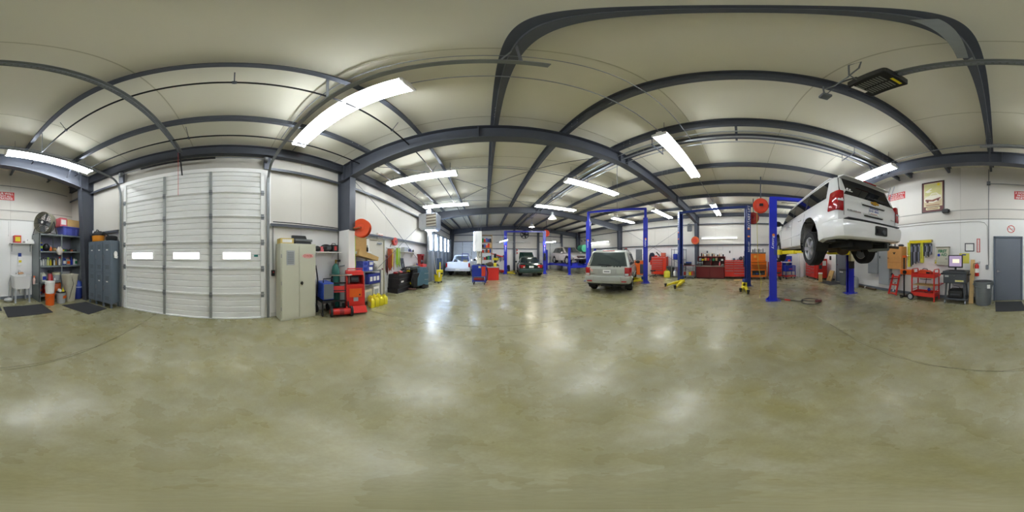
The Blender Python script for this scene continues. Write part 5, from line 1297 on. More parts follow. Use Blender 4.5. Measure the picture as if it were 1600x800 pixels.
obj('rim', M().ring([(0.19, 0.41), (0.205, 0.41), (0.205, 0.45), (0.19, 0.45)], 24), mat('bin_rim', '9aa6d0', 0.4), bb)
obj('dome_lid', M().lathe([(0.20, 0.45), (0.195, 0.52), (0.15, 0.60), (0.07, 0.64)], 24), mat('bin_lid', '2f4aa0', 0.35), bb, smooth=50)
pp = thing('long_pipe', 'long white plastic pipe leaning beside the lockers and steel column', 'pipe', (-3.50, -3.99, 0), 0)
obj('pipe', M().tube([(0, 0, 0.01), (-0.08, -0.03, 1.2), (-0.16, -0.05, 2.35)], 0.018, 8), white, pp, smooth=60)
# lockers
lk = thing('locker_bank', 'bank of six blue-grey steel lockers beside the near sectional door', 'lockers', (-3.535, -3.43, 0), 90)
LW, LD, LH = 0.95, 0.36, 1.94
obj('body', M().box(-LW / 2, LW / 2, -LD / 2, LD / 2, 0.13, LH), lockgrey, lk, bevel=0.004)
for i in range(4):
    for y in (-LD / 2 + 0.03, LD / 2 - 0.03): obj('leg', M().cb((-LW / 2 + 0.03 + i * (LW - 0.06) / 3, y, 0.065), (0.05, 0.04, 0.13)), lockgrey, lk)
for r_ in range(2):
    for c in range(3):
        x0 = -LW / 2 + 0.012 + c * LW / 3; x1 = x0 + LW / 3 - 0.024; z0 = 0.15 + r_ * 0.895; z1 = z0 + 0.87
        d = obj('locker_door', M().box(x0, x1, -LD / 2 - 0.018, -LD / 2, z0, z1), lockgrey, lk, bevel=0.003)
        obj('latch', M().box(x0 + 0.015, x0 + 0.04, -LD / 2 - 0.035, -LD / 2 - 0.018, (z0 + z1) / 2 - 0.06, (z0 + z1) / 2 + 0.06), steel_lt, d)
        for q in (0.10, 0.14, 0.18):
            for zz in (z0 + q, z1 - q):
                obj('vent_slot', M().box(x0 + 0.09, x1 - 0.07, -LD / 2 - 0.022, -LD / 2 - 0.017, zz - 0.006, zz + 0.006), dgrey, d)
        if (r_, c) != (0, 0): obj('name_card', M().box(x0 + 0.12, x0 + 0.19, -LD / 2 - 0.021, -LD / 2 - 0.018, z1 - 0.26, z1 - 0.23), paper, d)
cap_ = thing('baseball_cap', 'white cap hanging on the end of the locker bank', 'cap', (-3.50, -2.925, 1.55), 0)
obj('crown', M().sph((0, 0, 0), (0.075, 0.04, 0.09), 12, 8), paper, cap_, smooth=60); obj('brim', M().cyl((0.02, 0.02, -0.10), (0.02, 0.035, -0.05), 0.055, n=12), paper, cap_)
vac = thing('shop_vacuum', 'orange and black shop vacuum standing on the lockers', 'vacuum', (-3.53, -3.66, 1.945), 0)
obj('drum', M().lathe([(0.17, 0), (0.185, 0.02), (0.20, 0.17), (0.20, 0.18)], 24), mat('vac_orange', 'f09a26', 0.4), vac, smooth=40)
obj('motor_head', M().lathe([(0.21, 0.18), (0.21, 0.22), (0.16, 0.27), (0.12, 0.32), (0.06, 0.33)], 24), black, vac, smooth=40)
obj('handle', M().tube([(-0.1, -0.05, 0.28), (-0.06, -0.05, 0.37), (0.06, 0.0, 0.37), (0.1, 0, 0.28)], 0.016, 6), black, vac); obj('switch', M().cyl((0.10, 0.06, 0.28), (0.12, 0.06, 0.29), 0.02, n=8), yellow, vac)
obj('hose', M().tube([(0.0, 0.18, 0.24), (0.06, 0.30, 0.26), (0.02, 0.40, 0.20), (-0.05, 0.44, 0.08), (-0.05, 0.40, 0.03)], 0.024, 8), black, vac, smooth=60)
ty = thing('stored_tyre', 'used car tyre lying on top of the lockers', 'tyre', (-3.55, -3.12, 1.945), 0)
obj('tyre', M().ring([(0.10, 0.02), (0.14, 0.0), (0.17, 0.02), (0.175, 0.06), (0.17, 0.11), (0.14, 0.13), (0.10, 0.11)], 28), rubber, ty, smooth=45)
# laundry sink
sk = thing('utility_sink', 'white plastic utility sink on grey legs against the rear wall', 'sink', (-1.52, -5.07, 0), 180)
tub = M().loft([[(p, q, z) for p, q in rrect(-0.29 * k, 0.29 * k, -0.27 * k, 0.27 * k, 0.05, 3)] for z, k in ((0.46, 0.86), (0.84, 1.0), (0.87, 1.04), (0.88, 1.04), (0.88, 0.95), (0.50, 0.80))])
obj('basin', tub, white, sk, smooth=40)
for x in (-0.22, 0.22):
    for y in (-0.2, 0.2): obj('leg', M().bar((x * 1.05, y * 1.05, 0), (x, y, 0.5), 0.05, 0.05), grey_l, sk)
obj('tap', M().cyl((0, 0.23, 0.87), (0, 0.23, 0.95), 0.03, n=12).tube([(0, 0.23, 0.94), (0, 0.2, 1.02), (0, 0.10, 1.02), (0, 0.07, 0.97)], 0.012, 8), chrome, sk)
for s in (-1, 1): obj('tap_handle', M().cyl((s * 0.09, 0.23, 0.88), (s * 0.09, 0.23, 0.93), 0.022, n=8), chrome, sk)
obj('drain_pipe', M().tube([(0, 0, 0.47), (0, 0, 0.30), (0, 0.08, 0.24), (0, 0.16, 0.30), (0, 0.28, 0.32)], 0.025, 8), white, sk, smooth=60)
obj('supply_hose', M().tube([(-0.26, 0.25, 0.85), (-0.33, 0.28, 0.6), (-0.33, 0.28, 0.1), (-0.36, 0.1, 0.05), (-0.30, 0.0, 0.06)], 0.010, 6), grey_l, sk)
lump('sponge_heap', 'tan sponges heaped on the sink rim', 'sponge', (-1.58, -5.24, 0.882), (0.10, 0.05, 0.04), mat('sponge', 'd2a47c', 0.9, 0, 0.2, 30), 11)
bottle('orange-topped spray bottle hanging by the shelving unit side', (-1.90, -4.85, 0.60), 0.26, 0.045, mat('pinkish', 'd8b8ac', 0.4), orange, 'spray')
hook = top('wall_peg', M().box(-2.03, -1.86, -4.90, -4.80, 0.585, 0.60), shg, 'small steel tray fixed to the shelf side carrying a bottle', 'tray')
lump('rag_pile', 'white rags heaped on the floor beside the sink', 'rags', (-1.12, -5.1, 0), (0.16, 0.11, 0.07), mat('rag', 'cfd0cc', 0.9, 0, 0.2, 20), 13)
# wall shelf with boxes over the sink
ws = thing('wall_shelf', 'short white wall shelf above the utility sink', 'shelf', (-1.63, YR + 0.013, 1.93), 180)
obj('board', M().box(-0.42, 0.42, -0.26, 0, -0.02, 0), white, ws)
for x in (-0.33, 0.33): obj('bracket', M().prism([(0, -0.02), (-0.22, -0.02), (-0.22, -0.03), (-0.03, -0.06), (-0.02, -0.28), (0, -0.28)], x - 0.012, x + 0.012, 'x'), grey_l, ws)
carton('red printed carton on the wall shelf above the sink', (-1.45, YR + 0.15, 1.932), 0.24, 0.2, 0.25, signred, 180, None, yellow)
carton('flat white carton on the wall shelf above the sink', (-1.86, YR + 0.15, 1.932), 0.34, 0.22, 0.07, paper, 184)
carton('small white carton stacked on the flat white carton', (-1.92, YR + 0.15, 2.004), 0.20, 0.16, 0.06, paper, 175)
dsp = thing('soap_dispenser', 'white and blue soap dispenser on the rear wall above the sink', 'dispenser', (-1.57, YR + 0.013, 1.38), 180)
obj('bottle', M().prism(rrect(-0.07, 0.07, -0.10, 0, 0.02, 3), -0.20, 0.10, 'z'), white, dsp, bevel=0.006); obj('pump_head', M().prism(rrect(-0.05, 0.05, -0.10, 0, 0.02, 3), 0.10, 0.22, 'z'), navy, dsp); obj('label', M().box(-0.05, 0.05, -0.102, -0.10, -0.10, -0.02), yellow, dsp)
st_ = thing('light_switch', 'small white switch with a hanging cord on the rear wall', 'switch', (-1.2, YR + 0.013, 2.2), 180)
obj('cord', M().tube([(0, -0.008, 0), (0, -0.008, 0.5)], 0.004, 5), grey_l, st_); obj('pull', M().cyl((0, -0.02, -0.03), (0, -0.02, 0.03), 0.02, n=8), paper, st_)
# floor mats
def fmat(label, pts):
    m = M().prism(pts, 0.0005, 0.012, 'z'); return top('floor_mat', m, matrub, label, 'mat')
fmat('dark rubber mat on the floor in front of the utility sink', [(-0.84, -4.54), (-2.02, -4.50), (-1.96, -3.67), (-0.80, -3.70)])
fmat('dark rubber mat on the floor in front of the lockers', [(-2.48, -4.10), (-3.30, -3.98), (-3.27, -3.05), (-2.60, -3.03)])
fmat('dark rubber mat on the floor in front of the grey hinged door', [(0.06, -5.18), (-0.78, -5.18), (-0.76, -4.22), (0.04, -4.22)])
fmat('dark rubber mat on the floor by the farther grey door and kraft boxes', [(7.0, -5.2), (8.3, -5.2), (8.4, -4.3), (7.1, -4.3)])

# ================================================================= REAR WALL
def sign(name, label, x, z, W, Hh, mt, lines, size, tmt=paper, rz=180, y=None, xs=1.0):
    t = thing(name, label, 'sign', (x, YR + 0.013 if y is None else y, z), rz)
    obj('panel', M().box(-W / 2, W / 2, -0.006, 0, -Hh / 2, Hh / 2), mt, t)
    for k, (s, dz, sz) in enumerate(lines): txt('lettering', s, sz, tmt, (0, -0.0075, dz), (90, 0, 0), t, xs, 0.0006, 0.0012)
    return t
fw = [('3 HOUR WALL', 0.085, 0.115), ('PROTECT ALL', -0.015, 0.10), ('PENETRATIONS', -0.105, 0.10)]
sign('wall_sign', 'red fire wall sign with white words between the grey door and the sink shelf', -0.98, 3.62, 0.82, 0.31, signred, fw, 0.1)
sign('wall_sign', 'red fire wall sign with white words behind the raised white car', 3.82, 4.02, 0.82, 0.31, signred, fw, 0.1)
# framed vintage-style poster, generic artwork
ps = thing('framed_poster', 'cream and brown poster in a dark frame high on the rear wall', 'poster', (2.24, YR + 0.013, 3.73), 180)
PW, PH = 0.84, 1.22
mar = mat('poster_maroon', '6a3430', 0.5); crm = mat('poster_cream', 'd8cfa0', 0.5, 0, 0.1, 5); yel = mat('poster_yellow', 'cfc884', 0.5, 0, 0.15, 4); brn = mat('poster_brown', '8a4c34', 0.55)
obj('backing', M().box(-PW / 2, PW / 2, -0.012, 0, -PH / 2, PH / 2), mar, ps)
fr = M()
for x in (-PW / 2, PW / 2): fr.box(x - 0.012, x + 0.012, -0.022, 0, -PH / 2 - 0.012, PH / 2 + 0.012)
for z in (-PH / 2, PH / 2): fr.box(-PW / 2, PW / 2, -0.022, 0, z - 0.012, z + 0.012)
spl('frame', fr, blackm, ps)
obj('picture', M().box(-PW / 2 + 0.07, PW / 2 - 0.06, -0.0135, -0.012, -0.40, PH / 2 - 0.05), crm, ps)
obj('sky_print', M().box(-PW / 2 + 0.10, PW / 2 - 0.09, -0.0145, -0.0135, 0.05, PH / 2 - 0.08), yel, ps)
pwht = mat('poster_white', 'e8e0cc', 0.5, 0, 0.06)
obj('road_print', M().box(-PW / 2 + 0.10, PW / 2 - 0.09, -0.0145, -0.0135, -0.36, -0.12), mat('poster_tan', 'cdb48c', 0.5, 0, 0.12, 6), ps)
obj('car_print', M().prism([(-0.33, -0.20), (-0.34, -0.08), (-0.26, -0.01), (-0.14, 0.02), (-0.04, 0.13), (0.15, 0.14), (0.24, 0.05), (0.33, 0.0), (0.33, -0.12), (0.22, -0.20), (0.0, -0.26)], -0.0155, -0.0145, 'y'), pwht, ps)
obj('window_print', M().prism([(-0.10, 0.03), (-0.025, 0.105), (0.13, 0.115), (0.19, 0.045)], -0.0162, -0.0155, 'y'), crm, ps)
obj('shade_print', M().prism([(-0.30, -0.17), (-0.28, -0.10), (-0.02, -0.14), (0.30, -0.06), (0.30, -0.11), (0.02, -0.21)], -0.0162, -0.0155, 'y'), brn, ps)
for x, z in ((-0.20, -0.19), (0.20, -0.15)): obj('wheel_print', M().cyl((x, -0.0168, z), (x, -0.0162, z), 0.05, n=16), mar, ps)
obj('figure_print', M().prism([(-0.30, 0.22), (-0.08, 0.34), (-0.02, 0.32), (-0.14, 0.24), (-0.02, 0.20), (-0.20, 0.16)], -0.0155, -0.0145, 'y'), pwht, ps)
obj('title_band', M().prism(rrect(-0.27, 0.27, -0.53, -0.43, 0.03), -0.0155, -0.0135, 'y'), crm, ps)
for z, w_ in ((-0.48, 0.44), (-0.35, 0.52)): obj('print_line', M().box(-w_ / 2, w_ / 2, -0.0165, -0.0155, z - 0.015, z + 0.015), brn, ps)
obj('sun_print', M().cyl((0.22, -0.0155, 0.48), (0.22, -0.0145, 0.48), 0.06, n=16), yellow, ps)
spk = thing('wall_speaker', 'small black wall speaker beside the framed poster', 'speaker', (1.72, YR + 0.013, 3.07), 180)
obj('bracket', M().box(-0.04, 0.04, -0.06, 0, 0.03, 0.12), beige, spk); obj('cabinet', M().box(-0.11, 0.10, -0.20, -0.04, -0.07, 0.06), black, spk, bevel=0.01); obj('lens_hood', M().cyl((0.10, -0.12, 0.0), (0.14, -0.12, 0.0), 0.06, 0.05, 14), blackm, spk)
# no smoking sign
ns = thing('no_smoking_sign', 'round red and white no smoking sign above the grey hinged door', 'sign', (-0.46, YR + 0.013, 2.40), 180)
obj('panel', M().box(-0.15, 0.15, -0.005, 0, -0.15, 0.15), paper, ns)
Tn = Matrix.Translation((0, -0.005, 0)) @ Matrix.Rotation(R(90), 4, 'X')
obj('ring', M().ring([(0.105, 0), (0.13, 0), (0.13, 0.0015), (0.105, 0.0015)], 32, Tn), signred, ns)
obj('slash', M().bar((-0.078, -0.007, 0.078), (0.078, -0.007, -0.078), 0.0015, 0.022, (0, 0, 1)), signred, ns)
txt('lettering', 'SMOKING', 0.05, blackm, (0, -0.0062, 0.0), (90, 0, 0), ns)
# small black frame, vertical fire sign, extinguisher
pf = thing('picture_frame', 'small black picture frame with a white sheet on the rear wall', 'picture', (0.92, YR + 0.013, 1.79), 180)
obj('sheet', M().box(-0.14, 0.14, -0.008, 0, -0.12, 0.12), paper, pf)
f_ = M().box(-0.16, -0.13, -0.02, 0, -0.14, 0.14).box(0.13, 0.16, -0.02, 0, -0.14, 0.14).box(-0.13, 0.13, -0.02, 0, 0.11, 0.14).box(-0.13, 0.13, -0.02, 0, -0.14, -0.11)
spl('frame', f_, dgrey, pf)
fs_ = thing('extinguisher_sign', 'narrow vertical red and white extinguisher sign on the rear wall', 'sign', (0.62, YR + 0.013, 1.85), 180)
obj('panel', M().box(-0.055, 0.055, -0.005, 0, -0.23, 0.23), signred, fs_); obj('stripe', M().box(-0.028, 0.028, -0.0058, -0.005, -0.21, 0.21), paper, fs_)
for k, ch in enumerate('FIRE'): txt('lettering', ch, 0.05, signred, (0, -0.0066, 0.18 - k * 0.046), (90, 0, 0), fs_)
o = txt('lettering', 'EXTINGUISHER', 0.034, signred, (0, -0.0066, -0.08), (0, 0, 0), fs_); o.rotation_euler = Matrix(((0, 0, 0), (0, 0, -1), (1, 0, 0))).to_euler() if False else Matrix((Vector((0, 0, -1)), Vector((1, 0, 0)), Vector((0, -1, 0)))).transposed().to_euler()
def extinguisher(label, loc, rz, h=0.46, wall_=True):
    t = thing('fire_extinguisher', label, 'fire extinguisher', loc, rz)
    obj('cylinder', M().lathe([(0.06, 0), (0.07, 0.015), (0.07, h * 0.72), (0.055, h * 0.82), (0.022, h * 0.86), (0.022, h * 0.90)], 18), red, t, smooth=40)
    obj('valve_head', M().box(-0.03, 0.05, -0.018, 0.018, h * 0.90, h * 0.95).bar((0.0, 0, h * 0.95), (0.12, 0, h * 1.02), 0.025, 0.012).bar((0, 0, h * 0.92), (0.11, 0, h * 0.9), 0.025, 0.012), chrome, t)
    obj('hose', M().tube([(-0.03, -0.02, h * 0.92), (-0.10, -0.03, h * 0.9), (-0.11, -0.04, h * 0.6), (-0.095, -0.04, h * 0.35)], 0.011, 6), black, t, smooth=60)
    obj('label', M().ring([(0.0702, h * 0.25), (0.0712, h * 0.25), (0.0712, h * 0.55), (0.0702, h * 0.55)], 18), paper, t)
    if wall_: obj('bracket', M().box(-0.02, 0.02, 0.06, 0.10, h * 0.3, h * 0.95), dred, t)
    return t
extinguisher('red fire extinguisher on the rear wall over the round grey bin', (0.66, YR + 0.115, 0.84), 180)
# round grey bin
tc_ = thing('round_bin', 'round grey waste bin beside the grey hinged door', 'bin', (0.42, -4.93, 0), 0)
obj('body', M().lathe([(0.22, 0), (0.235, 0.02), (0.27, 0.56), (0.285, 0.57), (0.285, 0.60), (0.275, 0.60), (0.285, 0.70), (0.30, 0.70), (0.30, 0.735), (0.275, 0.735), (0.265, 0.60), (0.22, 0.04)], 32), grey, tc_, smooth=35)
for s in (-1, 1): obj('handle', M().box(s * 0.28 - 0.03, s * 0.28 + 0.03, -0.07, 0.07, 0.62, 0.66), grey, tc_)
obj('sticker', M().box(-0.22, -0.13, 0.235, 0.25, 0.55, 0.66), paper, tc_)
obj('bin_liner', M().lathe([(0.262, 0.70), (0.262, 0.715), (0.20, 0.62), (0.03, 0.60)], 24), black, tc_, smooth=40)
# plank
pk_ = thing('wooden_plank', 'pale wooden plank leaning on the rear wall by the computer cart', 'plank', (0.80, -5.06, 0), 0)
obj('plank', M().prism([(0.10, 0.0), (0.14, 0.0), (-0.26, 1.38), (-0.30, 1.38)], -0.07, 0.07, 'x'), wood, pk_)
# computer cart
cc = thing('diagnostic_cart', 'dark grey rolling computer cart against the rear wall', 'cart', (1.27, -5.0, 0), 180)
for x in (-0.30, 0.30):
    for y in (-0.2, 0.2): obj('leg', M().bar((x * 1.04, y, 0.10), (x * 0.9, y, 0.70), 0.05, 0.05), dgrey, cc)
obj('drawer_box', M().box(-0.36, 0.36, -0.25, 0.25, 0.66, 0.97), dgrey, cc, bevel=0.01)
obj('drawer_front', M().box(-0.33, 0.33, -0.27, -0.25, 0.69, 0.93), dgrey, cc, bevel=0.006)
obj('top_tray', M().box(-0.38, 0.38, -0.27, 0.26, 0.97, 1.04), mat('cart_top', '3c4044', 0.45), cc, bevel=0.012)
obj('bottom_tray', M().box(-0.35, 0.35, -0.25, 0.25, 0.13, 0.18), dgrey, cc, bevel=0.006)
obj('logo_plate', M().box(0.02, 0.28, -0.274, -0.27, 0.72, 0.77), mat('logo_cream', 'd8d49a', 0.5), cc); obj('model_plate', M().box(-0.30, -0.18, -0.274, -0.27, 0.86, 0.91), grey_l, cc)
obj('logo_stripe', M().box(0.06, 0.24, -0.2748, -0.274, 0.74, 0.755), yellow, cc)
obj('lock', M().cyl((0, -0.27, 0.90), (0, -0.278, 0.90), 0.012, n=10), chrome, cc)
for s in (-1, 1): obj('side_handle', M().tube([(s * 0.36, -0.12, 0.92), (s * 0.44, -0.14, 0.92), (s * 0.44, 0.1, 0.92), (s * 0.36, 0.1, 0.92)], 0.012, 6), blackm, cc)
for x in (-0.32, 0.32):
    for y in (-0.2, 0.2): obj('caster', M().cyl((x - 0.015, y, 0.06), (x + 0.015, y, 0.06), 0.06, n=16), grey_l, cc)
obj('cable', M().tube([(-0.2, 0.15, 0.66), (-0.1, 0.0, 0.56), (0.1, -0.1, 0.55), (0.18, 0.0, 0.36), (0.1, 0.1, 0.30)], 0.008, 5), black, cc)
mo = thing('computer_monitor', 'small lit monitor standing on the dark grey computer cart', 'monitor', (1.30, -4.98, 1.042), 180)
obj('base', M().prism(rrect(-0.11, 0.11, -0.08, 0.08, 0.03), 0, 0.018, 'z'), black, mo); obj('neck', M().box(-0.03, 0.03, 0.0, 0.03, 0.01, 0.14), black, mo)
obj('casing', M().box(-0.235, 0.235, -0.02, 0.03, 0.09, 0.49), black, mo, bevel=0.008)
obj('screen', M().box(-0.20, 0.20, -0.0225, -0.02, 0.13, 0.46), emit('screen_mauve', 'a898b4', 0.30), mo)
obj('screen_window', M().box(-0.09, 0.13, -0.0235, -0.0225, 0.24, 0.36), emit('screen_white', 'f2e6cc', 0.36), mo)
kb = thing('keyboard', 'black keyboard lying in front of the monitor on the computer cart', 'keyboard', (1.22, -4.83, 1.042), 180)
obj('case', M().prism([(-0.07, 0), (0.07, 0), (0.07, 0.028), (-0.07, 0.016)], -0.24, 0.24, 'x'), black, kb)
for r_ in range(4):
    obj('key_row', M().box(-0.22, 0.22, -0.058 + r_ * 0.03, -0.036 + r_ * 0.03, 0.018 + r_ * 0.003, 0.026 + r_ * 0.003), dgrey, kb)
pr = thing('printer', 'black printer on the bottom tray of the computer cart', 'printer', (1.26, -5.0, 0.182), 180)
obj('body', M().box(-0.24, 0.22, -0.19, 0.19, 0, 0.24), black, pr, bevel=0.03); obj('lid', M().box(-0.20, 0.18, -0.15, 0.15, 0.24, 0.27), blackm, pr, bevel=0.01); obj('paper_slot', M().box(-0.16, 0.14, -0.195, -0.19, 0.10, 0.14), dgrey, pr)
gn = thing('timing_gun', 'red and black hand tool hanging on the cart side', 'hand tool', (1.72, -4.96, 0.90), 180)
obj('body', M().bar((-0.06, 0, 0.02), (0.08, 0, 0.08), 0.04, 0.05), black, gn); obj('grip', M().bar((-0.08, 0, 0.02), (-0.13, 0, -0.06), 0.035, 0.05), red, gn)
yb = thing('yellow_folder', 'yellow sheet pinned to the rear wall behind the monitor', 'notice', (1.10, YR + 0.013, 1.42), 180)
obj('sheet', M().box(-0.17, 0.17, -0.006, 0, -0.17, 0.17), mat('notice_yellow', 'e0d85c', 0.6), yb)
obj('print', M().box(-0.08, 0.06, -0.008, -0.006, 0.10, 0.14), navy, yb)
# first aid cabinet
fa = thing('first_aid_cabinet', 'cream first aid cabinet with green lettering on the rear wall', 'first aid box', (1.83, YR + 0.013, 1.49), 180)
obj('body', M().box(-0.23, 0.23, -0.13, 0, -0.30, 0.30), beige, fa, bevel=0.008); obj('lid', M().box(-0.24, 0.24, -0.15, 0, 0.30, 0.325), mat('olive_lid', '6c6848', 0.5), fa)
obj('door', M().box(-0.22, 0.22, -0.142, -0.13, -0.20, 0.27), beige, fa, bevel=0.004)
gl = mat('sign_green', '0f7648', 0.5)
txt('lettering', 'FIRST', 0.13, gl, (0.0, -0.1435, 0.17), (90, 0, 0), fa, 1, 0.0008, 0.006); txt('lettering', 'AID', 0.13, gl, (0.06, -0.1435, 0.05), (90, 0, 0), fa, 1, 0.0008, 0.003)
obj('emblem', M().cyl((-0.13, -0.145, 0.04), (-0.13, -0.142, 0.04), 0.05, n=16), cartblue, fa); obj('handle', M().box(0.10, 0.18, -0.15, -0.142, -0.10, -0.08), grey, fa)
# belt rack
br = thing('belt_rack', 'yellow wall rack hung with rows of drive belts', 'rack', (2.66, YR + 0.013, 1.95), 180)
obj('header_board', M().box(-0.47, 0.42, -0.14, 0, 0.06, 0.13), mat('rack_tan', 'c8b880', 0.6), br); obj('header_strip', M().box(-0.47, 0.42, -0.15, -0.14, 0.02, 0.11), yellow, br)
for x, z0 in ((-0.52, -0.86), (0.02, -0.70)): obj('side_board', M().box(x - 0.06, x + 0.05, -0.10, 0, z0, 0.06), mat('rack_yellow', 'd8d84a', 0.45), br)
obj('board_print', M().box(-0.555, -0.54, -0.102, -0.10, -0.60, -0.10), black, br); obj('board_print', M().box(-0.0, 0.015, -0.102, -0.10, -0.55, -0.10), black, br)
beltm = [mat('belt_grey', '60656e', 0.6), mat('belt_dark', '34373c', 0.6), mat('belt_pale', '9a9fb2', 0.6)]
for k, (x, zb) in enumerate([(-0.42, -0.84), (-0.36, -0.78), (-0.30, -0.70), (-0.24, -0.74), (-0.18, -0.66), (-0.12, -0.70), (-0.07, -0.62), (0.11, -0.46), (0.17, -0.50), (0.23, -0.44), (0.29, -0.48), (0.35, -0.42), (0.40, -0.40)]):
    b_ = thing('drive_belt', '%s drive belt on the yellow wall rack, %s from the tall black stand' % (['grey', 'dark', 'pale grey'][k % 3], ['first', 'second', 'third', 'fourth', 'fifth', 'sixth', 'seventh', 'eighth', 'ninth', 'tenth', 'eleventh', 'twelfth', 'thirteenth'][k]), 'belt', (0, 0, 0), 0, 'drive belts on the yellow rack')
    b_.location = (2.66 - x, YR + 0.013 + 0.075, 1.95); b_.rotation_euler = (0, 0, R(180))
    q = [(0.0, -0.022, -0.04), (0.0, -0.026, zb * 0.6), (0.0, -0.016, zb + 0.02), (0, 0, zb), (0, 0.016, zb + 0.02), (0, 0.026, zb * 0.6), (0, 0.022, -0.04), (0, 0, -0.01)]
    m_ = M()
    for i in range(8): m_.bar(q[i], q[(i + 1) % 8], 0.034, 0.006, (1, 0, 0)) if False else m_.bar(q[i], q[(i + 1) % 8], 0.006, 0.036, (1, 0, 0))
    obj('belt', m_, beltm[k % 3], b_); obj('hook', M().tube([(0, 0.06, -0.005), (0, -0.045, -0.018), (0, -0.05, 0.0)], 0.004, 5), steel_lt, b_)
    obj('sleeve', M().box(-0.022, 0.022, -0.034, -0.030, -0.30, -0.10), beltm[(k + 2) % 3], b_)
ol = thing('wall_outlet', 'beige outlet box with a yellow plug on the rear wall', 'outlet', (2.12, YR + 0.013, 1.30), 180)
obj('plate', M().box(-0.06, 0.06, -0.03, 0, -0.07, 0.07), beige, ol, bevel=0.004); obj('plug', M().box(-0.0, 0.04, -0.09, -0.03, -0.06, 0.0), yellowp, ol); obj('cord', M().tube([(0.02, -0.06, 0.0), (0.03, -0.05, 0.2), (0.03, -0.02, 0.30)], 0.007, 5), yellowp, ol)
# red service cart
rc = thing('service_cart', 'red three-tier service cart with wooden shelf fronts by the rear wall', 'cart', (2.34, -4.98, 0), 180)
for x in (-0.40, 0.40):
    for y in (-0.22, 0.22): obj('leg', M().box(x - 0.018, x + 0.018, y - 0.018, y + 0.018, 0.0 if x > 0 else 0.12, 1.03), red, rc)
obj('top_tray', M().box(-0.42, 0.42, -0.24, 0.24, 0.86, 0.875).box(-0.42, 0.42, -0.245, -0.235, 0.80, 0.93).box(-0.42, 0.42, 0.235, 0.245, 0.80, 0.93).box(-0.425, -0.415, -0.24, 0.24, 0.80, 0.93).box(0.415, 0.425, -0.24, 0.24, 0.80, 0.93), red, rc)
obj('bottom_tray', M().box(-0.42, 0.42, -0.24, 0.24, 0.22, 0.235).box(-0.42, 0.42, -0.245, -0.235, 0.16, 0.29).box(-0.42, 0.42, 0.235, 0.245, 0.16, 0.29).box(-0.425, -0.415, -0.24, 0.24, 0.16, 0.29).box(0.415, 0.425, -0.24, 0.24, 0.16, 0.29), red, rc)
for z in (0.79, 0.53): obj('shelf_board', M().box(-0.39, 0.39, -0.22, 0.22, z - 0.012, z), wood, rc)
for x in (-0.40, 0.40): obj('side_rail', M().tube([(x, -0.22, 1.02), (x, -0.20, 1.06), (x, 0.20, 1.06), (x, 0.22, 1.02)], 0.014, 6), red, rc); obj('side_bar', M().tube([(x, -0.22, 0.36), (x, 0.22, 0.36)], 0.010, 6), red, rc)
obj('push_handle', M().tube([(0.40, -0.2, 0.56), (0.58, -0.2, 0.58), (0.58, 0.2, 0.58), (0.40, 0.2, 0.56)], 0.014, 6), red, rc)
for y in (-0.25, 0.25): obj('wheel', M().cyl((-0.44, y - 0.022, 0.12), (-0.44, y + 0.022, 0.12), 0.12, n=24), rubber, rc); obj('wheel_disc', M().cyl((-0.44, y - 0.026, 0.12), (-0.44, y + 0.026, 0.12), 0.085, n=20), galv, rc)
ob = thing('impact_wrench', 'orange and black power tool bag lying on the red service cart', 'power tool', (2.36, -4.98, 0.877), 170)
obj('body', M().prism([(-0.22, 0.0), (0.24, 0.0), (0.26, 0.08), (0.16, 0.14), (-0.14, 0.16), (-0.22, 0.10)], -0.10, 0.10, 'y'), mat('bag_orange', 'e2502a', 0.6, 0, 0.15), ob, bevel=0.015); obj('strap', M().box(0.12, 0.25, -0.103, 0.103, 0.02, 0.10), black, ob); obj('handle', M().tube([(-0.12, 0, 0.15), (-0.05, 0, 0.20), (0.08, 0, 0.19), (0.12, 0, 0.14)], 0.012, 6), black, ob)
lt = thing('work_light', 'small blue clamp light on the lower shelf of the red service cart', 'lamp', (2.22, -5.0, 0.237), 180)
obj('head', M().sph((0, 0, 0.12), (0.06, 0.05, 0.06), 12, 8), cartblue, lt, smooth=60); obj('clamp', M().tube([(0, 0, 0.09), (-0.06, 0, 0.03), (-0.14, 0, 0.006), (-0.16, 0, 0.06)], 0.008, 5), black, lt)
sp_ = thing('lug_wrench', 'black four-way lug wrench on the middle shelf of the red service cart', 'wrench', (2.36, -5.0, 0.545), 180)
obj('bar', M().tube([(-0.2, 0, 0.16), (0.22, 0, 0.16)], 0.012, 6), blackm, sp_); obj('bar', M().tube([(0.02, 0, 0.01), (0.05, 0, 0.23)], 0.012, 6), blackm, sp_)
# orange stand
os_ = thing('support_stand', 'tall black stand with an orange clamp head beside the wall cabinet', 'stand', (3.18, -4.95, 0), 180)
obj('pole', M().cyl((0, 0, 0.05), (0, 0, 1.50), 0.028, n=12), blackm, os_); obj('foot', M().box(-0.16, 0.16, -0.03, 0.03, 0, 0.05), blackm, os_); obj('foot', M().box(-0.03, 0.03, -0.22, 0.18, 0.0, 0.05), blackm, os_)
obj('clamp_head', M().box(-0.04, 0.10, -0.05, 0.05, 1.44, 1.52), orange, os_, bevel=0.006); obj('rod', M().tube([(0.1, 0, 1.5), (0.22, 0, 1.5)], 0.01, 6), chrome, os_); obj('sleeve', M().cyl((0, 0, 0.8), (0, 0, 0.95), 0.045, n=12), blackm, os_)
og = thing('gear_case', 'orange tool head clamped on the tall black stand', 'tool', (3.06, -4.95, 0.84), 180)
obj('body', M().box(-0.24, 0.26, -0.09, 0.09, 0.0, 0.18), orange, og, bevel=0.02); obj('collar', M().cyl((-0.03, -0.12, 0.09), (-0.03, 0.12, 0.09), 0.075, n=14), black, og)
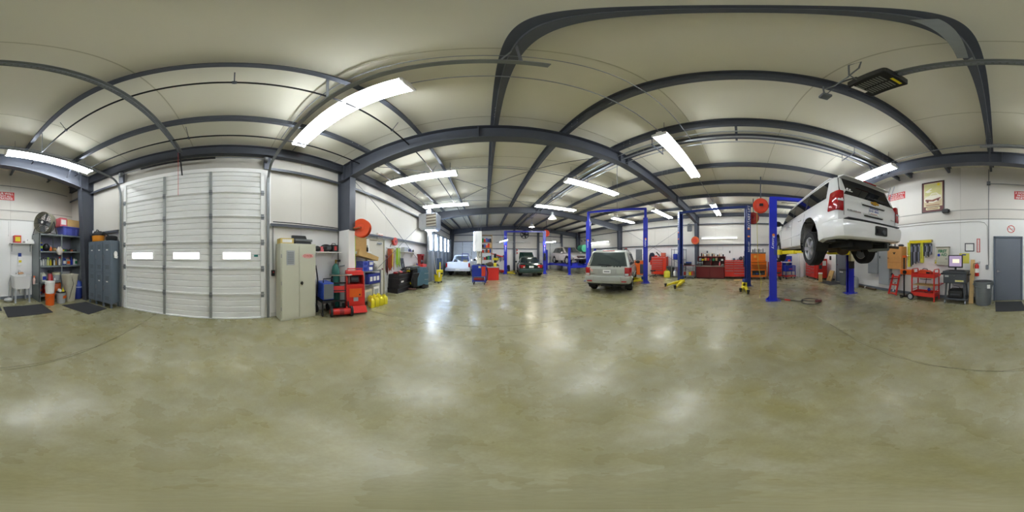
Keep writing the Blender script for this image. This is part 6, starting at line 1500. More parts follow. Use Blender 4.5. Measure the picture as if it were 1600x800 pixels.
# red creeper/jack leaning
cj = thing('transmission_jack', 'red steel jack frame leaning on the rear wall under the wooden cabinet', 'jack', (3.66, -5.05, 0), 180)
for s in (-1, 1): obj('side_rail', M().bar((s * 0.17, -0.18, 0.03), (s * 0.15, 0.10, 0.78), 0.05, 0.06), red, cj)
for z, y in ((0.08, -0.16), (0.40, -0.04), (0.70, 0.07)): obj('crossbar', M().bar((-0.17, y, z), (0.17, y, z), 0.05, 0.05), red, cj)
obj('saddle', M().bar((-0.20, 0.02, 0.62), (0.18, -0.06, 0.66), 0.14, 0.03), dred, cj); obj('ram', M().cyl((0, -0.12, 0.15), (0.02, 0.0, 0.5), 0.03, n=10), chrome, cj)
for s in (-1, 1): obj('wheel', M().cyl((s * 0.20, 0.10, 0.78), (s * 0.23, 0.10, 0.78), 0.05, n=12), dgrey, cj)
# wood cabinet
wc = thing('wall_cabinet', 'orange-brown wooden wall cabinet on the rear wall', 'cabinet', (3.68, YR + 0.013, 1.0), 180)
obj('body', M().box(-0.34, 0.34, -0.34, 0, 0, 0.86), woodo, wc, bevel=0.006); obj('door', M().box(-0.33, 0.33, -0.36, -0.34, 0.01, 0.85), woodo, wc, bevel=0.004)
obj('knob', M().cyl((-0.28, -0.36, 0.42), (-0.28, -0.39, 0.42), 0.014, n=10), black, wc); obj('door_line', M().box(-0.32, 0.32, -0.362, -0.36, 0.255, 0.262), brown, wc)
obj('emblem', M().prism([(-0.09, 0.63), (-0.03, 0.65), (0.0, 0.63), (0.03, 0.65), (0.09, 0.63), (0.03, 0.62), (0.04, 0.58), (0.0, 0.56), (-0.04, 0.58), (-0.03, 0.62)], -0.363, -0.360, 'y'), blackm, wc)
bottle('red spray can lying upright on the wooden wall cabinet', (3.80, YR + 0.15, 1.862), 0.12, 0.034, grey, dgrey, 'can')
lump('cable_coil', 'dark coiled cable on top of the wooden wall cabinet', 'cable', (3.48, YR + 0.2, 1.862), (0.13, 0.09, 0.045), dgrey, 17)
# electrical panels
def epanel(label, x, z0, z1, W, D, mt_):
    t = thing('electrical_panel', label, 'electrical panel', (x, YR + 0.013, z0), 180)
    obj('box', M().box(-W / 2, W / 2, -D, 0, 0, z1 - z0), mt_, t, bevel=0.005); obj('door', M().box(-W / 2 + 0.03, W / 2 - 0.03, -D - 0.012, -D, 0.04, z1 - z0 - 0.04), mt_, t, bevel=0.004); obj('latch', M().box(-W / 2 + 0.06, -W / 2 + 0.09, -D - 0.025, -D - 0.012, (z1 - z0) * 0.55, (z1 - z0) * 0.55 + 0.1), black, t)
pg_ = mat('panel_grey', 'a9aeb0', 0.45, 0.1, 0.04)
epanel('tall grey electrical panel on the rear wall beside the wooden cabinet', 4.33, 0.30, 2.30, 0.56, 0.20, pg_)
epanel('shorter grey electrical panel on the rear wall behind the lift post', 5.02, 0.72, 2.05, 0.56, 0.16, pg_)
for x in (4.25, 4.45, 5.0): obj('conduit', M().tube([(x, YR + 0.05, 2.3 if x < 4.8 else 2.05), (x, YR + 0.05, 3.6), (x - 0.35 if x < 4.8 else x - 0.5, YR + 0.05, 4.5)], 0.016, 6), steel_lt, wb)
cdm = M().tube([(0.28, YR + 0.03, 1.20), (0.28, YR + 0.03, 4.66)], 0.013, 6)
obj('conduit', cdm, galv_d, wb); obj('conduit', M().tube([(0.28, YR + 0.03, 4.05), (-3.0, YR + 0.03, 3.98), (-3.5, YR + 0.03, 3.95)], 0.011, 6), galv_d, wb)
obj('conduit', M().tube([(0.28, YR + 0.028, 1.2), (0.33, YR + 0.028, 2.5), (0.42, YR + 0.028, 2.62), (0.6, YR + 0.028, 2.66), (4.4, YR + 0.028, 2.66)], 0.008, 6), tm, wb)
obj('conduit_box', M().box(0.22, 0.34, YR + 0.012, YR + 0.08, 4.0, 4.13), galv_d, wb)
sw = thing('switch_box', 'small grey switch box at the foot of the wall conduit', 'switch', (0.33, YR + 0.013, 1.13), 180)
obj('box', M().prism(rrect(-0.05, 0.05, -0.08, 0.08, 0.03), -0.05, 0, 'y'), galv_d, sw); obj('plate', M().box(-0.03, 0.03, -0.055, -0.05, -0.05, 0.05), steel_lt, sw)
# long tube on the floor, behind the far lift post
top('steel_tube', M().cyl((6.25, -5.22, 0.05), (4.72, -5.12, 0.05), 0.048, n=14), rust, 'long rusty steel tube lying on the floor along the rear wall', 'tube', smooth=60)
top('white_coupling', M().cyl((5.42, -5.165, 0.05), (5.36, -5.161, 0.05), 0.056, n=14), paper, 'white sleeve around the rusty steel tube', 'sleeve')
# far rear items
fb = thing('flip_lid_bin', 'grey waste bin standing at the rear wall behind the lift post', 'bin', (6.75, -5.0, 0), 180)
obj('body', M().loft([[(p, q, z) for p, q in rrect(-0.24 * k, 0.24 * k, -0.22 * k, 0.22 * k, 0.05, 3)] for z, k in ((0, 0.84), (0.78, 1.0))]), grey, fb, smooth=40); obj('lid', M().prism(rrect(-0.26, 0.26, -0.24, 0.24, 0.05), 0.78, 0.84, 'z'), dgrey, fb, bevel=0.01); obj('lettering_band', M().box(-0.15, 0.15, -0.245, -0.24, 0.66, 0.72), paper, fb)
bx = thing('kraft_box', 'narrow kraft cardboard box standing in front of the large red tool chest', 'box', (8.35, -4.42, 0), 150)
obj('body', M().box(-0.13, 0.13, -0.11, 0.11, 0, 0.46), card, bx, bevel=0.004); obj('lid', M().box(-0.14, 0.14, -0.12, 0.12, 0.46, 0.52), paper, bx)
bx = thing('cardboard_sheet', 'sheet of kraft cardboard leaning beside the farther grey door', 'cardboard', (8.35, -5.05, 0), 180)
obj('sheet', M().prism([(-0.10, 0), (-0.05, 0), (0.20, 0.62), (0.15, 0.62)], -0.24, 0.24, 'x'), card, bx); obj('fold', M().box(-0.02, 0.02, -0.06, 0.0, 0.1, 0.3), wood, bx)
pb = thing('notice_board', 'white notice board with a black telephone between red chest and grey door', 'board', (8.75, YR + 0.013, 1.3), 180)
obj('board', M().box(-0.5, 0.5, -0.012, 0, -0.35, 0.5), paper, pb); obj('telephone', M().box(-0.12, 0.06, -0.06, -0.012, -0.05, 0.2), black, pb, bevel=0.01); obj('clip', M().box(-0.3, 0.3, -0.02, -0.012, 0.40, 0.43), grey_l, pb)
redc = chest('rolling_tool_chest', 'wide bright red tool chest against the rear wall beyond the raised car', (9.85, -4.78, 0), 180, 1.5, 0.70, 1.25, [(0.62, [1, 1, 1, 1.2, 1.4, 1.6]), (0.38, [1, 1, 1.4, 1.6, 2.2])], red, chrome)
sidec = thing('side_locker', 'bright red side locker attached to the wide tool chest end', 'tool locker', (8.93, -4.80, 0), 180)
obj('body', M().box(-0.17, 0.13, -0.33, 0.33, 0.12, 1.32), red, sidec, bevel=0.008); obj('door', M().box(-0.15, 0.11, -0.345, -0.33, 0.15, 1.28), red, sidec); casters(sidec, (-0.02,), (-0.25, 0.25), 0.05)
obj('pouch', M().box(0.132, 0.15, -0.25, -0.05, 0.7, 0.95), dgrey, sidec); obj('hook_panel', M().box(0.132, 0.14, 0.0, 0.25, 0.9, 1.2), paper, sidec)
# ================================================================= LEFT WALL, NEAR SIDE
# beige two-door cabinet
bc = thing('storage_cabinet', 'tall beige two-door steel storage cabinet beside the near sectional door', 'cabinet', (-3.545, 1.54, 0), 90)
CW, CD, CH = 0.88, 0.36, 1.78
obj('body', M().box(-CW / 2, CW / 2, -CD / 2, CD / 2, 0, CH), beige, bc, bevel=0.006)
for s in (-1, 1):
    d = obj('door', M().box(*sorted((s * 0.003, s * (CW / 2 - 0.025))), -CD / 2 - 0.018, -CD / 2, 0.05, CH - 0.03), beige, bc, bevel=0.003)
    for z in (0.3, 0.9, 1.5): obj('hinge', M().cyl((s * (CW / 2 - 0.018), -CD / 2 - 0.008, z - 0.04), (s * (CW / 2 - 0.018), -CD / 2 - 0.008, z + 0.04), 0.007, n=8), steel_lt, d)
obj('door_handle', M().cyl((0.06, -CD / 2 - 0.018, 0.88), (0.06, -CD / 2 - 0.035, 0.88), 0.035, n=14).box(0.045, 0.075, -CD / 2 - 0.05, -CD / 2 - 0.03, 0.84, 0.92), black, bc)
obj('clipboard', M().box(-0.31, -0.12, -CD / 2 - 0.026, -CD / 2 - 0.018, 1.30, 1.62), grey_l, bc)
for k in range(12): obj('clipboard_line', M().box(-0.29, -0.14, -CD / 2 - 0.0275, -CD / 2 - 0.026, 1.33 + k * 0.022, 1.34 + k * 0.022), grey, bc)
pk2 = mat('pale_red_sticker', 'e8b4ac', 0.5)
obj('sticker', M().prism([(0.07 + 0.15 + 0.15 * math.cos(R(a)), 1.50 + 0.055 * math.sin(R(a))) for a in range(0, 360, 20)], -CD / 2 - 0.020, -CD / 2 - 0.018, 'y'), pk2, bc)
txt('sticker_lettering', 'OWIK', 0.085, mat('sticker_ink', 'd06a62', 0.5), (0.22, -CD / 2 - 0.0207, 1.50), (90, 0, 0), bc, 1.0, 0.0005, 0.002)
c1 = carton('open yellow carton with a white label on the beige cabinet', (-3.56, 1.28, 1.782), 0.32, 0.26, 0.12, mat('carton_yellow', 'd8c070', 0.7), 90, None, paper)
rp = thing('printer', 'grey and black office machine on top of the beige cabinet', 'printer', (-3.56, 1.68, 1.782), 90)
obj('base', M().box(-0.21, 0.21, -0.14, 0.14, 0.0, 0.05), dgrey, rp, bevel=0.008); obj('tray', M().box(-0.22, 0.22, -0.18, 0.10, 0.055, 0.11), grey, rp, bevel=0.012); obj('back_cover', M().prism([(-0.02, 0.11), (0.12, 0.11), (0.14, 0.22), (0.06, 0.22)], -0.20, 0.16, 'x'), black, rp, bevel=0.008)
# conduit + box left of cabinet
bxx = thing('door_control_box', 'small black door control box on the conduit by the beige cabinet', 'control box', (XL + 0.03, 1.02, 1.10), 90)
obj('box', M().box(-0.04, 0.04, -0.06, 0, -0.07, 0.07), black, bxx, bevel=0.006); obj('button', M().cyl((0, -0.06, 0.02), (0, -0.068, 0.02), 0.014, n=10), signred, bxx); obj('conduit', M().tube([(0, -0.02, 0.07), (0, -0.02, 1.12)], 0.011, 6), galv_d, bxx)
obj('conduit', M().tube([(XL + 0.13, 1.0, 2.30), (XL + 0.13, 2.85, 2.29), (XL + 0.10, 2.90, 2.2), (XL + 0.08, 2.9, 1.5), (XL + 0.08, 2.9, 0.9)], 0.012, 6), blackm, wl)
obj('air_line', M().tube([(-3.3, 3.2, 2.2), (XL + 0.12, 4.0, 2.16), (XL + 0.12, 8.6, 2.16)], 0.010, 6), galv_d, wl)
# shelf with dark clutter right of the cabinet
w2 = thing('wall_shelf', 'narrow white wall shelf to the right of the beige cabinet', 'shelf', (XL + 0.013, 2.42, 1.61), 90)
obj('board', M().box(-0.42, 0.42, -0.30, 0, -0.02, 0), white, w2); 
for x in (-0.3, 0.3): obj('bracket', M().prism([(0, -0.02), (-0.22, -0.02), (-0.02, -0.2), (0, -0.2)], x - 0.01, x + 0.01, 'x'), white, w2)
def wm(label, y, z, seed, r, mt_=black):
    lump('welding_mask' if 'mask' in label else 'shelf_clutter', label, 'mask' if 'mask' in label else 'clutter', (XL + 0.17, y, z), r, mt_, seed)
hm = thing('welding_helmet', 'black welding helmet lying on the white wall shelf', 'helmet', (XL + 0.17, 2.42, 1.612), 90)
obj('shell', M().sph((0, 0, 0.10), (0.17, 0.13, 0.10), 16, 10), black, hm, smooth=60); obj('visor', M().box(-0.06, 0.06, -0.14, -0.10, 0.05, 0.13), dgrey, hm, bevel=0.006)
lump('tool_pouch', 'dark tool pouch at the left end of the white wall shelf', 'pouch', (XL + 0.16, 2.15, 1.612), (0.11, 0.10, 0.07), black, 31)
carton('small red carton on the white wall shelf', (XL + 0.13, 2.12, 1.748) if False else (XL + 0.20, 2.26, 1.612), 0.09, 0.08, 0.13, pink, 90)
ch2 = thing('battery_charger', 'black charger with red mark at the right end of the white wall shelf', 'charger', (XL + 0.16, 2.68, 1.612), 90)
obj('case', M().box(-0.10, 0.10, -0.10, 0.10, 0, 0.19), black, ch2, bevel=0.01); obj('panel', M().box(-0.05, 0.03, -0.105, -0.10, 0.04, 0.15), signred, ch2); obj('handle', M().tube([(-0.07, 0, 0.19), (-0.05, 0, 0.23), (0.05, 0, 0.23), (0.07, 0, 0.19)], 0.01, 6), black, ch2)
# hanging tubes between cabinet and cylinder
bh = thing('broom', 'dark broom and hose hanging beside the beige cabinet', 'broom', (-3.62, 2.07, 0), 90)
obj('handle', M().tube([(0, 0, 0.03), (0.02, 0, 1.35)], 0.014, 6), brown, bh); obj('hose', M().tube([(0.05, -0.04, 0.05), (0.10, -0.03, 0.9), (0.05, -0.02, 1.25), (0.0, -0.03, 1.0), (0.03, -0.05, 0.3)], 0.018, 8), black, bh, smooth=60); obj('head', M().box(-0.1, 0.1, -0.04, 0.04, 0, 0.08), black, bh)
# gas cylinder
gc = thing('gas_cylinder', 'dark green gas cylinder standing by the white wall column', 'gas cylinder', (-3.52, 2.70, 0), 90)
obj('cylinder', M().lathe([(0.10, 0), (0.11, 0.02), (0.11, 1.12), (0.09, 1.22), (0.04, 1.28), (0.03, 1.30)], 20), dgreen, gc, smooth=40)
obj('valve', M().cyl((0, 0, 1.30), (0, 0, 1.40), 0.022, n=10).cyl((-0.03, -0.02, 1.37), (0.06, -0.02, 1.37), 0.018, n=8), mat('brass', 'a88a3c', 0.3, 0.8), gc); obj('regulator', M().cyl((0.06, -0.03, 1.37), (0.06, -0.09, 1.37), 0.035, n=14), black, gc)
obj('clamp_bar', M().bar((0, -0.12, 1.22), (0.28, -0.10, 1.24), 0.02, 0.04), grey, gc)
# welder
wd = thing('welder', 'blue welding machine low between the beige cabinet and the hand cart', 'welder', (-3.42, 2.28, 0), 78)
obj('case', M().box(-0.14, 0.14, -0.24, 0.24, 0.42, 0.85), mat('welder_blue', '2a4cb0', 0.4), wd, bevel=0.02); obj('front_panel', M().box(-0.12, 0.12, -0.255, -0.24, 0.45, 0.82), grey, wd); obj('cart_tray', M().box(-0.17, 0.17, -0.28, 0.28, 0.36, 0.41), black, wd)
for x in (-0.15, 0.15):
    for y in (-0.22, 0.22): obj('leg', M().box(x - 0.015, x + 0.015, y - 0.015, y + 0.015, 0.1, 0.38), black, wd)
for s in (-1, 1): obj('wheel', M().cyl((s * 0.15 - 0.02, 0.2, 0.09), (s * 0.15 + 0.02, 0.2, 0.09), 0.09, n=18), rubber, wd); obj('caster', M().cyl((s * 0.15 - 0.015, -0.22, 0.05), (s * 0.15 + 0.015, -0.22, 0.05), 0.05, n=12), rubber, wd)
obj('handle', M().tube([(-0.12, -0.2, 0.86), (-0.12, -0.2, 0.95), (0.12, -0.2, 0.95), (0.12, -0.2, 0.86)], 0.014, 6), black, wd)
# black hand cart (roll-around jack) with red body in front
hc = thing('floor_jack', 'red and black wheeled floor jack with an upright black handle beside the red cart', 'jack', (-2.98, 2.46, 0), 60)
obj('body', M().cyl((-0.22, 0, 0.13), (0.22, 0, 0.13), 0.085, n=18), red, hc, smooth=40); obj('band', M().cyl((-0.05, 0, 0.13), (0.05, 0, 0.13), 0.09, n=18), dred, hc, smooth=40)
for s in (-1, 1): obj('wheel', M().cyl((s * 0.24 - 0.03, 0, 0.13), (s * 0.24 + 0.03, 0, 0.13), 0.13, n=22), rubber, hc, bevel=0.01); obj('wheel_hub', M().cyl((s * 0.275 - 0.004, 0, 0.13), (s * 0.275 + 0.004, 0, 0.13), 0.06, n=14), red, hc)
for s in (-1, 1): obj('upright', M().tube([(s * 0.2, 0.08, 0.1), (s * 0.2, 0.30, 0.5), (s * 0.2, 0.34, 0.92), (s * 0.19, 0.24, 1.02), (s * 0.15, 0.12, 1.03)], 0.024, 8), black, hc, smooth=60)
for z, y in ((0.35, 0.22), (0.6, 0.31), (0.8, 0.33)): obj('crossbar', M().bar((-0.2, y, z), (0.2, y, z), 0.035, 0.035), black, hc)
obj('push_handle', M().cyl((-0.28, 0.12, 1.03), (0.28, 0.12, 1.03), 0.020, n=10), chrome, hc); obj('frame', M().box(-0.2, 0.2, 0.05, 0.5, 0.06, 0.1), black, hc)
obj('red_plate', M().prism([(0.28, 0.56), (0.33, 0.60), (0.36, 0.72), (0.34, 0.72)], -0.15, 0.13, 'x'), red, hc)
for s in (-1, 1): obj('caster', M().cyl((s * 0.18 - 0.015, 0.5, 0.05), (s * 0.18 + 0.015, 0.5, 0.05), 0.05, n=12), rubber, hc)
# red charger cart
rr_ = thing('service_machine', 'tall red wheeled service machine in front of the white column base', 'machine', (-3.09, 2.99, 0), 58)
obj('lower_case', M().prism([(-0.20, 0.10), (0.16, 0.10), (0.16, 0.76), (-0.14, 0.76)], -0.24, 0.24, 'x'), red, rr_, bevel=0.015)
for s in (-1, 1): obj('side_panel', M().prism([(-0.14, 0.74), (0.16, 0.74), (0.16, 1.08), (0.02, 1.10), (-0.12, 0.95)], s * 0.22 - 0.015, s * 0.22 + 0.015, 'x'), red, rr_)
obj('back_panel', M().box(-0.22, 0.22, 0.13, 0.16, 0.74, 1.06), dred, rr_); obj('top_console', M().prism([(-0.10, 1.0), (0.16, 1.06), (0.16, 1.12), (-0.06, 1.10)], -0.23, 0.23, 'x'), red, rr_, bevel=0.01)
obj('reel', M().cyl((-0.10, 0.02, 0.88), (0.10, 0.02, 0.88), 0.09, n=16), dgrey, rr_); obj('top_handle', M().tube([(-0.2, 0.0, 1.1), (-0.2, -0.06, 1.17), (0.2, -0.06, 1.17), (0.2, 0, 1.1)], 0.014, 6), red, rr_)
obj('front_panel', M().prism([(-0.175, 0.3), (-0.160, 0.3), (-0.145, 0.66), (-0.160, 0.66)], -0.16, 0.16, 'x'), orange, rr_); obj('meter', M().box(-0.06, 0.06, -0.185, -0.165, 0.33, 0.43), grey_l, rr_); obj('switch', M().cyl((0.1, -0.18, 0.5), (0.1, -0.165, 0.5), 0.02, n=8), black, rr_)
obj('foot', M().prism([(-0.34, 0.05), (-0.18, 0.05), (-0.18, 0.20), (-0.22, 0.20)], -0.26, 0.26, 'x'), red, rr_, bevel=0.01)
for s in (-1, 1): obj('wheel', M().cyl((s * 0.28 - 0.025, 0.08, 0.11), (s * 0.28 + 0.025, 0.08, 0.11), 0.11, n=20), rubber, rr_)
# orange hose reel on the column
def reel(label, loc, rz, r, mt_, tilt=0, hose=None):
    t = thing('hose_reel', label, 'hose reel', loc, rz)
    for y in (-0.075, 0.075):
        obj('flange', M().lathe([(r, -0.006), (r * 1.01, 0), (r, 0.006), (r * 0.85, 0.010), (r * 0.80, 0.004), (r * 0.4, 0.004), (r * 0.36, 0.012), (0.02, 0.012)], 32, Matrix.Translation((0, y, 0)) @ Matrix.Rotation(R(-90 if y > 0 else 90), 4, 'X')), mt_, t, smooth=35)
    obj('hub', M().cyl((0, -0.07, 0), (0, 0.07, 0), r * 0.45, n=20), mt_, t)
    hz = M()
    for k in range(3): hz.torus((0, -0.04 + 0.04 * k, 0), (0, 1, 0), r * 0.80, 0.02, 28, 6)
    ho = obj('hose', hz, black, t, smooth=60); ho['kind'] = 'stuff'
    obj('axle', M().cyl((0, -0.13, 0), (0, 0.10, 0), 0.03, n=12), dgrey, t)
    return t
rl1 = reel('big orange hose reel bolted to the near white and grey wall column', (-3.12, 3.30, 2.28), 22, 0.26, mat('reel_orange_red', 'e8531f', 0.4, 0, 0.06))
obj('mount_plate', M().box(-0.34, -0.20, -0.10, 0.02, -0.14, 0.14), reelred, rl1, bevel=0.006); obj('arm', M().bar((-0.30, -0.11, 0.0), (0.02, -0.13, 0.0), 0.03, 0.07), reelred, rl1); obj('fitting', M().tube([(0.0, -0.15, 0.0), (-0.12, -0.17, -0.03), (-0.26, -0.15, 0.02)], 0.018, 8), mat('bronze', '8a6a44', 0.4, 0.6), rl1, smooth=60); obj('mount_plate', M().box(-0.38, -0.2, 0.02, 0.1, -0.12, 0.12), reelred, rl1)
obj('loose_hose', M().tube([(-0.26, -0.15, 0.0), (-0.42, -0.14, -0.10), (-0.62, -0.12, -0.16)], 0.012, 6), black, rl1); obj('hose_tail', M().tube([(-0.2, 0.0, -0.16), (-0.21, 0.02, -0.7), (-0.20, 0.02, -1.4)], 0.011, 6), lime, rl1)
# shelving nook right of the column
w3 = thing('wall_shelf', 'white wall shelf under the orange hose reel holding a large carton', 'shelf', (XL + 0.013, 3.62, 1.63), 90)
obj('board', M().box(-0.42, 0.42, -0.36, 0, -0.02, 0), white, w3); obj('bracket', M().prism([(0, -0.02), (-0.25, -0.02), (-0.02, -0.22), (0, -0.22)], -0.01, 0.01, 'x'), white, w3)
carton('large brown cardboard carton on the shelf below the hose reel', (XL + 0.20, 3.52, 1.632), 0.58, 0.32, 0.44, card, 90)
carton('narrow white carton at the end of the shelf below the hose reel', (XL + 0.18, 3.92, 1.632), 0.16, 0.26, 0.42, paper, 90)
bottle('small black bottle in front of the narrow white carton', (XL + 0.36, 3.84, 1.632), 0.20, 0.035, black, black, 'round')
wk = thing('wire_rack', 'grey metal rack with blue packages beside the red service machine', 'rack', (-3.48, 3.98, 0), 90)
for x in (-0.40, 0.40):
    for y in (-0.2, 0.2): obj('post', M().box(x - 0.015, x + 0.015, y - 0.015, y + 0.015, 0, 1.05), galv_d, wk)
for z in (1.03, 0.62, 0.10): obj('shelf', M().box(-0.42, 0.42, -0.22, 0.22, z - 0.03, z), galv_d, wk)
tb_ = thing('long_carton', 'long flat brown carton lying tilted on the packages of the grey rack', 'box', (-3.44, 3.85, 1.36), 90)
obj('body', M().add([(-0.50, -0.15, 0.16), (0.42, -0.15, -0.02), (0.42, 0.15, -0.02), (-0.50, 0.15, 0.16), (-0.46, -0.15, 0.34), (0.46, -0.15, 0.10), (0.46, 0.15, 0.10), (-0.46, 0.15, 0.34)], [(0, 3, 2, 1), (4, 5, 6, 7), (0, 1, 5, 4), (1, 2, 6, 5), (2, 3, 7, 6), (3, 0, 4, 7)]), card, tb_); obj('end_label', M().add([(-0.505, -0.08, 0.2), (-0.505, 0.08, 0.2), (-0.485, 0.08, 0.28), (-0.485, -0.08, 0.28)], [(0, 1, 2, 3)]), paper, tb_)
pkm = mat('package_blue', '5a68c4', 0.4, 0, 0.45, 9)
for k, (y, z, lb) in enumerate(((3.66, 1.032, 'lower left'), (3.92, 1.032, 'lower middle'), (3.68, 1.19, 'upper left'), (3.94, 1.19, 'upper middle'))):
    carton('blue and white shop towel package, %s of the stack on the grey rack' % lb, (-3.46, y, z), 0.22, 0.3, 0.15, pkm, 90, None, paper if k % 2 else cartblue, 'towel_package', 'package')
lump('parts_bag', 'clear bag of small parts at the right end of the grey rack top', 'bag', (-3.44, 4.22, 1.032), (0.13, 0.10, 0.11), mat('parts_bag_grey', 'a8a49c', 0.35, 0, 0.4, 25), 41)
ub = thing('parts_case', 'dark blue case with three white labels on the middle shelf of the grey rack', 'case', (-3.46, 4.02, 0.622), 90)
obj('body', M().box(-0.28, 0.30, -0.22, 0.16, 0, 0.32), mat('case_blue', '20308c', 0.4), ub, bevel=0.008)
for k in range(3): obj('label', M().box(-0.22 + k * 0.17, -0.10 + k * 0.17, -0.222, -0.22, 0.09, 0.23), paper, ub)
carton('white carton on the floor shelf of the grey rack, right side', (-3.44, 4.16, 0.102), 0.30, 0.34, 0.40, paper, 90, None, grey_l)
carton('cream carton on the floor shelf of the grey rack, left side', (-3.44, 3.76, 0.102), 0.34, 0.34, 0.36, mat('cream_card', 'd8d2bc', 0.7), 90, None, grey_l)
# yellow jugs
jug_lab = mat('jug_label', 'd8d8a0', 0.5)
js = [(-2.98, 3.56), (-2.95, 3.73), (-2.92, 3.90), (-2.90, 4.07), (-3.15, 3.72), (-3.14, 3.90), (-3.12, 4.07)]
def yjug(loc, lb):
    t = thing('fluid_jug', lb, 'jug', loc, 70, 'yellow fluid jugs on the floor')
    obj('body', M().loft([[(p, q, z) for p, q in rrect(-0.065 * k, 0.065 * k, -0.10 * k, 0.10 * k, 0.02, 2)] for z, k in ((0, 0.95), (0.01, 1), (0.20, 1), (0.25, 0.8), (0.28, 0.4))]), yellowp, t, smooth=40)
    obj('handle', M().tube([(0.0, 0.02, 0.27), (0.0, 0.07, 0.29), (0.0, 0.09, 0.22)], 0.014, 6), yellowp, t); obj('cap', M().cyl((0, -0.02, 0.27), (0, -0.02, 0.31), 0.024, n=10), yellow, t); obj('label', M().box(-0.066, 0.066, -0.07, 0.07, 0.05, 0.17), jug_lab, t)
ordn = ['first', 'second', 'third', 'fourth']
for k, (x, y) in enumerate(js): yjug((x, y, 0), 'yellow plastic jug on the floor, %s from the red machine in the %s row' % (ordn[k % 4], 'front' if k < 4 else 'back'))
# exit sign
ex = thing('exit_sign', 'lit white exit sign with red letters above the cream side door', 'exit sign', (XL + 0.013, 4.92, 2.24), 90)
obj('housing', M().box(-0.16, 0.16, -0.07, 0, -0.11, 0.12), mat('exit_white', 'efe6dc', 0.5), ex, bevel=0.008); txt('lettering', 'EXIT', 0.15, mat('exit_red', 'e0584c', 0.5), (0, -0.072, 0), (90, 0, 0), ex, 0.9, 0.001, 0.003)
# cords and hoses
def hank(name, label, cat, loc, mts, w_, top_z, bot, n, seed):
    t = thing(name, label, cat, loc, 90); rnd = random.Random(seed)
    for k in range(n):
        x = -w_ / 2 + w_ * (k + 0.5) / n; b = bot + rnd.uniform(-0.08, 0.22) * abs(bot) if True else bot
        y = -0.05 - rnd.uniform(0, 0.06); h = rnd.uniform(0.02, 0.05)
        obj('loop', M().tube([(x, y, 0.0), (x - h, y - 0.02, b * 0.4), (x - h * 0.6, y, b * 0.85), (x, y, b), (x + h * 0.6, y + 0.01, b * 0.85), (x + h, y + 0.01, b * 0.4), (x + 0.01, y + 0.01, 0.0)], 0.013, 6), mts[k % len(mts)], t, smooth=60)
    obj('hook', M().tube([(-w_ / 2, 0, 0.03), (-w_ / 2, -0.1, 0.0), (w_ / 2, -0.1, 0.0), (w_ / 2, 0, 0.03)], 0.008, 5), steel_lt, t)
    return t
hank('extension_cord', 'thick hank of orange-brown extension cords hanging beside the cream side door', 'cord', (XL + 0.013, 5.58, 1.80), [brown, brown, dred, brown, yellow, brown], 0.42, 0, -0.85, 14, 3)
hank('air_hose', 'bright lime green air hose hanging on the left wall', 'hose', (XL + 0.013, 6.18, 1.86), [lime], 0.34, 0, -0.80, 9, 5)
hank('jumper_cable', 'dark jumper cables hanging low under the orange-brown cords', 'cable', (XL + 0.013, 5.34, 1.50), [black, dred], 0.10, 0, -0.75, 4, 8)
rb = thing('warning_lamp', 'round red hose reel on the left wall above the lime green hose', 'hose reel', (XL + 0.013, 5.92, 2.12), 90)
obj('drum', M().cyl((0, -0.02, 0), (0, -0.12, 0), 0.17, n=24), reelred, rb, bevel=0.01); obj('hub', M().cyl((0, -0.12, 0), (0, -0.14, 0), 0.05, n=14), dred, rb); obj('nozzle', M().tube([(-0.16, -0.07, -0.05), (-0.3, -0.06, -0.16), (-0.32, -0.05, -0.25)], 0.014, 6), black, rb)
rb.name = 'cord_reel'
w4 = thing('wall_shelf', 'narrow white wall shelf beyond the lime green hose', 'shelf', (XL + 0.013, 7.15, 1.70), 90)
obj('board', M().box(-0.75, 0.75, -0.25, 0, -0.02, 0), white, w4)
for x in (-0.5, 0.5): obj('bracket', M().prism([(0, -0.02), (-0.2, -0.02), (-0.02, -0.3), (0, -0.3)], x - 0.01, x + 0.01, 'x'), white, w4)
carton('pale grey carton on the shelf beyond the lime hose', (XL + 0.14, 6.72, 1.702), 0.4, 0.18, 0.2, grey_l, 90)
for k, (y, mt_, nm) in enumerate(((7.08, navy, 'navy'), (7.22, dgrey, 'dark grey'), (7.36, purple, 'violet'), (7.62, black, 'black'))):
    bottle('%s bottle on the shelf beyond the lime hose' % nm, (XL + 0.14, y, 1.702), 0.20 - 0.02 * k, 0.05, mt_, black, 'round')
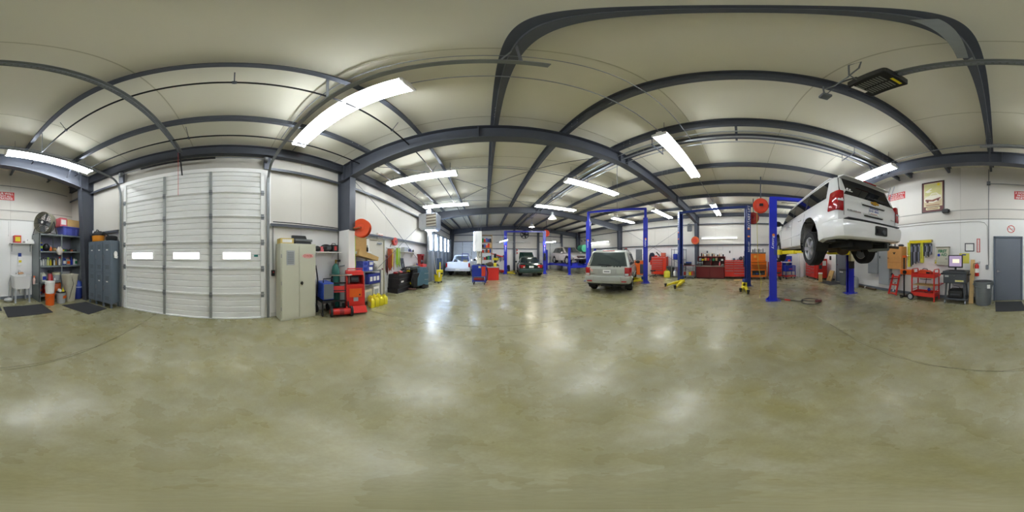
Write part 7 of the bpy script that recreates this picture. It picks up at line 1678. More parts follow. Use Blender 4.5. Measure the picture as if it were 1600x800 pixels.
# black tray pile
bp_mt = mat('black_tray', '1d1a20', 0.35, 0, 0.3)
for k, (z, h, w_, lb) in enumerate(((0, 0.20, 1.05, 'bottom of the pile'), (0.202, 0.17, 1.0, 'second of the pile from the floor'), (0.374, 0.22, 1.02, 'third of the pile, white label'), (0.596, 0.17, 0.98, 'top of the pile, parts inside'))):
    t = thing('parts_tray', 'black plastic parts tray by the cream side door, ' + lb, 'tray', (-3.46 + 0.01 * k, 5.98, z), 90 + (k * 37 % 5 - 2))
    obj('base', M().box(-w_ / 2, w_ / 2, -0.24, 0.24, 0, 0.015), bp_mt, t)
    for s in (-1, 1): obj('side', M().box(-w_ / 2, w_ / 2, s * 0.24 - 0.012, s * 0.24 + 0.012, 0, h), bp_mt, t); obj('end', M().box(s * w_ / 2 - 0.012, s * w_ / 2 + 0.012, -0.24, 0.24, 0, h), bp_mt, t)
    obj('rim', M().box(-w_ / 2 - 0.02, w_ / 2 + 0.02, -0.262, -0.24, h - 0.03, h), dgrey, t)
    for q in range(5): obj('glossy_part', M().cb((-0.38 + q * 0.19, -0.02 * (q % 2), h * 0.55), (0.13, 0.3, h * 0.7)), [bp_mt, rust, dgrey, bp_mt, dred][q], t, bevel=0.02)
    if k == 2: obj('label', M().box(-0.40, -0.18, -0.264, -0.262, 0.06, 0.13), paper, t)
for k, (y, mt_, nm) in enumerate(((5.62, dred, 'dark red'), (5.80, rust, 'rusty'), (6.0, pink, 'pink'), (6.2, dgrey, 'dark grey'))):
    lump('engine_part', nm + ' used part lying on the black tray pile', 'part', (-3.44, y, 0.768), (0.10, 0.12, 0.05), mt_, 50 + k)
# workbench with clutter
wn = thing('workbench', 'dark workbench against the left wall behind the floor scrubber', 'workbench', (-3.40, 7.45, 0), 90)
obj('top', M().box(-0.95, 0.95, -0.32, 0.32, 0.84, 0.90), dgrey, wn, bevel=0.005)
for x in (-0.88, 0.0, 0.88):
    for y in (-0.26, 0.26): obj('leg', M().box(x - 0.03, x + 0.03, y - 0.03, y + 0.03, 0, 0.84), black, wn)
obj('lower_shelf', M().box(-0.92, 0.92, -0.28, 0.28, 0.2, 0.23), black, wn)
carton('brown carton standing under the dark workbench', (-3.38, 6.72, 0.232), 0.2, 0.3, 0.5, wood, 90)
carton('grey carton under the dark workbench beside the brown one', (-3.38, 6.98, 0.232), 0.22, 0.3, 0.42, grey_l, 90)
for k, (y, mt_, nm, h) in enumerate(((6.70, yellow, 'yellow', 0.10), (6.85, cartblue, 'blue', 0.09), (7.02, woodo, 'tan', 0.13), (7.2, grey_l, 'pale grey', 0.12), (7.36, card, 'brown cardboard', 0.14))):
    carton(nm + ' small box among the clutter on the dark workbench', (-3.36, y, 0.902), 0.13, 0.2, h, mt_, 84 + 4 * k)
bottle('red spray bottle on the dark workbench', (-3.22, 7.58, 0.902), 0.28, 0.05, red, red, 'spray')
bottle('blue aerosol can on the dark workbench', (-3.30, 7.44, 0.902), 0.24, 0.035, cartblue, black, 'can')
bv = thing('clipboard', 'dark framed clipboard leaning on the wall at the bench end', 'clipboard', (-3.60, 6.50, 0.902), 90)
obj('board', M().prism([(-0.06, 0), (-0.04, 0), (0.06, 0.5), (0.04, 0.5)], -0.13, 0.13, 'x'), black, bv); obj('stripe', M().add([(-0.1, -0.058, 0.05), (-0.06, -0.06, 0.05), (0.09, 0.036, 0.44), (0.05, 0.034, 0.44)], [(0, 1, 2, 3)]), grey_l, bv)
rs = thing('bench_press', 'dark red machine standing at the end of the dark workbench', 'machine', (-3.34, 8.15, 0.902), 90)
obj('base', M().box(-0.28, 0.28, -0.18, 0.18, 0, 0.16), red, rs, bevel=0.01); obj('frame', M().prism([(-0.02, 0.16), (0.12, 0.16), (0.16, 0.66), (-0.06, 0.66)], -0.24, -0.18, 'x').prism([(-0.02, 0.16), (0.12, 0.16), (0.16, 0.66), (-0.06, 0.66)], 0.10, 0.16, 'x'), dred, rs); obj('head', M().box(-0.26, 0.18, -0.08, 0.18, 0.62, 0.70), dred, rs, bevel=0.008); obj('mechanism', M().cyl((-0.18, 0.05, 0.3), (0.10, 0.05, 0.3), 0.09, n=14), dgrey, rs)
# floor scrubber
fsb = thing('floor_scrubber', 'teal-grey walk-behind floor scrubber parked by the dark workbench', 'floor scrubber', (-2.98, 6.95, 0), 62)
obj('tank', M().loft([[(p, y, z) for p, z in [(-0.30, 0.16), (0.34, 0.16), (0.36, 0.5), (0.34, 0.80), (0.24, 0.97), (0.06, 1.0), (-0.02, 0.9), (-0.18, 0.7), (-0.28, 0.5)]] for y in (-0.27, -0.24, 0.24, 0.27)]), teal, fsb, smooth=35, bevel=0.02)
for z in (0.42, 0.70): obj('tank_seam', M().tube([(0.10, -0.275, z), (0.345, -0.272, z + 0.0), (0.355, 0.0, z), (0.345, 0.272, z), (0.10, 0.275, z)], 0.010, 6), grey_l, fsb)
obj('frame', M().box(-0.52, -0.16, -0.24, 0.24, 0.10, 0.75), black, fsb, bevel=0.02); obj('control_panel', M().prism([(-0.62, 0.90), (-0.18, 0.98), (-0.14, 1.06), (-0.58, 1.02)], -0.25, 0.25, 'y'), dgrey, fsb, bevel=0.02)
for y in (-0.08, 0.08): obj('knob', M().cyl((-0.60, y, 0.94), (-0.63, y, 0.94), 0.035, n=12), paper, fsb)
obj('yellow_lever', M().bar((-0.60, -0.1, 0.84), (-0.60, 0.12, 0.84), 0.03, 0.05), yellow, fsb); obj('yellow_hose', M().tube([(-0.55, 0.20, 0.80), (-0.58, 0.2, 0.5), (-0.50, 0.0, 0.35), (-0.55, -0.1, 0.25)], 0.022, 8), yellow, fsb, smooth=60)
obj('black_hose', M().tube([(-0.50, -0.2, 0.75), (-0.60, -0.22, 0.45), (-0.55, -0.2, 0.2)], 0.028, 8), black, fsb, smooth=60)
obj('squeegee', M().tube([(-0.48, -0.40, 0.06), (-0.64, -0.2, 0.06), (-0.68, 0, 0.06), (-0.64, 0.2, 0.06), (-0.48, 0.40, 0.06)], 0.04, 8), mat('squeegee_brown', '6a4a40', 0.6), fsb, smooth=60)
for s in (-1, 1): obj('wheel', M().cyl((0.05, s * 0.25 - 0.03, 0.11), (0.05, s * 0.25 + 0.03, 0.11), 0.11, n=18), rubber, fsb)
obj('brush_deck', M().cyl((0.22, 0, 0.03), (0.22, 0, 0.16), 0.28, n=24), black, fsb); obj('handle', M().tube([(-0.55, -0.24, 0.98), (-0.72, -0.22, 1.0), (-0.72, 0.22, 1.0), (-0.55, 0.24, 0.98)], 0.018, 8), black, fsb)
obj('support', M().box(-0.5, -0.25, -0.2, 0.2, 0.75, 0.95), black, fsb)
# mop bucket
mb = thing('mop_bucket', 'yellow mop bucket with wringer and mop on casters', 'mop bucket', (-2.58, 8.72, 0), 75)
obj('bucket', M().loft([[(p, q, z) for p, q in rrect(-0.22 * k, 0.22 * k, -0.17 * k, 0.17 * k, 0.06, 3)] for z, k in ((0.09, 0.80), (0.45, 1.0), (0.46, 1.05), (0.47, 1.05), (0.47, 0.96), (0.12, 0.76))]), yellow, mb, smooth=40)
obj('wringer', M().prism([(0.0, 0.40), (0.26, 0.40), (0.28, 0.72), (0.04, 0.72)], -0.15, 0.15, 'y'), yellow, mb, bevel=0.012); obj('wringer_handle', M().bar((0.20, 0.0, 0.7), (0.24, 0.02, 1.15), 0.05, 0.04), yellow, mb); obj('wringer_slot', M().box(0.03, 0.22, -0.16, -0.148, 0.46, 0.56), black, mb)
obj('mop_handle', M().tube([(-0.12, 0.02, 0.3), (-0.22, 0.18, 1.75)], 0.012, 6), paper, mb); obj('mop_head', M().cyl((-0.10, 0.0, 0.28), (-0.13, 0.04, 0.50), 0.07, 0.03, 10), navy, mb); obj('towel', M().box(-0.23, -0.15, -0.19, -0.17, 0.34, 0.62), paper, mb)
casters(mb, (-0.16, 0.16), (-0.12, 0.12), 0.04)
# ---- booth wall of galvanised panels with vertical lamps
bo = thing('booth_wall', 'row of tall galvanised panels along the left wall with vertical lamps', 'booth', (-3.16, 8.55, 0), 90)
yy = 0.0; kk = 0
for k in range(11):
    w_ = 0.54
    pm = M().prism([(yy, 0.0), (yy + 0.03, -0.05), (yy + w_ - 0.03, -0.05), (yy + w_, 0.0), (yy + w_, 0.02), (yy, 0.02)], 0, 1.75, 'z')
    obj('lower_panel', pm, galv if k % 2 else galv_d, bo)
    obj('upper_panel', M().box(yy + 0.01, yy + w_ - 0.01, -0.01, 0.02, 1.75, 2.92), galv, bo)
    obj('rib', M().box(yy + w_ - 0.015, yy + w_ + 0.015, -0.06, 0.03, 0, 2.95), galv_d, bo)
    yy += w_ + 0.01
obj('top_rail', M().box(0, yy, -0.06, 0.03, 2.92, 3.0), galv_d, bo)
def vlamp(label, y, z0=1.82, z1=2.85, x=-3.07):
    t = thing('vertical_lamp', label, 'wall light', (x, y, z0), 90, 'vertical lamps on the booth wall')
    obj('housing', M().box(-0.10, 0.10, -0.03, 0.06, 0, z1 - z0), white, t, bevel=0.006)
    for s in (-1, 1): obj('tube', M().cyl((s * 0.045, -0.05, 0.03), (s * 0.045, -0.05, z1 - z0 - 0.03), 0.016, n=8), tubeb, t)
for k, y in enumerate((8.75, 9.75, 10.9, 12.1, 13.2)): vlamp('tall vertical lamp on the galvanised panels, %s from the filter box' % ['first', 'second', 'third', 'fourth', 'fifth'][k], y)
fbx = thing('air_filter_box', 'hanging louvred air filter box at the start of the galvanised panels', 'air filter', (-2.98, 8.75, 2.96), 0)
obj('casing', M().box(-0.62, 0.42, -0.40, 0.45, 0.12, 0.92), galv, fbx, bevel=0.006); obj('hood', M().prism([(-0.50, 0.0), (0.30, 0.0), (0.42, 0.12), (-0.62, 0.12)], -0.36, 0.40, 'y'), galv, fbx)
obj('filter_frame', M().box(-0.18, 0.40, -0.42, -0.40, 0.14, 0.90), galv_d, fbx)
for k in range(8): obj('louvre', M().bar((-0.16, -0.43, 0.20 + k * 0.085), (0.38, -0.43, 0.235 + k * 0.085), 0.012, 0.045, (0, 0, 1)), mat('filter_cream', 'd6cfb4', 0.7) if k % 2 == 0 else mat('filter_brown', '7c6c54', 0.7), fbx)
obj('duct', M().box(-0.3, 0.0, -0.1, 0.2, 0.92, 1.50), galv, fbx)
obj('lamp_panel', M().box(-0.30, 0.15, -0.25, 0.3, -0.006, 0.0), tubem, fbx)
for k, (y, x) in enumerate(((10.0, -2.95), (9.4, -2.86))):
    t = thing('dust_pan' if k else 'dark_cabinet', ['tall dark blue locker standing by the galvanised panels', 'grey dustpan with a broom leaning at the galvanised panels'][k], ['cabinet', 'broom'][k], (x, y, 0), 80)
    if k == 0: obj('body', M().box(-0.2, 0.2, -0.15, 0.15, 0, 1.35), mat('dark_blue_grey', '36465e', 0.5), t, bevel=0.01); obj('door', M().box(-0.18, 0.18, -0.165, -0.15, 0.05, 1.3), mat('dark_blue_grey', '36465e', 0.5), t); obj('red_tag', M().box(0.05, 0.14, -0.17, -0.165, 0.75, 0.82), signred, t)
    else: obj('handle', M().tube([(0, 0, 0.1), (0.02, 0.06, 1.4)], 0.012, 6), grey_l, t); obj('pan', M().box(-0.15, 0.15, -0.1, 0.1, 0, 0.1), grey, t)
# ================================================================= MIDDLE FAR: white post, lamp box, shelf tower, blue cart
wp = thing('utility_post', 'square white post with a big vertical lamp box in the middle of the far bay', 'post', (-0.40, 10.35, 0), 0)
obj('post', M().box(-0.12, 0.14, -0.12, 0.14, 0, 3.05), mat('cream_post', 'd8d2be', 0.5), wp, bevel=0.005); obj('lamp_casing', M().box(-0.26, 0.20, -0.32, -0.12, 1.78, 3.05), white, wp, bevel=0.02)
obj('lamp_panel', M().box(-0.30, -0.26, -0.31, -0.13, 1.82, 3.0), tubeb, wp); obj('cable_loop', M().tube([(0.16, -0.2, 1.8), (0.18, -0.22, 1.5), (0.06, -0.24, 1.4), (-0.02, -0.22, 1.55), (0.05, -0.2, 1.8)], 0.018, 6), dgrey, wp, smooth=60)
for x in (-0.05, 0.12): obj('hanging_rod', M().tube([(x, -0.05, 3.05), (x + 0.1, 0.1, 4.62)], 0.008, 5), steel_lt, wp)
sh2 = thing('shelf_tower', 'tall open wooden shelf tower crowded with parts behind the white post', 'shelves', (0.10, 10.95, 0), 0)
for x in (-0.32, 0.36): obj('side_panel', M().box(x - 0.015, x + 0.015, -0.22, 0.25, 0, 2.92), mat('raw_wood', 'c0a070', 0.7), sh2)
for z in (0.35, 0.8, 1.25, 1.72, 2.05, 2.42, 2.90): obj('shelf', M().box(-0.31, 0.35, -0.22, 0.25, z - 0.02, z), mat('raw_wood', 'c0a070', 0.7), sh2)
rnd = random.Random(12); cl_m = [navy, black, dgrey, red, yellow, card, green, grey_l, orange, purple]
clab = ['navy', 'black', 'dark grey', 'red', 'yellow', 'brown', 'green', 'pale grey', 'orange', 'violet']
shn = {0.8: 'second shelf from the floor', 1.25: 'third shelf from the floor', 1.72: 'fourth shelf from the floor', 2.05: 'fifth shelf from the floor', 2.42: 'top open shelf'}
used = set()
for z in shn:
    for k in range(5):
        c = rnd.randrange(10)
        while (z, c) in used: c = (c + 1) % 10
        used.add((z, c))
        carton('%s box on the %s of the wooden shelf tower' % (clab[c], shn[z]), (-0.15 + k * 0.125, 10.88, z + 0.001), 0.115, 0.24, rnd.uniform(0.16, 0.29), cl_m[c], rnd.uniform(-6, 6), None, None, 'parts_box')
blc = chest('tool_cart', 'blue and red rolling tool cart in front of the white post', (-0.30, 8.62, 0), -4, 0.74, 0.52, 1.02, [(0.70, [1, 1, 1, 1.2, 2.2]), (0.30, [3, 1])], cartblue, None, 0.42, False)
obj('red_door', M().box(0.14, 0.34, -0.286, -0.27, 0.46, 0.96), reelred, blc); obj('bottom_tray', M().box(-0.36, 0.36, -0.25, 0.25, 0.16, 0.22), cartblue, blc, bevel=0.006); 
for x in (-0.34, 0.34):
    for y in (-0.22, 0.22): obj('leg', M().box(x - 0.02, x + 0.02, y - 0.02, y + 0.02, 0.1, 0.44), cartblue, blc)
casters(blc, (-0.28, 0.28), (-0.2, 0.2), 0.055); obj('red_tray_load', M().box(-0.28, 0.25, -0.2, 0.2, 0.222, 0.36), dred, blc, bevel=0.03); obj('side_hose', M().tube([(0.38, 0.0, 0.9), (0.44, 0.05, 0.6), (0.42, -0.1, 0.3), (0.38, -0.15, 0.2)], 0.03, 8), black, blc, smooth=60); obj('paper_note', M().box(-0.02, 0.10, -0.288, -0.286, 0.88, 0.98), mat('note_yellow', 'e6e0a0', 0.6), blc)
for k, (x, mt_, nm) in enumerate(((-0.25, grey_l, 'pale grey'), (-0.05, dgrey, 'dark'), (0.18, black, 'black'))): lump('cart_clutter', nm + ' tools heaped on top of the blue and red tool cart', 'tools', (-0.30 + x, 8.62, 1.022), (0.11, 0.12, 0.04), mt_, 60 + k)
rbx = thing('parts_washer', 'red parts washer with a grey lid right of the blue tool cart', 'parts washer', (0.42, 10.25, 0), 0)
obj('tank', M().box(-0.42, 0.42, -0.28, 0.28, 0.0, 0.78), red, rbx, bevel=0.008); obj('lid', M().box(-0.44, 0.44, -0.30, 0.30, 0.78, 0.84), grey_l, rbx, bevel=0.008)
lump('washer_clutter', 'heap of oily parts on the red parts washer', 'parts', (0.30, 10.25, 0.842), (0.22, 0.18, 0.14), rust, 66)
bottle('yellow jug on the red parts washer', (0.62, 10.2, 0.842), 0.26, 0.09, yellow, black, 'jug')
# engine crane and red things at the far wall
ec = thing('engine_crane', 'red folding engine crane near the far wall left of the green saloon', 'crane', (1.15, 15.3, 0), 10)
for s in (-1, 1): obj('leg', M().bar((s * 0.42, -0.8, 0.12), (s * 0.22, 0.8, 0.12), 0.09, 0.09), red, ec); obj('caster', M().cyl((s * 0.42 - 0.03, -0.8, 0.05), (s * 0.42 + 0.03, -0.8, 0.05), 0.05, n=12), dgrey, ec)
obj('mast', M().bar((0, 0.7, 0.1), (0, 0.6, 1.55), 0.10, 0.10), red, ec); obj('boom', M().bar((-0.5, 0.6, 1.75), (0.75, 0.6, 1.42), 0.09, 0.09, (0, 0, 1)), red, ec); obj('ram', M().cyl((0, 0.65, 0.8), (0.4, 0.6, 1.48), 0.045, n=12), black, ec); obj('crossbar', M().bar((-0.3, 0.75, 0.12), (0.3, 0.75, 0.12), 0.09, 0.09), red, ec); obj('chain_hook', M().tube([(-0.48, 0.6, 1.7), (-0.48, 0.6, 1.3)], 0.02, 6), steel_lt, ec)
tr = thing('tyre_changer', 'dark tyre machine with yellow arm beside the red engine crane', 'tyre machine', (0.85, 13.6, 0), 0)
obj('cabinet', M().box(-0.3, 0.3, -0.3, 0.3, 0, 0.75), dgrey, tr, bevel=0.02); obj('turntable', M().cyl((0, 0, 0.75), (0, 0, 0.85), 0.27, n=20), galv_d, tr); obj('column', M().box(-0.1, 0.1, 0.25, 0.42, 0.7, 1.7), black, tr); obj('arm', M().box(-0.05, 0.05, -0.1, 0.42, 1.55, 1.66), black, tr); obj('yellow_head', M().box(-0.2, 0.25, -0.16, 0.05, 1.15, 1.35), yellow, tr, bevel=0.02)
rt = thing('red_jack', 'low red trolley jack on the floor near the far wall', 'jack', (1.45, 14.5, 0), 20)
obj('frame', M().box(-0.18, 0.18, -0.45, 0.45, 0.06, 0.26), red, rt, bevel=0.02); obj('handle', M().tube([(0, 0.4, 0.2), (0, 0.8, 1.0)], 0.02, 6), red, rt); casters(rt, (-0.15, 0.15), (-0.4, 0.4), 0.04)
for k, (x, z, c) in enumerate(((1.05, 1.6, dgrey), (1.35, 1.55, blackm), (1.65, 1.5, dgrey), (1.95, 1.6, blackm), (2.25, 1.5, brown))):
    hank('hanging_cable', ['coil of dark cable on the far wall nearest the shelf tower', 'black cable loop second along the far wall', 'dark cable third along the far wall', 'black cable fourth along the far wall', 'brown belt hanging on the far wall by the lift post'][k], 'cable', (x, YF - 0.02, z), [c], 0.16, 0, -0.6, 3, 70 + k).rotation_euler = (0, 0, 0)
fnw = thing('wall_fan', 'round dark exhaust fan high on the far wall', 'fan', (4.25, YF - 0.02, 3.85), 0)
obj('housing', M().ring([(0.42, -0.12), (0.48, -0.12), (0.48, 0.0), (0.42, 0)], 28, Matrix.Rotation(R(90), 4, 'X') @ Matrix.Translation((0, 0, 0.12))), dgrey, fnw)
for i in range(5):
    a = R(72 * i); obj('blade', M().bar((0.06 * math.cos(a), -0.06, 0.06 * math.sin(a)), (0.40 * math.cos(a), -0.06, 0.40 * math.sin(a)), 0.16, 0.01, (0.3 * math.sin(a), 1, -0.3 * math.cos(a))), blackm, fnw)
obj('motor', M().cyl((0, -0.12, 0), (0, 0, 0), 0.09, n=14), blackm, fnw)
extinguisher('red fire extinguisher hanging on the far wall column behind the green saloon', (3.42, YF - 0.12, 1.75), 0, 0.55)
top('wall_duct', M().cyl((1.2, 17.1, 3.0), (4.2, 17.1, 3.0), 0.05, n=10), white, 'long thin white pipe along the far wall behind the lift', 'pipe')
tyr = thing('stacked_tyres', 'upright car tyre leaning at the far wall left of the green saloon', 'tyre', (2.15, 14.9, 0), 75)
obj('tyre', M().ring([(0.21, -0.1), (0.30, -0.11), (0.33, -0.08), (0.335, 0), (0.33, 0.08), (0.30, 0.11), (0.21, 0.1)], 28, Matrix.Translation((0, 0, 0.335)) @ Matrix.Rotation(R(90), 4, 'X')), rubber, tyr, smooth=45); tyr.name = 'car_tyre'
# lamps on the posts of the lift around the saloon
def shoplight(label, loc, rz, tilt, L=0.75):
    t = thing('shop_light', label, 'work light', loc, rz); t.rotation_euler = (0, R(tilt), R(rz))
    obj('housing', M().box(-L / 2, L / 2, -0.09, 0.09, 0.02, 0.07), white, t, bevel=0.01); obj('tube', M().cyl((-L / 2 + 0.03, 0, -0.005), (L / 2 - 0.03, 0, -0.005), 0.03, n=8), tubem, t)
    obj('hanging_wire', M().tube([(0, 0, 0.07), (0, 0, 1.5)], 0.006, 5), steel, t); return t
shoplight('short tilted work light hanging by the left post of the lift around the green saloon', (1.52, 13.2, 2.74), 14, -16)
shoplight('short tilted work light hanging right of the lift around the green saloon', (5.30, 12.4, 2.66), 14, -6, 1.0)
rr2 = reel('small red hose reel hanging near the far right sectional door', (5.35, 13.6, 3.55), -20, 0.30, reelred); obj('mount_arm', M().tube([(0, 0, 0.04), (0, 0.02, 1.15)], 0.02, 6), steel, rr2)
gh = thing('green_canister', 'green round canister shelf-mounted high on the right wall by the pale silver car', 'canister', (10.6, 15.6, 1.95), 90)
obj('body', M().cyl((-0.45, 0, 0.42), (0.45, 0, 0.42), 0.42, n=24), mat('green_tank', '4fb88a', 0.4), gh, smooth=40, bevel=0.02); obj('cradle', M().box(-0.3, 0.3, -0.3, 0.3, -0.06, 0.02), steel, gh); obj('bracket', M().box(-0.05, 0.05, -0.60, 0.0, -0.12, -0.06), steel, gh)
for k in range(4):
    h = thing('wall_hook', 'dark tool hook high on the right wall above the green canister, %s from the corner' % ordn[k], 'hook', (XR - 0.013, 16.6 - k * 0.75, 3.35), -90)
    obj('plate', M().box(-0.12, 0.12, -0.02, 0, -0.05, 0.05), blackm, h); obj('prong', M().tube([(-0.1, -0.02, 0.05), (-0.14, -0.12, 0.12), (-0.05, -0.12, 0.2)], 0.015, 6), blackm, h); obj('prong', M().tube([(0.1, -0.02, -0.05), (0.14, -0.1, -0.14)], 0.015, 6), blackm, h)
# ================================================================= RIGHT WALL
# red chest by the silver car
rch = chest('rolling_tool_chest', 'orange-red tall tool chest beside the yellow jug on the right wall', (10.75, 5.85, 0), -90 + 8, 1.15, 0.55, 1.45, [(0.80, [1.3, 1, 1, 1, 1, 1.2, 2]), (0.20, [1])], mat('chest_red', 'e0381c', 0.4, 0, 0.06), galv, 0.14)
carton('small brown carton on the orange-red tall tool chest', (10.75, 5.55, 1.452), 0.3, 0.3, 0.28, mat('red_card', 'c8604a', 0.7), -80)
pm = thing('polisher', 'black and grey air tool standing on the orange-red tall tool chest', 'power tool', (10.75, 5.98, 1.452), -70)
obj('body', M().bar((-0.16, 0, 0.34), (0.1, 0, 0.06), 0.08, 0.08), black, pm); obj('pad', M().cyl((0.1, 0, 0.0), (0.1, 0, 0.04), 0.09, n=14), grey, pm)
lump('chest_clutter', 'pile of red rags on the orange-red tall tool chest', 'rags', (10.75, 6.2, 1.452), (0.14, 0.14, 0.05), red, 80)
oc2 = thing('orange_machine', 'orange shop machine between the silver car and blue lift post', 'machine', (9.9, 7.1, 0), -60)
obj('case', M().box(-0.35, 0.35, -0.28, 0.28, 0.12, 1.12), orange, oc2, bevel=0.015); obj('top', M().box(-0.37, 0.37, -0.30, 0.30, 1.12, 1.18), mat('machine_tan', 'c07a4a', 0.5), oc2); obj('front', M().box(0.05, 0.33, -0.295, -0.28, 0.2, 0.9), dgrey, oc2); casters(oc2, (-0.28, 0.28), (-0.2, 0.2), 0.05)
jk = thing('work_jacket', 'dark jacket with a red cloth hanging by the blue lift post', 'jacket', (XR - 0.02, 6.75, 1.0), -90)
jm_ = M().loft([[(x * k, y, z) for x, y in ((-0.25, -0.03), (0.25, -0.03), (0.25, -0.16), (0.0, -0.2), (-0.25, -0.16))] for z, k in ((0, 1.05), (0.25, 1.0), (0.55, 0.9), (0.75, 0.45))])
obj('cloth', jm_, mat('jacket_dark', '23283a', 0.9), jk, smooth=60); obj('red_cloth', M().box(-0.1, 0.2, -0.23, -0.17, -0.2, 0.15), red, jk, bevel=0.02); obj('peg', M().tube([(0, 0, 0.78), (0, -0.08, 0.78)], 0.015, 6), steel, jk)
sl = thing('work_stool', 'small black rolling stool in front of the hanging jacket', 'stool', (9.9, 5.95, 0), 0)
obj('seat', M().cyl((0, 0, 0.42), (0, 0, 0.49), 0.19, n=20), black, sl, bevel=0.015); obj('column', M().cyl((0, 0, 0.1), (0, 0, 0.42), 0.025, n=10), chrome, sl)
for i in range(5): a = R(72 * i); obj('leg', M().bar((0, 0, 0.1), (0.24 * math.cos(a), 0.24 * math.sin(a), 0.06), 0.03, 0.03), blackm, sl); obj('caster', M().sph((0.24 * math.cos(a), 0.24 * math.sin(a), 0.032), 0.031, 8, 6), black, sl)
yj = thing('fluid_drum', 'squat yellow-green drum on the floor beside the orange-red tall tool chest', 'drum', (10.18, 4.98, 0), 0)
obj('body', M().lathe([(0.20, 0), (0.22, 0.02), (0.22, 0.38), (0.18, 0.46), (0.06, 0.50)], 22), mat('drum_yellow', 'd2c83a', 0.4), yj, smooth=40); obj('handle', M().tube([(-0.14, 0, 0.44), (-0.1, 0, 0.58), (0.1, 0, 0.58), (0.14, 0, 0.44)], 0.016, 6), mat('drum_yellow', 'd2c83a', 0.4), yj); obj('cap', M().cyl((0, 0, 0.5), (0, 0, 0.54), 0.05, n=12), black, yj)
gb = thing('grey_bin', 'square grey waste bin on the right wall beside the yellow-green drum', 'bin', (10.75, 4.98, 0), -90)
obj('body', M().loft([[(p, q, z) for p, q in rrect(-0.23 * k, 0.23 * k, -0.2 * k, 0.2 * k, 0.04, 3)] for z, k in ((0, 0.85), (0.72, 1.0))]), dgrey, gb, smooth=40); obj('rim', M().prism(rrect(-0.25, 0.25, -0.22, 0.22, 0.04), 0.72, 0.76, 'z'), grey, gb)
hr = thing('hanger_rack', 'tall open steel rack with blue drums behind the lettered lift post', 'rack', (10.6, 4.26, 0), -90)
for x in (-0.45, 0.45):
    for y in (-0.22, 0.22): obj('post', M().box(x - 0.02, x + 0.02, y - 0.02, y + 0.02, 0, 2.0), steel_lt, hr)
for z in (0.12, 0.75, 1.25, 1.95): obj('shelf', M().box(-0.46, 0.46, -0.24, 0.24, z - 0.025, z), steel_lt, hr)
for k, (y, z, lb) in enumerate(((4.52, 1.252, 'left one on the upper shelf'), (4.12, 1.252, 'right one on the upper shelf'), (4.15, 0.752, 'on the middle shelf'))):
    t = thing('blue_drum', 'blue plastic drum on the tall open steel rack, ' + lb, 'drum', (10.58, y, z), 0)
    obj('body', M().lathe([(0.15, 0), (0.16, 0.02), (0.16, 0.36), (0.14, 0.40)], 20), cartblue, t, smooth=40); obj('cap', M().cyl((0.06, 0, 0.40), (0.06, 0, 0.43), 0.03, n=10), white, t)
bottle('white and blue jug on the lowest shelf of the tall steel rack', (10.5, 4.5, 0.122), 0.4, 0.14, paper, cartblue, 'jug')
rc2 = thing('parts_cart', 'small three-tier metal parts cart loaded with boxes left of the dark red workbench', 'cart', (10.35, 3.42, 0), -90)
for x in (-0.36, 0.36):
    for y in (-0.25, 0.25): obj('leg', M().box(x - 0.018, x + 0.018, y - 0.018, y + 0.018, 0.1, 0.92), galv_d, rc2)
for z, mt_ in ((0.22, galv_d), (0.88, dred)): obj('tray', M().box(-0.38, 0.38, -0.27, 0.27, z - 0.03, z), mt_, rc2)
casters(rc2, (-0.34, 0.34), (-0.2, 0.2), 0.045)
carton('dark case on the top tray of the small parts cart', (10.35, 3.50, 0.882), 0.42, 0.4, 0.14, black, -85)
carton('blue case lying on the dark case of the small parts cart', (10.33, 3.44, 1.024), 0.36, 0.3, 0.08, navy, -78)
for k, (y, mt_, nm) in enumerate(((3.68, dred, 'dark red'), (3.50, grey_l, 'pale grey'), (3.32, yellow, 'yellow'), (3.15, red, 'bright red'))):
    carton(nm + ' box on the bottom tray of the small parts cart', (10.33, y, 0.222), 0.16, 0.3, 0.22 + 0.05 * (k % 2), mt_, -90 + 3 * k)
extinguisher('red fire extinguisher on the right wall beside the dark red workbench', (XR - 0.115, 3.05, 0.98), -90, 0.5)
xs_ = thing('extinguisher_sign', 'pale red vertical extinguisher sign on the right wall', 'sign', (XR - 0.013, 3.02, 2.0), -90)
obj('panel', M().prism([(-0.07, -0.3), (0.07, -0.3), (0.07, 0.25), (0, 0.33), (-0.07, 0.25)], -0.006, 0, 'y'), mat('pale_red', 'dc8a82', 0.5), xs_)
for k, ch in enumerate('FIRE'): txt('lettering', ch, 0.10, paper, (0, -0.0075, 0.18 - k * 0.11), (90, 0, 0), xs_)
cr3 = thing('cord_reel', 'orange cord reel hanging on the steel column of the right wall', 'cord reel', (10.60, 3.05, 2.55), -90)
obj('drum', M().cyl((0, -0.12, 0), (0, 0.02, 0), 0.27, n=24), mat('reel_orange', 'd8662c', 0.5), cr3, bevel=0.012); obj('flange', M().cyl((0, -0.14, 0), (0, -0.12, 0), 0.16, n=20), reelred, cr3); obj('strap', M().box(-0.04, 0.04, 0.02, 0.12, -0.1, 0.1), blackm, cr3)
lsp = thing('wall_speaker', 'dark loudspeaker hung high by the steel column of the right wall', 'speaker', (10.55, 3.45, 3.2), -60)
obj('cabinet', M().box(-0.14, 0.14, -0.13, 0.13, 0, 0.5), dgrey, lsp, bevel=0.01); obj('bracket', M().box(-0.05, 0.05, 0.0, 0.5, 0.5, 0.56), beige, lsp); obj('tweeter', M().cyl((0, -0.13, 0.36), (0, -0.14, 0.36), 0.06, n=14), black, lsp)
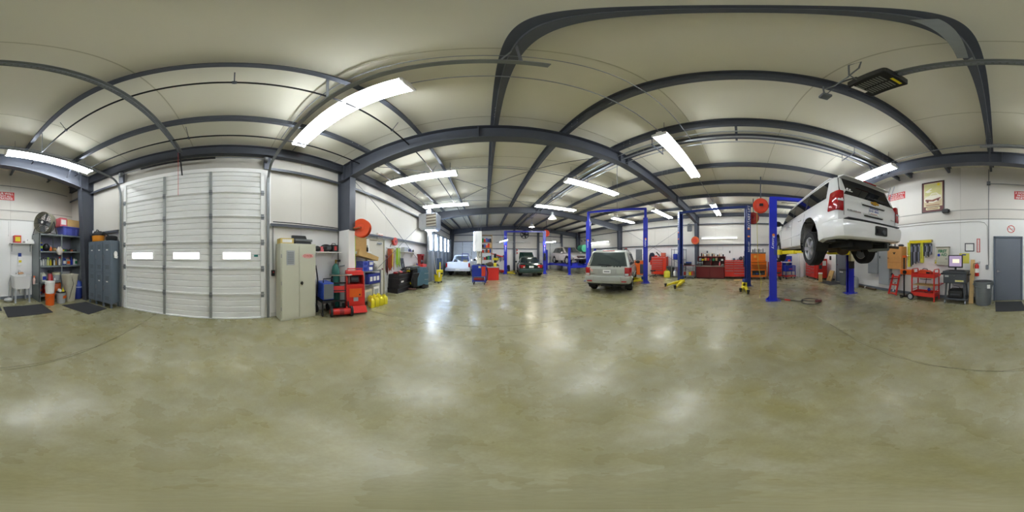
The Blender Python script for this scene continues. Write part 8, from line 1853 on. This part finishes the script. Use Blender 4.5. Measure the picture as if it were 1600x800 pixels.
# dark red workbench with riser shelf
mw = thing('workbench', 'dark red steel workbench with an upper shelf crowded with bottles', 'workbench', (10.78, 2.02, 0), -90)
MWid = 1.86; maroon = mat('bench_maroon', '6c1418', 0.4, 0, 0.12)
obj('cabinet', M().box(-MWid / 2, MWid / 2, -0.33, 0.33, 0.06, 0.80), maroon, mw, bevel=0.006); obj('toe_kick', M().box(-MWid / 2 + 0.03, MWid / 2 - 0.03, -0.29, 0.3, 0, 0.06), black, mw)
for s in (-1, 1): obj('door', M().box(*sorted((s * 0.01, s * (MWid / 2 - 0.03))), -0.348, -0.33, 0.10, 0.77), maroon, mw, bevel=0.004)
obj('worktop', M().box(-MWid / 2 - 0.02, MWid / 2 + 0.02, -0.37, 0.35, 0.80, 0.85), mat('bench_steel', '8c8478', 0.4, 0.4, 0.15), mw, bevel=0.004)
for x in (-MWid / 2, 0.0, MWid / 2): obj('riser', M().box(x - 0.012, x + 0.012, 0.05, 0.35, 0.85, 1.46), dred, mw)
obj('back_panel', M().box(-MWid / 2, MWid / 2, 0.335, 0.35, 0.85, 1.46), mat('dark_maroon', '4a1214', 0.5), mw); obj('upper_shelf', M().box(-MWid / 2, MWid / 2, 0.03, 0.35, 1.44, 1.47), dred, mw); obj('middle_shelf', M().box(-MWid / 2, MWid / 2, 0.05, 0.35, 1.16, 1.18), black, mw)
rnd = random.Random(21)
cols = [(paper, 'white'), (yellow, 'yellow'), (dgrey, 'dark grey'), (black, 'black'), (grey_l, 'pale grey'), (red, 'red'), (mat('tan_bottle', 'b89868', 0.5), 'tan'), (navy, 'navy'), (woodo, 'orange-tan'), (green, 'green')]
ordw = ['first', 'second', 'third', 'fourth', 'fifth', 'sixth', 'seventh', 'eighth', 'ninth', 'tenth', 'eleventh', 'twelfth', 'thirteenth', 'fourteenth']
for k in range(14):
    mt_, nm = cols[(k * 3 + k // 3) % 10]; y = 2.84 - k * 0.125
    bottle('%s bottle on the top shelf of the dark red workbench, %s from the extinguisher' % (nm, ordw[k]), (10.98, y, 1.472), rnd.uniform(0.14, 0.28), 0.045, mt_, cols[(k + 4) % 10][0], ['round', 'can', 'spray'][k % 3], None, 'bottles on the workbench shelf')
for k in range(9):
    mt_, nm = cols[(k * 7 + 4) % 10]; y = 2.80 - k * 0.19
    carton('%s box on the middle shelf of the dark red workbench, %s from the extinguisher' % (nm, ordw[k]), (10.96, y, 1.182), 0.14, 0.18, rnd.uniform(0.10, 0.2), mt_, -90 + rnd.uniform(-8, 8), None, None, 'parts_box', 'box', 'boxes on the workbench shelf')
bottle('pink spray bottle standing on the worktop of the dark red workbench', (10.62, 1.40, 0.852), 0.30, 0.05, pink, white, 'spray')
gv = thing('bench_grinder', 'grey bench grinder at the left end of the dark red workbench', 'grinder', (10.62, 2.72, 0.852), -90)
obj('base', M().box(-0.1, 0.1, -0.08, 0.08, 0, 0.12), dgrey, gv, bevel=0.01); obj('motor', M().cyl((-0.1, 0, 0.18), (0.1, 0, 0.18), 0.08, n=16), grey, gv)
for s in (-1, 1): obj('wheel', M().cyl((s * 0.16 - 0.02, 0, 0.18), (s * 0.16 + 0.02, 0, 0.18), 0.10, n=18), grey_l, gv); obj('guard', M().cyl((s * 0.16 - 0.03, 0.02, 0.19), (s * 0.16 + 0.03, 0.02, 0.19), 0.085, n=16), dgrey, gv)
rv = thing('metal_bowl', 'shiny round steel bowl at the right end of the dark red workbench', 'bowl', (10.60, 1.20, 0.852), 0)
obj('bowl', M().lathe([(0.06, 0), (0.12, 0.05), (0.15, 0.12), (0.155, 0.125), (0.14, 0.12), (0.05, 0.015)], 20), chrome, rv, smooth=50); obj('base_ring', M().ring([(0.05, 0), (0.062, 0), (0.062, 0.012), (0.05, 0.012)], 20), chrome, rv)
# wide red chest
rw = chest('rolling_tool_chest', 'wide bright red tool chest with two drawer columns beside the dark red workbench', (10.80, 0.28, 0), -90, 1.58, 0.58, 1.22, [(0.37, [1.0, 1.2, 1.2, 1.4, 3.0]), (0.63, [1.0, 1.2, 1.2, 1.4, 1.4, 1.6])], red, galv, 0.15)
carton('folded white towels lying on the wide bright red tool chest', (10.85, 0.78, 1.222), 0.3, 0.24, 0.10, paper, -92, None, None, 'towel_stack', 'towels')
for k, (y, mt_, nm, r_) in enumerate(((0.48, teal, 'teal', (0.12, 0.1, 0.07)), (0.22, grey_l, 'pale grey', (0.09, 0.09, 0.05)), (0.02, dgrey, 'dark grey', (0.12, 0.14, 0.12)), (-0.25, red, 'red', (0.08, 0.14, 0.04)))):
    lump('chest_clutter', nm + ' tools lying on the wide bright red tool chest', 'tools', (10.85, y, 1.222), r_, mt_, 90 + k)
for y, lb in ((2.35, 'above the dark red workbench'), (0.78, 'above the wide bright red tool chest')):
    t = thing('wall_outlet', 'small grey outlet box on the right wall ' + lb, 'outlet', (XR - 0.013, y, 1.78), -90); obj('box', M().box(-0.05, 0.05, -0.05, 0, -0.08, 0.08), galv_d, t, bevel=0.004); obj('cover', M().box(-0.03, 0.03, -0.055, -0.05, -0.05, 0.05), black, t)
nb = thing('paper_notice', 'small white framed notice on the right wall above the workbench end', 'notice', (XR - 0.013, 1.45, 2.05), -90); obj('sheet', M().box(-0.18, 0.18, -0.008, 0, -0.12, 0.12), paper, nb); obj('border', M().box(-0.19, 0.19, -0.006, 0, -0.13, 0.13), grey_l, nb)
top('kraft_mat', M().box(9.9, 10.3, -0.15, 0.45, 0.0005, 0.02), card, 'flattened piece of cardboard on the floor in front of the wide red chest', 'cardboard')
# orange chest with top box
orc = chest('rolling_tool_chest', 'orange roll cabinet with an open lower bay and an orange top chest on it', (10.45, -1.08, 0), -88, 1.02, 0.55, 1.18, [(1.0, [1.5, 0.8, 0.8, 1.2, 3.2])], mat('chest_orange', 'ee7a1c', 0.4, 0, 0.05), black, 0.16)
obj('open_bay', M().box(-0.40, 0.40, -0.30, -0.292, 0.30, 0.56), black, orc)
for k in range(4): obj('bay_tool', M().cb((-0.3 + k * 0.2, -0.305, 0.36 + 0.03 * (k % 2)), (0.14, 0.02, 0.1)), [dgrey, navy, grey, dgrey][k], orc)
otb = thing('top_chest', 'orange lidded tool chest standing on the orange roll cabinet', 'tool chest', (10.45, -1.08, 1.192), -88)
obj('body', M().box(-0.46, 0.46, -0.24, 0.26, 0, 0.46), mat('chest_orange', 'ee7a1c', 0.4, 0, 0.05), otb, bevel=0.01); obj('lid', M().box(-0.47, 0.47, -0.25, 0.27, 0.46, 0.54), mat('lid_grey', '787c74', 0.5), otb, bevel=0.008); obj('yellow_note', M().box(-0.28, -0.14, -0.244, -0.24, 0.2, 0.34), mat('note_orange', 'f6b84a', 0.6), otb)
for k in range(6):
    mt_, nm = [(black, 'black'), (dgrey, 'dark grey'), (grey_l, 'pale grey'), (blackm, 'dark black'), (chrome, 'chrome'), (grey, 'mid grey')][k]
    bottle('%s can standing on the orange top chest lid, %s from the lift post' % (nm, ordw[k]), (10.5, -0.76 - k * 0.13, 1.734), 0.20 + 0.04 * (k % 2), 0.04, mt_, black, 'can')
rd3 = chest('rolling_tool_chest', 'small red tool chest partly behind the tall blue lift post', (10.62, -2.22, 0), -90, 0.84, 0.5, 1.10, [(1.0, [1, 1, 1.2, 1.4, 1.6])], red, chrome, 0.15)
carton('flat black case on the small red tool chest', (10.62, -2.4, 1.102), 0.4, 0.3, 0.12, black, -90)
sl2 = copy_tree(sl); retag(sl2, 'small black rolling stool in front of the small red tool chest', (9.85, -2.25, 0))
# blue carts beyond the raised car
bcx = thing('service_cart', 'blue service cart with a tall pegboard back loaded with tools', 'cart', (10.35, -3.12, 0), -80)
obj('cabinet', M().box(-0.36, 0.36, -0.28, 0.28, 0.50, 0.88), cartblue, bcx, bevel=0.008); obj('back_board', M().box(-0.36, 0.36, 0.24, 0.28, 0.5, 1.50), cartblue, bcx); obj('bottom_tray', M().box(-0.38, 0.38, -0.30, 0.30, 0.16, 0.22), red, bcx)
for x in (-0.34, 0.34):
    for y in (-0.26, 0.26): obj('leg', M().box(x - 0.02, x + 0.02, y - 0.02, y + 0.02, 0.1, 0.5), cartblue, bcx)
casters(bcx, (-0.3, 0.3), (-0.22, 0.22), 0.05); obj('white_tray', M().box(-0.42, 0.30, -0.34, 0.1, 1.08, 1.12), paper, bcx); obj('tray_support', M().box(-0.1, 0.0, -0.05, 0.25, 0.88, 1.1), grey, bcx)
for k in range(3): obj('red_clip', M().box(-0.12 + 0.08 * k, -0.08 + 0.08 * k, -0.30, -0.28, 0.62, 0.70), reelred, bcx); obj('drawer_pull', M().box(0.12, 0.30, -0.295, -0.28, 0.58 + 0.1 * k, 0.60 + 0.1 * k), white, bcx)
obj('red_lamp', M().sph((0.0, -0.05, 1.2), (0.10, 0.1, 0.07), 12, 8), red, bcx, smooth=60)
# hoses and reels overhead
hr1 = reel('large red hose reel hanging beside the tall blue lift post', (6.15, -0.74, 3.47), 4, 0.29, reelred)
hr1.rotation_euler = (0, 0, R(-98)); obj('mount_arm', M().tube([(0, 0, 0.04), (0, 0.03, 0.7), (0, 0.0, zpur(6.1) - 3.47 + 0.08)], 0.022, 8), steel, hr1); obj('hose_guide', M().box(-0.04, 0.10, -0.16, -0.12, -0.05, 0.05), black, hr1)
obj('hose_drop', M().tube([(-0.14, 0.0, -0.22), (-0.13, 0.0, -1.2), (-0.10, -0.02, -2.2), (0.02, -0.05, -2.95), (0.0, -0.30, -3.30), (-0.02, -0.5, -3.455)], 0.011, 6), mat('yellow_hose', 'b4ac3c', 0.5), hr1)
hr2 = reel('smaller red hose reel hanging behind the lettered lift post', (8.35, -0.62, 3.48), 0, 0.30, mat('reel_red_dark', 'b8352a', 0.45)); hr2.rotation_euler = (0, 0, R(-95)); obj('mount_arm', M().tube([(0, 0, 0.04), (0, 0.02, 1.1)], 0.022, 8), steel, hr2)
ah = M(); P_ = [(5.45, -1.25, 0.014), (5.2, -1.45, 0.014), (5.0, -1.7, 0.014), (4.85, -1.95, 0.014)]
for i in range(21):
    a = R(i * 18 + 60); P_.append((4.72 + 0.34 * math.cos(a), -2.15 + 0.30 * math.sin(a), 0.014 + 0.0012 * i))
P_ += [(4.62, -2.25, 0.03), (4.6, -2.32, 0.03)]
t = thing('air_hose', 'black air hose with a red fitting looped on the floor by the blue lift post', 'hose', (0, 0, 0)); obj('hose', M().tube(P_, 0.012, 6), black, t, smooth=60); obj('red_fitting', M().cyl((5.22, -1.43, 0.02), (5.08, -1.58, 0.02), 0.028, n=10), red, t); obj('air_gun', M().bar((4.62, -2.25, 0.04), (4.55, -2.45, 0.05), 0.06, 0.07).bar((4.58, -2.36, 0.04), (4.72, -2.42, 0.04), 0.04, 0.04), mat('gun_maroon', '6a3030', 0.5), t)
# unit heater beyond the lift (grille seen under the raised mirror)
uh = thing('unit_heater', 'grey louvred unit heater hung at the rear right corner', 'heater', (10.2, -3.35, 2.95), -100)
obj('casing', M().box(-0.55, 0.55, -0.3, 0.3, 0, 0.75), grey_l, uh, bevel=0.01)
for k in range(8): obj('louvre', M().bar((-0.5, -0.31, 0.07 + k * 0.085), (0.5, -0.31, 0.07 + k * 0.085), 0.03, 0.02), dgrey, uh)
for x in (-0.5, 0.5): obj('hanging_rod', M().tube([(x, 0, 0.75), (x, 0, 1.62)], 0.01, 5), steel, uh)
# rear corner post rack (white pipe stand and mop)
top('white_pipe', M().cyl((10.5, -3.85, 0), (10.5, -3.85, 1.9), 0.03, n=10), white, 'thin white pipe standing by the boxed rear right column', 'pipe', smooth=60)
# notices on the right wall
nt2 = thing('clock_panel', 'grey framed notice on the right wall left of the orange-red tall tool chest', 'notice', (XR - 0.013, 8.1, 1.55), -90); obj('panel', M().box(-0.3, 0.3, -0.03, 0, -0.5, 0.5), grey, nt2); obj('frame', M().box(-0.32, 0.32, -0.02, 0, -0.52, 0.52), dgrey, nt2)
extinguisher('red fire extinguisher on the right wall behind the silver car', (XR - 0.115, 7.45, 1.05), -90, 0.5)
td = thing('towel_dispenser', 'blue paper towel roll holder on the rear wall beyond the lift post', 'dispenser', (5.72, YR + 0.013, 1.42), 180)
obj('roll', M().cyl((-0.15, -0.14, 0), (0.15, -0.14, 0), 0.13, n=20), cartblue, td, smooth=40); obj('paper', M().cyl((-0.155, -0.14, 0), (0.155, -0.14, 0), 0.09, n=18), paper, td); obj('bracket', M().box(-0.17, 0.17, -0.06, 0, 0.10, 0.14), grey_l, td)
dr_ = thing('spray_drum', 'small white and blue drum on the floor under the paper towel holder', 'drum', (5.9, -4.95, 0), 0)
obj('body', M().lathe([(0.17, 0), (0.18, 0.02), (0.18, 0.45), (0.15, 0.50)], 22), grey_l, dr_, smooth=40); obj('cap', M().cyl((0.05, 0, 0.5), (0.05, 0, 0.54), 0.03, n=10), cartblue, dr_)
